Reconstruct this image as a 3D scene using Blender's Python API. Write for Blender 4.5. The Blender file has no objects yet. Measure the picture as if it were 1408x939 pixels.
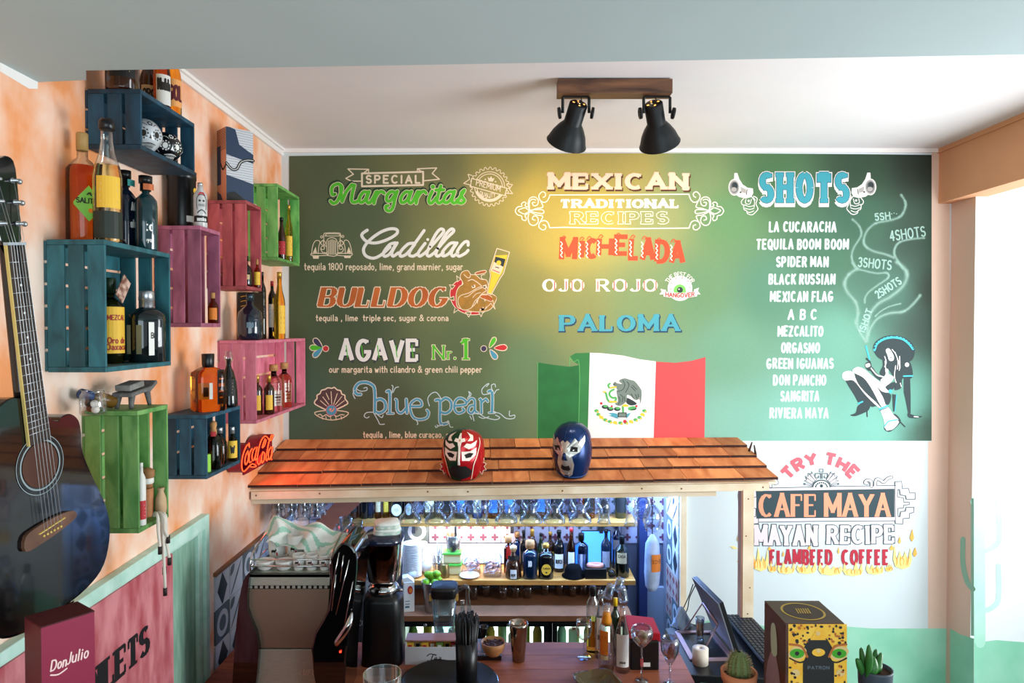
import bpy, math, random
from math import sin, cos, pi, radians, sqrt, atan2
from mathutils import Vector as V, Matrix
SC = bpy.context.scene
COL = SC.collection
# ---------------------------------------------------------------- camera, light, exposure
F, CX, CY, H = 939.0, 704.0, 469.5, 2.20          # focal length in pixels of the 1408 x 939 frame; camera height
TH = math.atan((CY - 452.0) / F)                   # slight downward pitch
cam = bpy.data.cameras.new('camera'); co = bpy.data.objects.new('camera', cam); COL.objects.link(co)
cam.sensor_fit = 'HORIZONTAL'; cam.sensor_width = 36; cam.lens = 36 * F / 1408.0; cam.clip_start = 0.02
co.location = (0, 0, H); co.rotation_euler = (pi / 2 - TH, 0, 0)
SC.camera = co
SC.view_settings.view_transform = 'Standard'; SC.view_settings.look = 'None'
SC.view_settings.exposure = 0.22; SC.view_settings.gamma = 1.0; SC.view_settings.use_curve_mapping = False
W = bpy.data.worlds.new('sky'); SC.world = W; W.use_nodes = True
W.node_tree.nodes['Background'].inputs[0].default_value = (0.80, 0.93, 1.0, 1)
W.node_tree.nodes['Background'].inputs[1].default_value = 0.62
def area(name, loc, target, sx, sy, power, col):
    l = bpy.data.lights.new(name, 'AREA'); l.shape = 'RECTANGLE'; l.size = sx; l.size_y = sy; l.energy = power; l.color = col
    o = bpy.data.objects.new(name, l); COL.objects.link(o); o.location = loc
    o.rotation_euler = (V(target) - V(loc)).to_track_quat('-Z', 'Y').to_euler(); return o
area('front_window_light', (0.9, -2.6, 1.55), (0.1, 3.4, 1.7), 3.4, 2.4, 80, (0.76, 0.93, 1.0))
area('side_window_light', (4.3, 1.2, 2.0), (2.6, 3.3, 1.6), 1.4, 1.6, 58, (0.90, 0.97, 1.0))
area('street_window_light', (2.75, 1.75, 1.7), (-.9, 2.5, 3.7), 1.5, 1.2, 62, (0.93, 0.97, 1.0))  # added uplight in the side room, brightens the high ceiling

# ---------------------------------------------------------------- projection helpers (pixel of the photo -> real place)
def ray(px, py):
    u = (px - CX) / F; v = (CY - py) / F
    return V((u, cos(TH) + v * sin(TH), -sin(TH) + v * cos(TH)))
def P(px, py, Y):
    r = ray(px, py); t = Y / r.y; return V((r.x * t, Y, H + r.z * t))
def PX(px, py, X):
    r = ray(px, py); t = X / r.x; return V((X, r.y * t, H + r.z * t))
def PZ(px, py, Z):
    r = ray(px, py); t = (Z - H) / r.z; return V((r.x * t, r.y * t, Z))
def S(px, Y): return px * Y / F
def lin(c): return c / 12.92 if c <= 0.04045 else ((c + 0.055) / 1.055) ** 2.4
def hexc(h):
    if isinstance(h, tuple): return h
    return tuple(lin(int(h[i:i + 2], 16) / 255) for i in (0, 2, 4)) + (1,)

# ---------------------------------------------------------------- materials
MATS = {}
def mat(name, col, rough=0.5, metal=0.0, var=0.0, scale=8, col2=None, bump=0.0, trans=0.0, ior=1.45, emit=0.0, stretch=None, coat=0.0, spec=0.5, alpha=1.0):
    if name in MATS: return MATS[name]
    m = bpy.data.materials.new(name); m.use_nodes = True; nt = m.node_tree; b = nt.nodes['Principled BSDF']
    b.inputs['Base Color'].default_value = hexc(col); b.inputs['Roughness'].default_value = rough; b.inputs['Metallic'].default_value = metal
    b.inputs['Transmission Weight'].default_value = trans; b.inputs['IOR'].default_value = ior
    b.inputs['Coat Weight'].default_value = coat; b.inputs['Specular IOR Level'].default_value = spec; b.inputs['Alpha'].default_value = alpha
    if emit: b.inputs['Emission Color'].default_value = hexc(col); b.inputs['Emission Strength'].default_value = emit
    if var or bump or col2:
        tc = nt.nodes.new('ShaderNodeTexCoord'); mp = nt.nodes.new('ShaderNodeMapping'); nt.links.new(tc.outputs['Object'], mp.inputs[0])
        if stretch: mp.inputs['Scale'].default_value = stretch
        n = nt.nodes.new('ShaderNodeTexNoise'); n.inputs['Scale'].default_value = scale; n.inputs['Detail'].default_value = 5
        nt.links.new(mp.outputs[0], n.inputs['Vector'])
        if var or col2:
            r = nt.nodes.new('ShaderNodeValToRGB'); nt.links.new(n.outputs['Fac'], r.inputs[0])
            c = hexc(col); c2 = hexc(col2) if col2 else tuple(max(0, x * (1 - var)) for x in c[:3]) + (1,)
            r.color_ramp.elements[0].position = 0.36; r.color_ramp.elements[1].position = 0.64
            r.color_ramp.elements[0].color = c2; r.color_ramp.elements[1].color = c if col2 else tuple(min(1, x * (1 + var * .5)) for x in c[:3]) + (1,)
            nt.links.new(r.outputs[0], b.inputs['Base Color'])
        if bump:
            bp = nt.nodes.new('ShaderNodeBump'); bp.inputs['Strength'].default_value = bump; bp.inputs['Distance'].default_value = 0.004
            nt.links.new(n.outputs['Fac'], bp.inputs['Height']); nt.links.new(bp.outputs[0], b.inputs['Normal'])
    MATS[name] = m; return m
def wood(name, dark, light, rough=0.55, stretch=(1, 1, 1), scale=6, bump=0.25, knots=False):
    if name in MATS: return MATS[name]
    m = bpy.data.materials.new(name); m.use_nodes = True; nt = m.node_tree; b = nt.nodes['Principled BSDF']
    tc = nt.nodes.new('ShaderNodeTexCoord'); mp = nt.nodes.new('ShaderNodeMapping'); mp.inputs['Scale'].default_value = stretch
    nt.links.new(tc.outputs['Object'], mp.inputs[0])
    oi = nt.nodes.new('ShaderNodeObjectInfo'); ad = nt.nodes.new('ShaderNodeVectorMath'); ad.operation = 'ADD'
    ml = nt.nodes.new('ShaderNodeMath'); ml.operation = 'MULTIPLY'; ml.inputs[1].default_value = 37; nt.links.new(oi.outputs['Random'], ml.inputs[0])
    nt.links.new(mp.outputs[0], ad.inputs[0]); nt.links.new(ml.outputs[0], ad.inputs[1])
    n = nt.nodes.new('ShaderNodeTexNoise'); n.inputs['Scale'].default_value = scale; n.inputs['Detail'].default_value = 7; n.inputs['Distortion'].default_value = .6
    nt.links.new(ad.outputs[0], n.inputs['Vector'])
    r = nt.nodes.new('ShaderNodeValToRGB'); r.color_ramp.elements[0].position = .3; r.color_ramp.elements[1].position = .7
    r.color_ramp.elements[0].color = hexc(dark); r.color_ramp.elements[1].color = hexc(light)
    nt.links.new(n.outputs['Fac'], r.inputs[0]); out = r.outputs[0]
    mx = nt.nodes.new('ShaderNodeMix'); mx.data_type = 'RGBA'; mx.blend_type = 'MULTIPLY'; mx.inputs[0].default_value = 1
    rv = nt.nodes.new('ShaderNodeMapRange'); rv.inputs['To Min'].default_value = .68; rv.inputs['To Max'].default_value = 1.2
    nt.links.new(oi.outputs['Random'], rv.inputs[0]); nt.links.new(out, mx.inputs[6]); nt.links.new(rv.outputs[0], mx.inputs[7])
    nt.links.new(mx.outputs[2], b.inputs['Base Color'])
    b.inputs['Roughness'].default_value = rough
    bp = nt.nodes.new('ShaderNodeBump'); bp.inputs['Strength'].default_value = bump; bp.inputs['Distance'].default_value = .003
    nt.links.new(n.outputs['Fac'], bp.inputs['Height']); nt.links.new(bp.outputs[0], b.inputs['Normal'])
    MATS[name] = m; return m
def thin_glass(name, tint=(0.93, 0.97, 1.0), strength=1.0):
    if name in MATS: return MATS[name]
    m = bpy.data.materials.new(name); m.use_nodes = True; nt = m.node_tree; nt.nodes.clear()
    o = nt.nodes.new('ShaderNodeOutputMaterial'); mx = nt.nodes.new('ShaderNodeMixShader')
    t = nt.nodes.new('ShaderNodeBsdfTransparent'); t.inputs[0].default_value = tuple(tint) + (1,)
    g = nt.nodes.new('ShaderNodeBsdfGlossy'); g.inputs['Roughness'].default_value = .04
    lw = nt.nodes.new('ShaderNodeLayerWeight'); lw.inputs[0].default_value = .35
    mr = nt.nodes.new('ShaderNodeMapRange'); mr.inputs['To Min'].default_value = .05; mr.inputs['To Max'].default_value = min(1, .85 * strength)
    nt.links.new(lw.outputs['Facing'], mr.inputs[0]); nt.links.new(mr.outputs[0], mx.inputs[0])
    nt.links.new(t.outputs[0], mx.inputs[1]); nt.links.new(g.outputs[0], mx.inputs[2]); nt.links.new(mx.outputs[0], o.inputs[0])
    MATS[name] = m; return m
def glass(name, col, rough=.02, ior=1.4):
    return mat(name, col, rough, trans=1.0, ior=ior)

# ---------------------------------------------------------------- mesh builder
class MB:
    def __init__(s): s.v = []; s.f = []; s.m = []; s.sm = []
    def add(s, vs, fs, mi=0, smooth=False):
        o = len(s.v); s.v += [tuple(x) for x in vs]
        for f in fs: s.f.append(tuple(i + o for i in f)); s.m.append(mi); s.sm.append(smooth)
        return s
    def obox(s, c, ax, ay, az, mi=0):     # centre and three half-axis vectors
        c, ax, ay, az = V(c), V(ax), V(ay), V(az)
        vs = [c + ax * i + ay * j + az * k for i in (-1, 1) for j in (-1, 1) for k in (-1, 1)]
        fs = [(0, 1, 3, 2), (4, 6, 7, 5), (0, 4, 5, 1), (2, 3, 7, 6), (0, 2, 6, 4), (1, 5, 7, 3)]
        if ax.cross(ay).dot(az) < 0: fs = [f[::-1] for f in fs]
        return s.add(vs, fs, mi)
    def box(s, x0, x1, y0, y1, z0, z1, mi=0):
        return s.obox(((x0 + x1) / 2, (y0 + y1) / 2, (z0 + z1) / 2), ((x1 - x0) / 2, 0, 0), (0, (y1 - y0) / 2, 0), (0, 0, (z1 - z0) / 2), mi)
    def lathe(s, prof, c=(0, 0, 0), n=24, axis=None, mi=0, smooth=True, sx=1, sy=1, p=2.0, rot=0):
        Q = V(axis).normalized().to_track_quat('Z', 'Y').to_matrix() if axis is not None else Matrix.Identity(3)
        c = V(c); vs = []; fs = []
        for r, z in prof:
            for i in range(n):
                a = 2 * pi * i / n + (pi / n if n == 4 else 0); ca, sa = cos(a), sin(a)
                if p != 2:
                    k = (abs(ca) ** p + abs(sa) ** p) ** (-1 / p); ca *= k; sa *= k
                x, y = r * ca * sx, r * sa * sy
                if rot: x, y = x * cos(rot) - y * sin(rot), x * sin(rot) + y * cos(rot)
                vs.append(c + Q @ V((x, y, z)))
        for j in range(len(prof) - 1):
            for i in range(n):
                a, b = j * n + i, j * n + (i + 1) % n
                if prof[j][0] < 1e-6: fs.append((j * n, b + n, a + n)) if True else 0
                elif prof[j + 1][0] < 1e-6: fs.append((a, b, (j + 1) * n))
                else: fs.append((a, b, b + n, a + n))
        return s.add(vs, fs, mi, smooth)
    def tube(s, pts, r, n=8, mi=0, closed=False, r2=None, smooth=True):
        pts = [V(p) for p in pts]; N = len(pts); vs = []; fs = []; up = None
        for k, p in enumerate(pts):
            if closed: d = pts[(k + 1) % N] - pts[k - 1]
            else: d = pts[min(k + 1, N - 1)] - pts[max(k - 1, 0)]
            if d.length < 1e-9: d = V((0, 0, 1))
            d.normalize()
            if up is None: up = d.orthogonal().normalized()
            else:
                up = up - d * up.dot(d); up = up.normalized() if up.length > 1e-6 else d.orthogonal().normalized()
            q = d.cross(up); rr = r[k] if isinstance(r, (list, tuple)) else r
            r_b = rr if r2 is None else r2
            for i in range(n):
                a = 2 * pi * i / n; vs.append(p + up * cos(a) * rr + q * sin(a) * r_b)
        for k in range(N if closed else N - 1):
            for i in range(n):
                a = k * n + i; b = k * n + (i + 1) % n; c2 = ((k + 1) % N) * n
                fs.append((a, b, c2 + (i + 1) % n, c2 + i))
        if not closed: fs.append(tuple(range(n))[::-1]); fs.append(tuple((N - 1) * n + i for i in range(n)))
        return s.add(vs, fs, mi, smooth)
    def prism(s, poly, o, ux, uy, dz, mi=0):   # 2-D outline on the plane o + ux*x + uy*y, extruded by dz
        o, ux, uy, dz = V(o), V(ux), V(uy), V(dz); n = len(poly)
        A = [o + ux * x + uy * y for x, y in poly]; B = [a + dz for a in A]
        fs = [tuple(range(n))[::-1], tuple(range(n, 2 * n))] + [(i, (i + 1) % n, n + (i + 1) % n, n + i) for i in range(n)]
        return s.add(A + B, fs, mi)
    def sphere(s, c, r, n=16, m=10, mi=0, sc=(1, 1, 1)):
        c = V(c); vs = [c + V((0, 0, -r * sc[2]))]; fs = []
        for j in range(1, m):
            a = -pi / 2 + pi * j / m
            for i in range(n):
                b = 2 * pi * i / n; vs.append(c + V((r * cos(a) * cos(b) * sc[0], r * cos(a) * sin(b) * sc[1], r * sin(a) * sc[2])))
        vs.append(c + V((0, 0, r * sc[2])))
        for i in range(n): fs.append((0, 1 + (i + 1) % n, 1 + i))
        for j in range(m - 2):
            for i in range(n):
                a = 1 + j * n + i; b = 1 + j * n + (i + 1) % n; fs.append((a, b, b + n, a + n))
        L = len(vs) - 1; o = 1 + (m - 2) * n
        for i in range(n): fs.append((o + i, o + (i + 1) % n, L))
        return s.add(vs, fs, mi, True)
    def mesh(s, name, mats):
        me = bpy.data.meshes.new(name); me.from_pydata(s.v, [], s.f)
        for m in (mats if isinstance(mats, (list, tuple)) else [mats]): me.materials.append(m)
        me.polygons.foreach_set('material_index', s.m); me.polygons.foreach_set('use_smooth', s.sm); me.update(); return me
    def build(s, name, mats, parent=None, label=None, cat=None, group=None, kind=None, bev=0, seg=2, origin=None):
        if origin is None and s.v and parent is None:
            xs = [p[0] for p in s.v]; ys = [p[1] for p in s.v]; zs = [p[2] for p in s.v]
            origin = V(((min(xs) + max(xs)) / 2, (min(ys) + max(ys)) / 2, min(zs)))
        if origin is not None and parent is None:
            origin = V(origin); s.v = [tuple(V(p) - origin) for p in s.v]
        elif parent is not None:              # vertices are given in world space, parents have translation only (or root with rotation None)
            po = wloc(parent); s.v = [tuple(V(p) - po) for p in s.v]
        o = bpy.data.objects.new(name, s.mesh(name, mats)); COL.objects.link(o)
        if parent is not None: o.parent = parent
        elif origin is not None: o.location = origin
        tag(o, label, cat, group, kind)
        if bev:
            b = o.modifiers.new('bevel', 'BEVEL'); b.width = bev; b.segments = seg; b.limit_method = 'ANGLE'
        return o
def wloc(o):
    p = V(o.location)
    while o.parent: o = o.parent; p += V(o.location)
    return p
def tag(o, label=None, cat=None, group=None, kind=None):
    if label: o['label'] = label
    if cat: o['category'] = cat
    if group: o['group'] = group
    if kind: o['kind'] = kind
    return o
def thing(name, loc, label, cat, group=None, kind=None):
    o = bpy.data.objects.new(name, None); COL.objects.link(o); o.location = loc; o.empty_display_size = .02
    return tag(o, label, cat, group, kind)
def crom(pts, k=5, closed=False):
    pts = [V(p) if len(p) == 3 else V((p[0], p[1], 0)) for p in pts]; n = len(pts); out = []
    rng = n if closed else n - 1
    for i in range(rng):
        g = (lambda j: pts[j % n]) if closed else (lambda j: pts[max(0, min(n - 1, j))])
        p0, p1, p2, p3 = g(i - 1), g(i), g(i + 1), g(i + 2)
        for t in range(k):
            t /= k
            out.append(.5 * ((2 * p1) + (p2 - p0) * t + (2 * p0 - 5 * p1 + 4 * p2 - p3) * t * t + (3 * p1 - p0 - 3 * p2 + p3) * t ** 3))
    if not closed: out.append(pts[-1])
    return out
def c2(pts, k=5, closed=False): return [(p.x, p.y) for p in crom(pts, k, closed)]

# ---------------------------------------------------------------- flat paint: ribbons, polygons and stroke lettering
class Paint:
    """2-D strokes in a drawing frame; fn(x, y, h) puts them on a surface at layer h."""
    def __init__(s, fn): s.fn = fn; s.mb = MB(); s.k = 0
    def poly(s, pts, h=1, mi=0):
        s.k += 1; h = h + .013 * (s.k % 28)
        vs = [s.fn(x, y, h) for x, y in pts]; s.mb.add(vs, [tuple(range(len(vs)))], mi); return s
    def disc(s, x, y, r, h=1, mi=0, n=14, ry=None):
        ry = r if ry is None else ry
        return s.poly([(x + r * cos(2 * pi * i / n), y + ry * sin(2 * pi * i / n)) for i in range(n)], h, mi)
    def line(s, pts, w, h=1, mi=0, wh=None, ext=0, taper=False, cap=True):
        n = len(pts)
        for i in range(n - 1):
            (x0, y0), (x1, y1) = pts[i], pts[i + 1]; L = math.hypot(x1 - x0, y1 - y0)
            if L < 1e-6: continue
            dx, dy = (x1 - x0) / L, (y1 - y0) / L
            ww = w if wh is None else wh + (w - wh) * abs(dy) ** 1.5
            wa = wb = ww
            if taper: wa = ww * max(.12, sin(pi * (i + .0) / (n - 1)) ** .6 if i else .12); wb = ww * max(.12, sin(pi * (i + 1) / (n - 1)) ** .6 if i < n - 2 else .12)
            a = ext if i == 0 else 0; b = ext if i == n - 2 else 0
            x0 -= dx * a; y0 -= dy * a; x1 += dx * b; y1 += dy * b
            hh = h
            s.poly([(x0 - dy * wa / 2, y0 + dx * wa / 2), (x1 - dy * wb / 2, y1 + dx * wb / 2), (x1 + dy * wb / 2, y1 - dx * wb / 2), (x0 + dy * wa / 2, y0 - dx * wa / 2)], hh, mi)
            if i < n - 2:
                (x2, y2) = pts[i + 2]; L2 = math.hypot(x2 - pts[i + 1][0], y2 - pts[i + 1][1]) or 1
                e = (x2 - pts[i + 1][0]) / L2, (y2 - pts[i + 1][1]) / L2
                w2 = w if wh is None else wh + (w - wh) * abs(e[1]) ** 1.5
                if dx * e[0] + dy * e[1] < .985:
                    if wh is not None and dx * e[0] + dy * e[1] < .5: s.poly([(pts[i+1][0] + sx_ * max(ww * abs(dy), w2 * abs(e[1])) / 2, pts[i+1][1] + sy_ * min(ww, w2) / 2) for sx_, sy_ in ((-1, -1), (1, -1), (1, 1), (-1, 1))], hh + .02, mi)
                    else: s.disc(pts[i + 1][0], pts[i + 1][1], min(ww, w2) / 2 if wh is not None else wb / 2, hh + .02, mi, 8)
        if cap and wh is None and not taper and ext == 0:
            for p in (pts[0], pts[-1]): s.disc(p[0], p[1], w / 2, h + .02, mi, 8)
        return s
    def build(s, name, mats, parent=None, label=None, **k): return s.mb.build(name, mats, parent, label, **k)

GL = {}
def _arc(cx, cy, rx, ry, a0, a1):
    n = max(3, int(abs(a1 - a0) / 22)); return [(cx + rx * cos(radians(a0 + (a1 - a0) * i / n)), cy + ry * sin(radians(a0 + (a1 - a0) * i / n))) for i in range(n + 1)]
def _g(ch, w, spec):
    st = []
    for s_ in spec.split(';'):
        pts = []
        for t in s_.split():
            if t[0] == '@': pts += _arc(*[float(q) for q in t[1:].split(',')])
            else: pts.append(tuple(float(q) for q in t.split(',')))
        st.append(pts)
    GL[ch] = (w, st)
_g('A', .8, '0,0 .4,1 .8,0;.14,.33 .66,.33'); _g('B', .68, '0,0 0,1 @.38,.76,.26,.24,90,-90 0,.52;0,.52 @.4,.26,.28,.26,90,-90 0,0')
_g('C', .72, '@.4,.5,.4,.5,50,310'); _g('D', .74, '0,0 0,1 @.32,.5,.42,.5,90,-90 0,0'); _g('E', .6, '.6,1 0,1 0,0 .6,0;0,.52 .48,.52')
_g('F', .58, '.58,1 0,1 0,0;0,.52 .46,.52'); _g('G', .76, '@.4,.5,.4,.5,50,340 .78,.42 .45,.42'); _g('H', .74, '0,0 0,1;.74,0 .74,1;0,.52 .74,.52')
_g('I', .0, '0,0 0,1'); _g('J', .45, '.45,1 @.2,.22,.25,.22,0,-170'); _g('K', .72, '0,0 0,1;.68,1 .02,.45;.22,.62 .72,0'); _g('L', .56, '0,1 0,0 .56,0')
_g('M', .9, '0,0 0,1 .45,.25 .9,1 .9,0'); _g('N', .74, '0,0 0,1 .74,0 .74,1'); _g('O', .8, '@.4,.5,.4,.5,90,450'); _g('P', .66, '0,0 0,1 @.38,.73,.28,.27,90,-90 0,.46')
_g('Q', .8, '@.4,.5,.4,.5,90,450;.5,.25 .82,-.08'); _g('R', .7, '0,0 0,1 @.38,.75,.27,.25,90,-90 0,.5;.34,.5 .7,0'); _g('S', .62, '@.31,.75,.29,.25,35,270 @.31,.26,.31,.26,90,-150')
_g('T', .7, '.35,0 .35,1;0,1 .7,1'); _g('U', .72, '0,1 @.36,.34,.36,.34,180,360 .72,1'); _g('V', .78, '0,1 .39,0 .78,1'); _g('W', 1.1, '0,1 .28,0 .55,.8 .82,0 1.1,1')
_g('X', .76, '0,0 .76,1;0,1 .76,0'); _g('Y', .76, '0,1 .38,.48 .76,1;.38,.48 .38,0'); _g('Z', .68, '0,1 .68,1 0,0 .68,0')
_g('1', .25, '0,.8 .22,1 .22,0'); _g('2', .55, '@.28,.72,.27,.28,160,-30 0,0 .58,0'); _g('3', .55, '@.27,.75,.26,.25,150,-90;@.27,.25,.29,.27,90,-150'); _g('4', .6, '.45,0 .45,1 0,.3 .62,.3')
_g('5', .55, '.52,1 .06,1 .03,.58 @.27,.32,.28,.32,120,-150'); _g('0', .6, '@.3,.5,.3,.5,90,450'); _g('8', .55, '@.27,.75,.24,.25,90,450;@.27,.26,.27,.26,90,450')
_g('.', .0, '0,0 0,.06'); _g(',', .08, '.06,.08 0,-.16'); _g("'", .0, '0,1 0,.8'); _g('&', .75, '.75,0 .15,.72 @.33,.82,.18,.18,200,-40 @.25,.24,.27,.24,120,330 .72,.5')
_g('a', .46, '.04,.56 @.24,.46,.2,.16,120,0 .46,0;@.23,.17,.22,.17,60,370'); _g('b', .5, '0,1 0,0;@.25,.31,.25,.31,180,540'); _g('c', .44, '@.25,.31,.25,.31,50,310'); _g('d', .5, '.5,1 .5,0;@.25,.31,.25,.31,0,360')
_g('e', .48, '0,.33 .48,.33 @.24,.31,.24,.31,0,310'); _g('g', .5, '@.25,.33,.25,.29,0,360;.5,.62 .5,-.1 @.25,-.1,.25,.2,0,-150'); _g('h', .46, '0,1 0,0;0,.4 @.23,.4,.23,.22,150,0 .46,0'); _g('i', .0, '0,.62 0,0;0,.82 0,.88')
_g('j', .2, '.2,.62 .2,-.1 @.0,-.1,.2,.2,0,-90'); _g('k', .45, '0,1 0,0;.42,.6 .02,.25;.15,.36 .45,0'); _g('l', .0, '0,1 0,0'); _g('m', .76, '0,.62 0,0;0,.42 @.19,.42,.19,.2,150,0 .38,0;.38,.42 @.57,.42,.19,.2,150,0 .76,0')
_g('n', .46, '0,.62 0,0;0,.4 @.23,.4,.23,.22,150,0 .46,0'); _g('o', .5, '@.25,.31,.25,.31,90,450'); _g('p', .5, '0,.62 0,-.32;@.25,.31,.25,.31,180,540'); _g('q', .5, '.5,.62 .5,-.32;@.25,.31,.25,.31,0,360')
_g('r', .34, '0,.62 0,0;0,.38 @.2,.4,.2,.22,150,40'); _g('s', .4, '@.2,.47,.18,.15,30,270 @.2,.16,.2,.16,90,-150'); _g('t', .3, '.1,.95 .1,.12 @.22,.12,.12,.12,180,300;-.06,.62 .3,.62'); _g('u', .46, '0,.62 @.23,.24,.23,.24,180,360 .46,.62 .46,0')
_g('v', .46, '0,.62 .23,0 .46,.62'); _g('w', .7, '0,.62 .17,0 .35,.5 .53,0 .7,.62'); _g('x', .46, '0,0 .46,.62;0,.62 .46,0'); _g('y', .46, '0,.62 .23,0;.46,.62 .12,-.3'); _g('ç', .44, '@.25,.31,.25,.31,50,310;.25,0 .3,-.12 .16,-.24')

def letter(pt, text, x0, x1, yb, yt, w, h=1, mi=0, wh=None, serif=0.0, grow=0.0, gap=.26, space=.5, slant=0.0, warp=None, jit=0.0, seed=1, st=None):
    """strokes of a line of text from x0 to x1, baseline yb, cap height at yt (drawing units)"""
    rnd = random.Random(seed); adv = 0; pos = []
    hgt = abs(yt - yb)
    for ch in text:
        if ch == ' ': adv += space; continue
        gw = GL[ch][0] + (.12 if GL[ch][0] < .1 else 0); pos.append((ch, adv + (.06 if GL[ch][0] < .1 else 0))); adv += gw + gap
    adv -= gap; k = (x1 - x0) / max(adv, .01); sg = 1 if yt > yb else -1
    W_ = w + 2 * grow; WH = None if wh is None else wh + 2 * grow
    for ch, ax in pos:
        dj = (rnd.uniform(-jit, jit), rnd.uniform(-jit, jit)) if jit else (0, 0); tj = rnd.uniform(-jit, jit) * .06 if jit else 0
        for st_ in GL[ch][1]:
            def tr(x, y): 
                X = x0 + (ax + x) * k + slant * y * hgt + dj[0] + tj * y * hgt; Y = yb + sg * y * hgt + dj[1]
                return warp(X, Y) if warp else (X, Y)
            pts = [tr(*p) for p in st_]
            pt.line(pts, W_, h, mi, WH, ext=(0 if serif else (grow if grow else 0.001)) if wh is not None else 0)
            if serif:
                t = (wh or w) * .8 + 2 * grow; n = len(st_)
                for i, (gx, gy) in enumerate(st_):
                    if not (abs(gy) < .01 or abs(gy - 1) < .01 or (abs(gy - .62) < .01 and ch.islower())): continue
                    nb = [st_[j] for j in (i - 1, i + 1) if 0 <= j < n]
                    term = len(nb) == 1
                    vert = any(abs(q[0] - gx) < .02 for q in nb); diag = any(abs(q[1] - gy) > .3 for q in nb)
                    if (vert and diag) or (term and diag):
                        sw = serif
                        a = tr(gx - (sw + grow) / k, gy); b = tr(gx + (sw + grow) / k, gy)
                        iy = 1 if gy < .3 else -1; off = sg * iy * (t / 2 - grow) * 0
                        pt.line([(a[0], a[1] + off), (b[0], b[1] + off)], t, h + .05, mi, t, ext=.01)
                    elif term and not diag and ch in 'ETLFZ':
                        iy = .26 if gy < .3 else -.26
                        pt.line([tr(gx, gy), tr(gx, gy + iy)], t, h + .05, mi, t, ext=grow + t * .2)
                if ch in 'CGS' and n > 4:
                    a = tr(*st_[0]); pt.line([a, (a[0], a[1] + sg * (1 if False else 1) * hgt * .14)], t, h + .05, mi, t, ext=grow)
# ================================================================ THE SETTING
XL, YB, YN, XR = -1.16, 3.45, 3.88, 2.146        # left wall, mural wall, back of the bar nook, beam on the right
ZC = P(704, 205, YB).z                            # high ceiling
ZS = H + .603                                     # low ceiling over the viewer
wht = mat('wall_white', 'e6eaea', .8, var=.03, scale=2, bump=.05)
ceil = mat('ceiling_white', 'ece9ea', .85, var=.02, scale=3, bump=.06); sof = mat('soffit_grey', 'b6c8ca', .85, var=.02, scale=3, bump=.06)  # soffit greyed and cooled to hold shade; high ceiling lifted to look lit
peach = mat('wall_peach', 'e0a47a', .8, var=.05, scale=3, bump=.05)
orange = mat('wall_orange_sponge', 'f29c62', .75, scale=5.5, col2='fce2d0', bump=.08, stretch=(1, 1, .75))
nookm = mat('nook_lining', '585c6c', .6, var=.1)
trimw = mat('trim_white', 'f1ece8', .6)
pine = wood('pine', 'd0b590', 'ece0c8', .6, (1, 1, 1), 5, .1)
kind = 'structure'
MB().box(-1.3, 4.6, -3.2, 4.3, -.1, 0).build('floor', mat('floor_dark', '4a3a30', .5, var=.2), kind=kind)
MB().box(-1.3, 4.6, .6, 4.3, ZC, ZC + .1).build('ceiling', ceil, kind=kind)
# low ceiling: its far edge runs slightly towards the viewer on the right, with a deeper piece in the left corner
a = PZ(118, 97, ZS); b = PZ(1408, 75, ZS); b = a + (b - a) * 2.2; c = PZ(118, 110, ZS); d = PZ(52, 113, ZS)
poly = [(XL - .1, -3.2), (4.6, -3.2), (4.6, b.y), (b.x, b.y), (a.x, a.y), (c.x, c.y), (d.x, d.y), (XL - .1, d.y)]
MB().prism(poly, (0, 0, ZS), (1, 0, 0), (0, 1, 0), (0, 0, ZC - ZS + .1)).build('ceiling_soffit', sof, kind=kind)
MB().box(XL - .1, XL, -3.2, 4.2, 0, ZC).build('wall_left', orange, kind=kind)
WL = bpy.data.objects['wall_left']
# mural wall: above and to the right of the bar nook
NR = P(938, 700, YB).x; ZN = P(704, 655, YB).z
WB = MB().box(XL, 2.212, YB, YB + .05, ZN, ZC).box(NR, 2.212, YB, YB + .05, 0, ZN).build('wall_back', mat('wall_mural_white', 'd3dde0', .8, var=.03, scale=2, bump=.05), kind=kind, origin=(0, YB, 0))
# right: hanging beam, short wall beside it, white wall of the side room
ZB = P(1300, 280, YB).z; YS = 3.27
MB().box(XR, XR + .12, .8, YB, ZB, ZC).build('beam_right', peach, kind=kind)
WR = MB().box(2.212, 2.30, YS, YB + .05, 0, ZB).build('wall_right', mat('wall_right_paint', 'e0c2b0', .8), kind=kind, origin=(2.212, YS, 0))
WS = MB().box(2.2125, 4.6, YS - .001, YS + .05, 0, ZB + .3).build('wall_side', wht, kind=kind, origin=(2.212, YS, 0))
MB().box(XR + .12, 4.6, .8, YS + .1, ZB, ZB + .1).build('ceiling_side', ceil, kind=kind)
MB().box(4.6, 4.7, -3.2, YS + .1, 0, .95).box(4.6, 4.7, -3.2, YS + .1, ZB, ZC).build('wall_far', wht, kind=kind)
# cove strips
MB().box(XL, XL + .012, 1.7, YB, ZC - .035, ZC).box(XL, XL + .022, 1.7, YB, ZC - .012, ZC).build('trim_1', trimw, kind=kind)
MB().box(XL, XR, YB - .012, YB, ZC - .018, ZC).build('trim_2', trimw, kind=kind)
MB().box(XR - .01, XR, .8, YB, ZC - .022, ZC).build('trim_3', peach, kind=kind)
# white painted band at the top of the left wall
pt = Paint(lambda x, y, h: PX(x, y, XL + .0006 * h))
pt.poly([(0, 70), (52, 106), (52, 122), (40, 122), (0, 98)]); pt.poly([(92, 96), (119, 96), (119, 111)])
pt.build('painted_band', trimw, WL)

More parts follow.
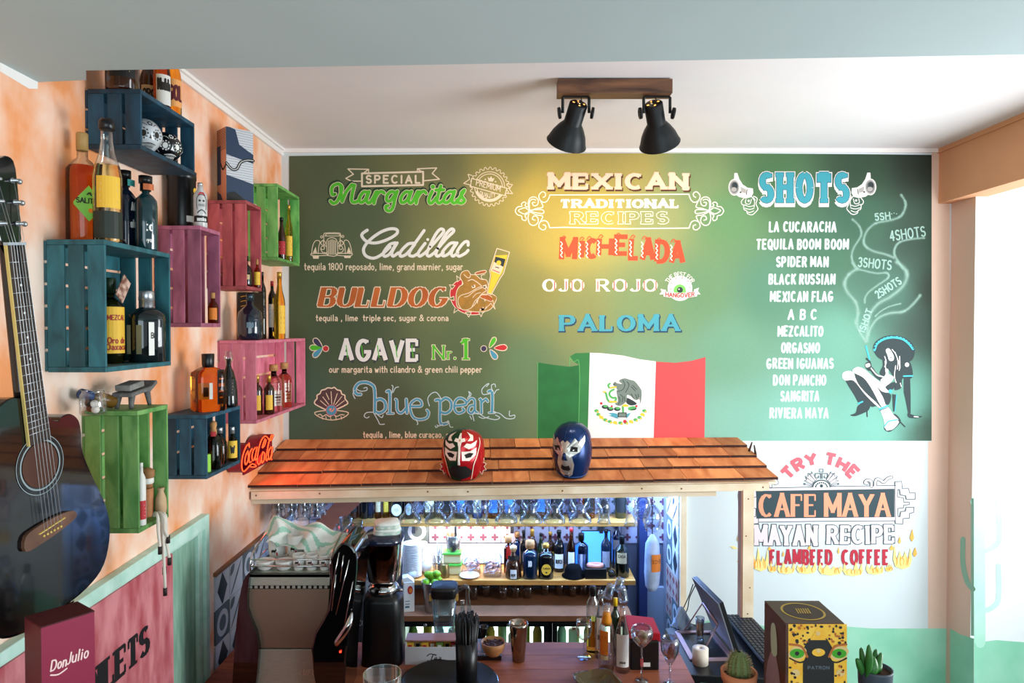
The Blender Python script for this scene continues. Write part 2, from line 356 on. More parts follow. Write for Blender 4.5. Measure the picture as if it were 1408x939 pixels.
# ---- bar nook
MB().box(XL, .95, YN, YN + .05, 0, ZN + .05).build('wall_nook', nookm, kind=kind); WN = bpy.data.objects['wall_nook']
MB().box(XL, .95, YB + .05, YN, ZN, ZN + .05).build('ceiling_nook', wht, kind=kind)
sidetile = mat('side_tile', 'b9a79c', .35, var=.1)
WNS = MB().box(NR, NR + .04, YB + .05, YN, 0, ZN).build('wall_nook_side', mat('side_wall', '8d8f9a', .5), kind=kind, origin=(NR, YB, 0))
MB().box(NR - .012, NR + .018, YB - .02, YB, 0, ZN + .02).build('trim_4', pine, kind=kind)
cross = {}
def tile_mesh(size, base, motif, kindm):
    mb = MB(); s = size / 2 - .0015
    mb.box(-s, s, -.006, 0, -s, s, 0)
    def plate(poly): mb.prism(poly, (0, -.006, 0), (1, 0, 0), (0, 0, 1), (0, -.0006, 0), 1)
    if kindm == 'cross':
        for cx in (-s / 2, s / 2):
            for cz in (-s / 2, s / 2):
                for k in range(4):
                    a = k * pi / 2; q = s * .2
                    plate([(cx + cos(a) * q + q * .62 * cos(t), cz + sin(a) * q + q * .62 * sin(t)) for t in [2 * pi * i / 10 for i in range(10)]])
                plate([(cx - s * .12, cz - s * .12), (cx + s * .12, cz - s * .12), (cx + s * .12, cz + s * .12), (cx - s * .12, cz + s * .12)])
    elif kindm == 'clover':
        plate([(0, s * .98), (s * .7, 0), (0, -s * .98), (-s * .7, 0)])
    elif kindm == 'leaf':
        plate(c2([(-s * .9, -s * .9), (-s * .1, -s * .3), (s * .9, s * .9), (s * .2, s * .3)], 4, True))
        plate(c2([(-s * .9, s * .3), (-s * .4, s * .5), (-s * .3, s * .9), (-s * .8, s * .8)], 4, True))
    elif kindm == 'ring':
        n = 16; o = [(s * .8 * cos(2 * pi * i / n), s * .8 * sin(2 * pi * i / n)) for i in range(n + 1)]; i_ = [(x * .6, y * .6) for x, y in o]
        for k in range(n): plate([o[k], o[k + 1], i_[k + 1], i_[k]])
    return mb.mesh('tile', [base, motif])
tb = mat('tile_lilac', 'b4b3c8', .3); tw = mat('tile_pale', 'c9cdd2', .3, var=.1, scale=12); tm = mat('tile_maroon', '6a3f55', .35); tg = mat('tile_grey', '5b676b', .35, var=.15, scale=14); tk = mat('tile_charcoal', '2c3438', .35)
def put_tile(me, parent, loc, rz=0):
    o = bpy.data.objects.new('tile', me); COL.objects.link(o); o.parent = parent; o.location = V(loc) - wloc(parent); o.rotation_euler = (0, 0, rz); return o
m1 = tile_mesh(.135, tb, tm, 'cross'); m2 = tile_mesh(.135, tb, tg, 'cross'); m3 = tile_mesh(.135, tw, tk, 'clover'); m4 = tile_mesh(.135, tw, tg, 'leaf'); m5 = tile_mesh(.135, tg, tw, 'ring'); m6 = tile_mesh(.135, sidetile, mat('tile_red', '8c3b3b', .35), 'cross'); m7 = tile_mesh(.135, sidetile, tk, 'leaf')
zt = P(704, 747, YN).z
rnd = random.Random(4)
for r in range(3):
    for k in range(15):
        put_tile(rnd.choice([m1, m1, m2, m5]) if k < 9 else rnd.choice([m2, m1]), WN, (XL + .07 + k * .137, YN, zt + .07 + r * .137))
for r in range(10):
    for k in range(2):
        put_tile(rnd.choice([m6, m7, m5, m3]), WNS, (NR, YB + .12 + k * .137, P(900, 900, 3.8).z + .05 + r * .137), -pi / 2)
# ---- tiled wainscot on the left wall with its wooden capping
za = PX(293, 787, XL); zb = PX(375, 722, XL)
zt2 = (za.z + zb.z) / 2
for r in range(5):
    for k in range(7):
        mm = [m3, m4, m5, m4, m3][(r * 2 + k) % 5]
        o = put_tile(mm, WL, (XL, za.y + .07 + k * .137, zt2 - .085 - r * .137), pi / 2)
MB().box(XL, XL + .014, za.y, YN, zt2 - .014, zt2).build('trim_5', wood('trim_brown', '6e4526', 'a06a3c', .5), kind=kind)

# ---- the toilet door in the left wall: mint frame, red board with lettering, green leaf
mint = mat('mint_paint', 'd2f0e4', .55, scale=5, col2='b4dfce', stretch=(1, 3, 3)); teal_leaf = mat('leaf_green', '9cc4b0', .6, scale=7, col2='7caa94', stretch=(1, 6, 1))
redb = mat('board_red', 'b2505a', .6, scale=6, col2='da8c92', stretch=(1, 3, 1))
A, B = PX(101, 831, XL + .03), PX(288, 706, XL + .03); A2, B2 = PX(119, 839, XL + .018), PX(273, 736, XL + .018)
A = A + (A - B) * .45; A2 = A2 + (A2 - B2) * .6
DR = thing('door_1', (XL, B.y, 0), 'mint-framed door below the crates on the orange wall', None, kind='structure')
X_ = XL
def wp(poly, x0, x1, name, m, label=None, parent=None, bev=0.003):
    mb = MB().prism([(p.y, p.z) for p in poly], (x0, 0, 0), (0, 1, 0), (0, 0, 1), (x1 - x0, 0, 0)); return mb.build(name, m, parent or DR, label, bev=bev)
bot = lambda p: V((0, p.y, 0))
wp([A, B, V((0, B.y, 0)), V((0, B.y - .03, 0)), V((0, B.y - .03, B.z - .05)), V((0, A.y, A.z - .03))], X_, X_ + .03, 'frame_moulding', mint)
wp([V((0, A.y, A.z - .03)), V((0, B.y - .03, B.z - .05)), V((0, B.y - .03, 0)), V((0, B2.y, 0)), B2, A2], X_, X_ + .018, 'frame', mint)
C3 = PX(229, 765, XL)
wp([B2, V((0, B2.y, 0)), V((0, C3.y - .1, 0)), V((0, C3.y - .1, A2.z + (B2.z - A2.z) * ((C3.y - .1 - A2.y) / (B2.y - A2.y))))], X_, X_ + .006, 'door_leaf', teal_leaf, 'sage green door leaf')
tl = lambda y: A2.z + (B2.z - A2.z) * ((y - A2.y) / (B2.y - A2.y))
bd = wp([V((0, A2.y, A2.z)), V((0, C3.y, tl(C3.y))), V((0, C3.y, 0)), V((0, A2.y, 0))], X_ + .008, X_ + .022, 'board', redb, 'dusty red painted board with black lettering')
ink = mat('ink_black', '14161a', .6)
pt = Paint(lambda y, z, h: (X_ + .022 + .0006 * h, y, z))
q0, q1 = PX(197, 885, XL + .022), PX(128, 939, XL + .022)
ys = q0.y; hz = q0.z - PX(197, 930, XL).z if False else .105
# S T E L I O T from right to left: fit letters so that 'ILETS' shows right of the box
pS = PX(203, 862, XL + .022); pE = PX(128, 935, XL + .022)
yr = pS.y; yl = yr - (yr - pE.y) / 5 * 7.0
letter(pt, 'TOILETS', yl, yr, PX(195, 903, XL + .022).z, PX(200, 863, XL + .022).z, .026, 1, 0, .012, serif=.012, gap=.3)
pt.build('lettering', ink, bd)
# mint-green painted hills and cactus on the white walls
hill = mat('hill_paint', '7fc6a4', .8, scale=3, col2='9fd8bd'); cac = mat('cactus_paint', 'a9dcc6', .8, scale=5, col2='bfe6d6')
pt = Paint(lambda x, y, h: P(x, y, YB - .0006 * h))
pt.poly([(940, 862), (985, 850), (1060, 862), (1120, 858), (1200, 864), (1250, 864), (1306, 864), (1306, 1130), (940, 1130)])
pt.poly([(1112, 860), (1127, 851), (1140, 860)])
pt.build('painted_hills', hill, WB, 'mint green hills painted low on the white wall')
pt = Paint(lambda x, y, h: PX(x, y, 2.212 - .0006 * h))
pt.poly([(1306.5, 864), (1320, 872), (1339, 878), (1339, 1130), (1306.5, 1100)]); pt.build('painted_hills', hill, WR)
pt = Paint(lambda x, y, h: PX(x, y, 2.212 - .0006 * h))
pt.line(c2([(1324, 741), (1324, 775), (1330, 800), (1338, 810)]), 7, 1.5); pt.line([(1337, 685), (1337, 874)], 4, 1.6, cap=False); pt.build('painted_cactus', mat('cactus_dim', '93c2ac', .8), WR)  # shade is in the colour: darker copy of the cactus paint
pt = Paint(lambda x, y, h: P(x, y, YS - .001 - .0006 * h))
pt.poly([(1339.5, 884), (1370, 880), (1420, 884), (1500, 878), (1700, 880), (1700, 1180), (1339.5, 1180)]); pt.build('painted_hills', hill, WS)
pt = Paint(lambda x, y, h: P(x, y, YS - .001 - .0006 * h))
pt.line([(1341, 690), (1346, 684), (1348, 700), (1348, 884)], 14, 1.5); pt.poly([(1339.5, 682), (1350, 679), (1355, 690), (1355, 884), (1339.5, 884)], 1.7)
pt.line(c2([(1373, 692), (1374, 740), (1366, 752), (1356, 757)]), 7, 1.8); pt.line(c2([(1373, 778), (1373, 822), (1366, 834), (1356, 839)]), 7, 1.8)
pt.build('painted_cactus', cac, WS, 'tall mint green cactus painted on the white wall')
pt = Paint(lambda x, y, h: P(x, y, YB - .0006 * h))
pt.poly([(1281, 202), (1306, 202), (1306, 864), (1276, 864), (1276, 607), (1281, 607)]); pt.build('painted_strip', mat('strip_paint', 'e2c3b0', .8), WB)
# ================================================================ THE PAINTED MENU WALL
MC = [(410, 230, '5a6444'), (410, 400, '4b5c3c'), (410, 560, '4a6650'), (500, 300, '5a6645'), (480, 450, '48583a'), (520, 570, '4c5638'), (600, 240, '7d7a4c'), (620, 350, '7c804c'), (650, 480, '5f7048'), (650, 590, '5a7a58'),
      (700, 230, 'a89a50'), (740, 260, 'd4b850'), (760, 330, 'ccb352'), (820, 290, 'd8bf52'), (730, 400, '9a9650'), (800, 430, '959a5c'), (720, 500, '6e8c60'), (860, 230, 'c4b05c'), (900, 300, 'aab070'), (880, 420, '86a06a'), (960, 240, '8ba36a'), (1000, 300, '6fa068'), (960, 400, '74a070'),
      (1000, 480, '7aae8e'), (1000, 590, '8bc6b2'), (1060, 250, '4c7a4a'), (1060, 400, '5f9678'), (1090, 590, '8accb8'), (1200, 590, '7cc4b0'), (1150, 470, '74b49c'), (1180, 300, '3c6a50'), (1180, 235, '2c4a30'), (1260, 235, '1f3022'), (1260, 330, '2c4a3a'), (1230, 400, '4a7866'),
      (1270, 450, '2f4a3e'), (1275, 590, '3a5a4a'), (1245, 560, '6cb09c'), (1130, 350, '4a7c5e'), (880, 500, '84ac84'), (800, 215, 'c8b058'), (1278, 400, '26392c')]
def mural_color(x, y):
    s = 0; c = [0, 0, 0]
    for px, py, h_ in MC:
        d = (x - px) ** 2 + (y - py) ** 2; w = 1 / (d + 250) ** 1.7; q = hexc(h_); s += w
        for i in range(3): c[i] += w * q[i]
    return tuple(v / s * .74 for v in c)
MX0, MX1, MY0, MY1 = 397.5, 1281, 212.5, 606
mb = MB(); nx, ny = 90, 42; cols = []
for j in range(ny + 1):
    for i in range(nx + 1):
        x = MX0 + (MX1 - MX0) * i / nx; y = MY0 + (MY1 - MY0) * j / ny
        if j == 0: y = 214.5 - 3 * sin(pi * i / nx) - 1.5 * i / nx
        p = P(x, y, YB - .002); mb.v.append(tuple(p)); cols.append(mural_color(x, y))
for j in range(ny):
    for i in range(nx):
        a = j * (nx + 1) + i; mb.f.append((a, a + nx + 1, a + nx + 2, a + 1)); mb.m.append(0); mb.sm.append(False)
mm = bpy.data.materials.new('mural_airbrush'); mm.use_nodes = True; nt = mm.node_tree; b_ = nt.nodes['Principled BSDF']; b_.inputs['Roughness'].default_value = .7
at = nt.nodes.new('ShaderNodeVertexColor'); at.layer_name = 'airbrush'
nz = nt.nodes.new('ShaderNodeTexNoise'); nz.inputs['Scale'].default_value = 260; nz.inputs['Detail'].default_value = 2
mr = nt.nodes.new('ShaderNodeMapRange'); mr.inputs['To Min'].default_value = .9; mr.inputs['To Max'].default_value = 1.1
tcn = nt.nodes.new('ShaderNodeTexCoord'); nt.links.new(tcn.outputs['Object'], nz.inputs['Vector']); nt.links.new(nz.outputs['Fac'], mr.inputs[0])
mx = nt.nodes.new('ShaderNodeMix'); mx.data_type = 'RGBA'; mx.blend_type = 'MULTIPLY'; mx.inputs[0].default_value = 1
nt.links.new(at.outputs['Color'], mx.inputs[6]); nt.links.new(mr.outputs[0], mx.inputs[7]); nt.links.new(mx.outputs[2], b_.inputs['Base Color'])
MU = mb.build('menu_mural', mm, WB, 'airbrushed green and yellow painted menu panel with white lettering')
ca = MU.data.color_attributes.new('airbrush', 'FLOAT_COLOR', 'POINT')
for i, c in enumerate(cols): ca.data[i].color = c + (1,)
cream = mat('paint_cream', 'e6d0b4', .7); pwhite = mat('paint_white', 'e0dcd6', .7); warmw = mat('paint_warm_white', 'fbf0da', .7)
pgreen = mat('paint_bright_green', '4fb524', .7); dgreen = mat('paint_dark_green', '123a1c', .7); pbrown = mat('paint_orange_brown', 'a8521f', .7, scale=3, col2='c8682a'); pred = mat('paint_red', 'c32a2e', .7)
porange = mat('paint_orange_red', 'dc4a28', .7); pteal = mat('paint_teal', '3896a4', .7); pblue = mat('paint_blue', '4b93ae', .7); navy = mat('paint_navy', '20405c', .7); pdark = mat('paint_dark', '2a3436', .7)
ptan = mat('paint_tan', 'b07c30', .7, scale=30, col2='96702c'); pyel = mat('paint_yellow', 'f2c53a', .7); pbg = mm; pgrey = mat('paint_grey', '708078', .7); pnight = mat('paint_purple', '3a3252', .7); pmar = mat('paint_maroon', '52393a', .7)
def mp(): return Paint(lambda x, y, h: P(x, y, YB - .002 - .00045 * h))
def Z(ox, oy, k, pts): return [(ox + x / k, oy + y / k) for x, y in pts]
def airbrush(o):
    if mm.name not in [m.name for m in o.data.materials]: return o
    ca = o.data.color_attributes.new('airbrush', 'FLOAT_COLOR', 'POINT'); w0 = wloc(o)
    for i, v in enumerate(o.data.vertices):
        q = V(v.co) + w0 - V((0, 0, H)); d = q.y * cos(TH) - q.z * sin(TH); u = q.x / d; w = (q.y * sin(TH) + q.z * cos(TH)) / d
        ca.data[i].color = mural_color(CX + u * F, CY - w * F) + (1,)
    return o
def layered(name, label, draw, layers):
    """layers: (material, grow, dx, dy) from the lowest up"""
    p = mp(); ms = []
    for i, (m, g, dx, dy) in enumerate(layers):
        if m not in ms: ms.append(m)
        draw(p, g, 1 + i, ms.index(m), dx, dy)
    return airbrush(p.build(name, ms, MU, label))
# SPECIAL banner
p = mp()
A4 = lambda *q: Z(400, 210, 4.4, q)
p.line(A4((430, 125), (800, 115), (800, 195), (430, 203), (430, 125), (800, 115)), 2.6, 1)
p.line(A4((430, 130), (470, 100), (345, 98), (378, 130), (332, 155), (365, 172), (428, 172)), 1.6, 1); p.line(A4((470, 100), (470, 124)), 1.4, 1)
p.line(A4((800, 120), (765, 97), (882, 92), (855, 125), (898, 160), (803, 170)), 1.6, 1); p.line(A4((765, 97), (765, 118)), 1.4, 1)
letter(p, 'SPECIAL', 504, 577, 251.5, 241.5, 2.6, 1.5, 0, gap=.55)
p.build('lettering', cream, MU, 'cream ribbon banner reading SPECIAL')
# script word under the banner
MG = [[(535, 500), (500, 505), (492, 440), (520, 395), (580, 378), (618, 420), (600, 500), (560, 590), (510, 612), (480, 585)], [(600, 392), (606, 480), (620, 590)], [(620, 590), (665, 480), (740, 385)], [(770, 392), (742, 500), (735, 580), (775, 600), (830, 570)],
      [(930, 478), (880, 475), (838, 530), (828, 585), (860, 600), (905, 560), (932, 485)], [(948, 470), (918, 560), (930, 605), (965, 595), (1010, 520), (1030, 475)], [(1045, 470), (1022, 540), (1005, 612)], [(1022, 545), (1060, 485), (1100, 468), (1128, 490)],
      [(1270, 485), (1215, 470), (1165, 515), (1160, 575), (1205, 580), (1265, 500)], [(1288, 465), (1255, 570), (1235, 660), (1200, 702), (1155, 690), (1150, 650), (1178, 640)],
      [(1440, 480), (1390, 475), (1340, 530), (1330, 590), (1365, 602), (1415, 560), (1442, 485)], [(1460, 468), (1425, 570), (1440, 608), (1475, 590), (1520, 500), (1535, 470)],
      [(1555, 470), (1530, 540), (1515, 612)], [(1530, 545), (1570, 485), (1610, 465), (1635, 490)], [(1710, 465), (1670, 560), (1680, 608), (1715, 600), (1760, 540)],
      [(1815, 400), (1780, 520), (1770, 590), (1800, 608), (1850, 570)], [(1755, 452), (1850, 448)], [(1968, 475), (1915, 475), (1862, 530), (1852, 592), (1890, 602), (1940, 560), (1970, 485)],
      [(1982, 465), (1950, 570), (1965, 608), (2010, 590), (2060, 520), (2100, 452)], [(2100, 452), (2062, 490), (2075, 540), (2100, 575), (2070, 608), (2020, 600), (2010, 570)]]
def dMarg(p, g, h, mi, dx, dy):
    for s_ in MG:
        q = [(400 + x / 8.8 + dx, 210 + y / 8.8 + dy) for x, y in c2(s_, 4)]
        p.line(q, 4.5 + 2 * g, h, mi)
    p.disc(400 + 1718 / 8.8 + dx, 210 + 412 / 8.8 + dy, 3.0 + g, h, mi)
layered('lettering', 'bright green script word with cream outline', dMarg, [(dgreen, 2.0, -1.0, -1.2), (cream, .75, 0, 0), (pgreen, 0, 0, 0)])
# premium seal
p = mp(); cx, cy = 673.2, 256.6
p.line([(cx + (25.5 + (1.5 if i % 4 in (0, 1) else -1.5)) * cos(2 * pi * i / 96), cy + (25.5 + (1.5 if i % 4 in (0, 1) else -1.5)) * sin(2 * pi * i / 96)) for i in range(97)], 1.0, 1)
for r_ in (20.5, 17.5): p.line([(cx + r_ * cos(2 * pi * i / 40), cy + r_ * sin(2 * pi * i / 40)) for i in range(41)], 1.1, 1)
p.line([(cx + 18.8 * cos(radians(a)), cy + 18.8 * sin(radians(a))) for a in range(30, 160, 8)], 2.4, 1)
q = Z(560, 210, 8.8, [(780, 310), (1205, 430), (1180, 520), (765, 405)])
p.poly(q, 2, 1); p.line(q + q[:2], 1.3, 3)
for ss in ([(785, 275), (735, 260), (755, 320), (683, 370), (762, 390)], [(1205, 375), (1272, 385), (1235, 440), (1275, 495), (1195, 490)]): p.line(Z(560, 210, 8.8, ss), 1.1, 1)
letter(p, 'PREMIUM', 0, 34, 1, 9, 1.15, 4, 0, warp=lambda X, Y: (654.5 + X * cos(radians(15)) + Y * sin(radians(15)) * .5, 255.5 + X * sin(radians(15)) - Y), gap=.3)
letter(p, 'QUALITY', 660, 681, 270, 264.5, .9, 3, 0, warp=lambda X, Y: (X, Y + ((X - 668) / 10) ** 2 * -1.6 + 1 + (X - 670) * .22), gap=.3)
p.poly(Z(560, 210, 8.8, [(985, 345), (970, 290), (995, 310), (1015, 283), (1030, 312), (1058, 305), (1035, 350)]), 3)
for x, y in ((945, 322), (1068, 350), (915, 530), (955, 545), (998, 540)): p.disc(560 + x / 8.8, 210 + y / 8.8, 1.1, 3)
EM = p.build('seal_emblem', [cream, pbg], MU, 'cream toothed seal reading PREMIUM QUALITY'); airbrush(EM)
# car drawing
p = mp(); C8 = lambda *q: Z(400, 300, 8.8, q)
for s_ in ([(395, 230), (400, 190), (430, 178), (580, 178), (600, 200), (605, 230)], [(410, 215), (600, 215)], [(425, 210), (430, 190), (575, 190), (590, 212)], [(250, 430), (265, 330), (300, 272), (345, 275), (350, 300)], [(330, 430), (340, 330), (370, 280), (400, 260)],
           [(740, 430), (720, 330), (690, 272), (650, 268), (640, 300)], [(660, 430), (650, 330), (620, 280), (590, 260)], [(240, 432), (330, 425), (435, 432), (430, 450), (260, 452), (240, 432)], [(745, 430), (660, 425), (560, 430), (570, 450), (720, 455), (745, 430)],
           [(440, 450), (432, 300), (450, 250), (495, 235), (540, 250), (562, 300), (556, 450), (440, 450)], [(360, 370), (380, 410), (430, 418)], [(640, 370), (620, 410), (565, 418)], [(400, 235), (395, 320), (430, 340)], [(595, 235), (600, 320), (565, 340)]):
    p.line(c2(C8(*s_), 3) if len(s_) > 2 else C8(*s_), .95, 1)
for x in range(452, 556, 13): p.line(C8((x, 255 + abs(x - 497) * .4), (x, 440)), .7, 1)
for x, y, r_ in ((390, 300, 3.2), (605, 300, 3.2), (385, 360, 2.4), (605, 358, 2.4), (372, 226, 1.5), (628, 220, 1.5)): p.line([(400 + x / 8.8 + r_ * cos(a), 300 + y / 8.8 + r_ * sin(a)) for a in [2 * pi * i / 12 for i in range(13)]], .9, 1)
for q in ([(265, 420), (300, 345), (315, 420)], [(675, 420), (700, 345), (730, 420)]): p.poly(C8(*q), 1)
p.poly(C8((262, 455), (340, 455), (335, 490), (270, 490)), 1); p.poly(C8((640, 458), (728, 458), (720, 482), (650, 482)), 1)
p.build('car_drawing', cream, MU, 'cream line drawing of an old car seen from the front')
# flowing white script word
CD = [[(462, 468), (432, 490), (433, 512), (465, 540), (520, 545), (590, 522), (640, 490), (640, 465), (600, 460), (540, 482), (475, 530), (440, 580), (452, 622), (500, 638), (550, 615), (600, 570)],
      [(632, 545), (598, 555), (562, 600), (565, 626), (598, 612), (635, 552)], [(643, 545), (612, 600), (618, 626), (650, 605)], [(745, 547), (708, 553), (664, 598), (664, 626), (700, 612), (748, 556)], [(806, 470), (718, 600), (735, 626), (768, 610)],
      [(812, 548), (772, 603), (780, 626), (815, 603)], [(815, 603), (890, 520), (925, 475), (905, 462), (872, 500), (825, 600), (835, 626), (868, 605)], [(868, 605), (940, 520), (985, 475), (968, 462), (930, 505), (880, 600), (888, 626), (922, 605)],
      [(995, 545), (962, 550), (918, 598), (920, 624), (955, 610), (998, 550)], [(1005, 545), (972, 600), (980, 626), (1010, 605)], [(1072, 560), (1070, 538), (1045, 545), (1008, 595), (1015, 626), (1055, 608), (1072, 590)]]
p = mp()
for s_ in CD: p.line(c2(Z(400, 210, 4.4, s_), 5), 4.2, 1)
p.disc(400 + 828 / 4.4, 210 + 525 / 4.4, 2, 1)
p.build('lettering', pwhite, MU, 'large flowing white script word beside the car drawing')
def small(text, x0, x1, yb, yt, lab, w=1.25, m=cream, gap=.3):
    p = mp(); letter(p, text, x0, x1, yb, yt, w, 1, 0, gap=gap, space=.45); return p.build('lettering', m, MU, lab)
small('tequila 1800 reposado, lime, grand marnier, sugar', 419, 636, 371, 362, 'thin cream ingredient line below the script word')
small('tequila , lime  triple sec, sugar & corona', 435, 616, 441, 433, 'thin cream ingredient line below the orange letters')
small('our margarita with cilandro & green chili pepper', 453, 662, 512, 503.5, 'thin cream ingredient line below the green number')
small('tequila , lime, blue curaçao, sugar', 500, 634, 601.5, 593.5, 'thin cream ingredient line above the shingled canopy')
# BULLDOG
def dBull(p, g, h, mi, dx, dy): letter(p, 'BULLDOG', 440 + dx, 609 + dx, 421 + dy, 396 + dy, 8.0, h, mi, 2.0, serif=2.8, grow=g, slant=.22, gap=.36)
layered('lettering', 'slanted orange-brown letters reading BULLDOG', dBull, [(cream, 1.3, 0, 0), (pbrown, 0, 0, 0)])
# dog's head with a bottle
p = mp(); B7 = lambda *q: c2(Z(560, 330, 7.825, q), 4)
def filled(pts, m, h, closed=True, w=1.0, line=True, lm=0):
    q = c2(pts, 4, True); p.poly(q, h, m)
    if line: p.line(q + q[:1], w, h + .5, lm)
ZB7 = lambda *q: Z(560, 330, 7.825, q)
filled(ZB7((590, 430), (500, 470), (460, 560), (475, 660), (530, 740), (620, 790), (720, 805), (820, 780), (850, 700), (600, 600)), 1, 1)
for q in ([(530, 385), (575, 420), (540, 450)], [(452, 480), (515, 490), (480, 530)], [(435, 635), (500, 605), (505, 650)], [(500, 785), (515, 725), (550, 750)], [(625, 775), (690, 775), (662, 830)], [(765, 770), (820, 760), (795, 825)]):
    p.poly(ZB7(*q), 1.6, 3); p.line(ZB7(*(q + q[:1])), .9, 1.9)
filled(ZB7((600, 470), (570, 400), (590, 345), (650, 328), (685, 370), (735, 375), (790, 420), (850, 430), (870, 480), (890, 560), (955, 610), (950, 660), (900, 740), (820, 770), (700, 770), (600, 745), (540, 720), (525, 640), (530, 560), (560, 500)), 2, 2)
filled(ZB7((545, 660), (570, 600), (660, 570), (730, 530), (790, 505), (850, 540), (800, 580), (760, 640), (720, 700), (650, 750), (580, 740)), 2, 3)
filled(ZB7((735, 350), (835, 325), (842, 352), (750, 372)), 4, 3)
filled(ZB7((780, 600), (850, 580), (920, 625), (905, 660), (840, 640), (800, 625)), 4, 3.4, w=.8)
p.poly(ZB7((690, 495), (730, 478), (735, 510), (700, 520)), 3.6, 0); p.disc(*ZB7((710, 497))[0], 1.1, 4, 5); p.poly(ZB7((810, 490), (850, 478), (865, 520), (835, 520)), 3.6, 0); p.disc(*ZB7((832, 505))[0], 1.2, 4, 5)
p.line(B7((655, 440), (700, 425), (760, 460), (800, 495)), 1.2, 4); p.line(B7((610, 370), (640, 400), (670, 405), (680, 375)), 1, 4); p.line(B7((615, 612), (660, 600), (720, 550), (800, 515)), .9, 4); p.line(B7((705, 620), (740, 580), (790, 565)), .9, 4)
for q in ([(765, 640), (740, 650), (755, 690)], [(825, 630), (835, 665), (848, 640)], [(775, 765), (790, 730), (800, 760), (815, 715), (830, 750), (855, 700), (850, 740)]): p.poly(ZB7(*q), 4, 0)
p.line(ZB7((835, 370), (795, 380), (800, 415), (850, 430)), .9, 4); p.line(ZB7((860, 590), (800, 590), (730, 650), (690, 730)), .9, 4)
p.disc(*ZB7((935, 625))[0], 3.2, 4.2, 2); p.line(ZB7((920, 650), (945, 745), (900, 680), (830, 750)), .9, 4.4)
q = ZB7((965, 90), (1100, 130), (1035, 360), (1000, 410), (905, 585), (860, 570), (895, 380), (885, 330)); p.poly(q, 5, 3); p.line(q + q[:1], 1.2, 6)
p.poly(ZB7((948, 165), (1080, 160), (1025, 350), (990, 400), (900, 580), (866, 572), (905, 385), (895, 330)), 5.4, 6)
p.poly(ZB7((950, 178), (1057, 205), (1035, 290), (935, 235)), 5.8, 5); p.poly(ZB7((932, 235), (1042, 262), (1000, 370), (895, 330)), 5.7, 0); p.disc(*ZB7((985, 245))[0], 3.3, 6.2, 6)
p.line(ZB7((950, 290), (985, 300)), 1.2, 6.3, 5); p.line(ZB7((918, 320), (990, 350)), 1, 6.3, 1)
EM = p.build('dog_drawing', [cream, pred, ptan, pbg, pbrown, pdark, pyel], MU, 'painted tan dog head with red spiked collar drinking from a yellow bottle'); airbrush(EM)
# AGAVE Nr. 1 with drops
def dAg(p, g, h, mi, dx, dy): letter(p, 'AGAVE', 468 + dx, 573 + dx, 495 + dy, 468 + dy, 6.2, h, mi, 5.0, serif=0.01, grow=g, gap=.36, jit=.0)
layered('lettering', 'white letters reading AGAVE with dark edge', dAg, [(pdark, 1.3, .6, .6), (pwhite, 0, 0, 0)])
p = mp()
for x in (476, 497, 519, 544, 566): p.line([(x, 475), (x + 2, 491)], 1.2, 3)
p.build('letter_veins', pgreen, MU)
def dNr(p, g, h, mi, dx, dy):
    letter(p, 'N', 596, 610, 493.5, 475.5, 2.8, h, mi, 1.6, serif=2.2, grow=g); letter(p, 'r', 616, 621, 493.5, 478, 2.4, h, mi, 1.5, serif=1.6, grow=g); p.disc(625.5, 492.6, 1.6 + g, h, mi)
    letter(p, '1', 634, 641.5, 493.5, 467, 4.8, h, mi, 2.6, serif=5, grow=g)
layered('lettering', 'bright green letters reading Nr. 1', dNr, [(cream, .8, 0, 0), (pgreen, 0, 0, 0)])
p = mp()
def drop(x, y, a, L_, w, m):
    c_, s_ = cos(radians(a)), sin(radians(a)); base = [(0, 0), (L_ * .4, -w * .42), (L_ * .8, -w * .5), (L_, 0), (L_ * .8, w * .5), (L_ * .4, w * .42)]
    for g_, mi, h in ((1.0, 0, 1), (0, m, 2)):
        q = [(u + (g_ if u > L_ * .5 else -g_), v + (g_ if v > 0 else -g_ if v < 0 else 0)) for u, v in base]; p.poly([(x + u * c_ - v * s_, y + u * s_ + v * c_) for u, v in c2(q, 3, True)], h, mi)
for x, m in ((447.9, 3), (665.2, 5)): p.disc(x, 479.3, 4.6, 1, 0); p.disc(x, 479.3, 3.7, 2, m)
for a, m in ((228, 5), (182, 2), (135, 4)): drop(443, 478.5, a, 17, 6.5, m)
drop(673, 478, -60, 16, 5.5, 2); drop(680, 478.5, -3, 17, 7, 3); drop(674, 481, 55, 15, 6.5, 4)
p.build('drop_ornament', [cream, pwhite, pgreen, pred, pblue, pnight], MU, 'red, green and blue painted drops on both sides of the agave line')
# shell
p = mp(); S8 = lambda *q: Z(420, 515, 8.8, q)
fan = S8((245, 425), (120, 360), (115, 320), (140, 290), (140, 250), (175, 230), (195, 190), (235, 180), (270, 160), (320, 165), (350, 155), (385, 185), (425, 195), (440, 235), (475, 250), (480, 295), (508, 330), (500, 360), (380, 420))
p.poly(fan, 1, 1); p.line(c2(fan, 3) + [fan[0]], 1.7, 2, 0)
low = S8((110, 460), (240, 435), (390, 435), (520, 460), (460, 520), (320, 550), (180, 520)); p.line(c2(low, 3, True) + [low[0]], 1.2, 2, 0)
p.line(c2(S8((150, 490), (180, 480), (210, 505), (250, 485), (290, 508), (340, 490), (380, 505), (430, 485), (470, 490)), 3), 1.1, 2, 0)
for x in (200, 245, 300, 365, 430): p.line(S8((x, 505), (x + 8, 540)), .9, 2, 0)
for a, b in (((180, 315), (255, 380)), ((210, 270), (280, 360)), ((250, 225), (285, 300)), ((310, 205), (318, 355)), ((385, 230), (340, 360)), ((440, 265), (360, 365)), ((470, 315), (375, 385))): p.line(S8(a, b), 1.0, 2, 0)
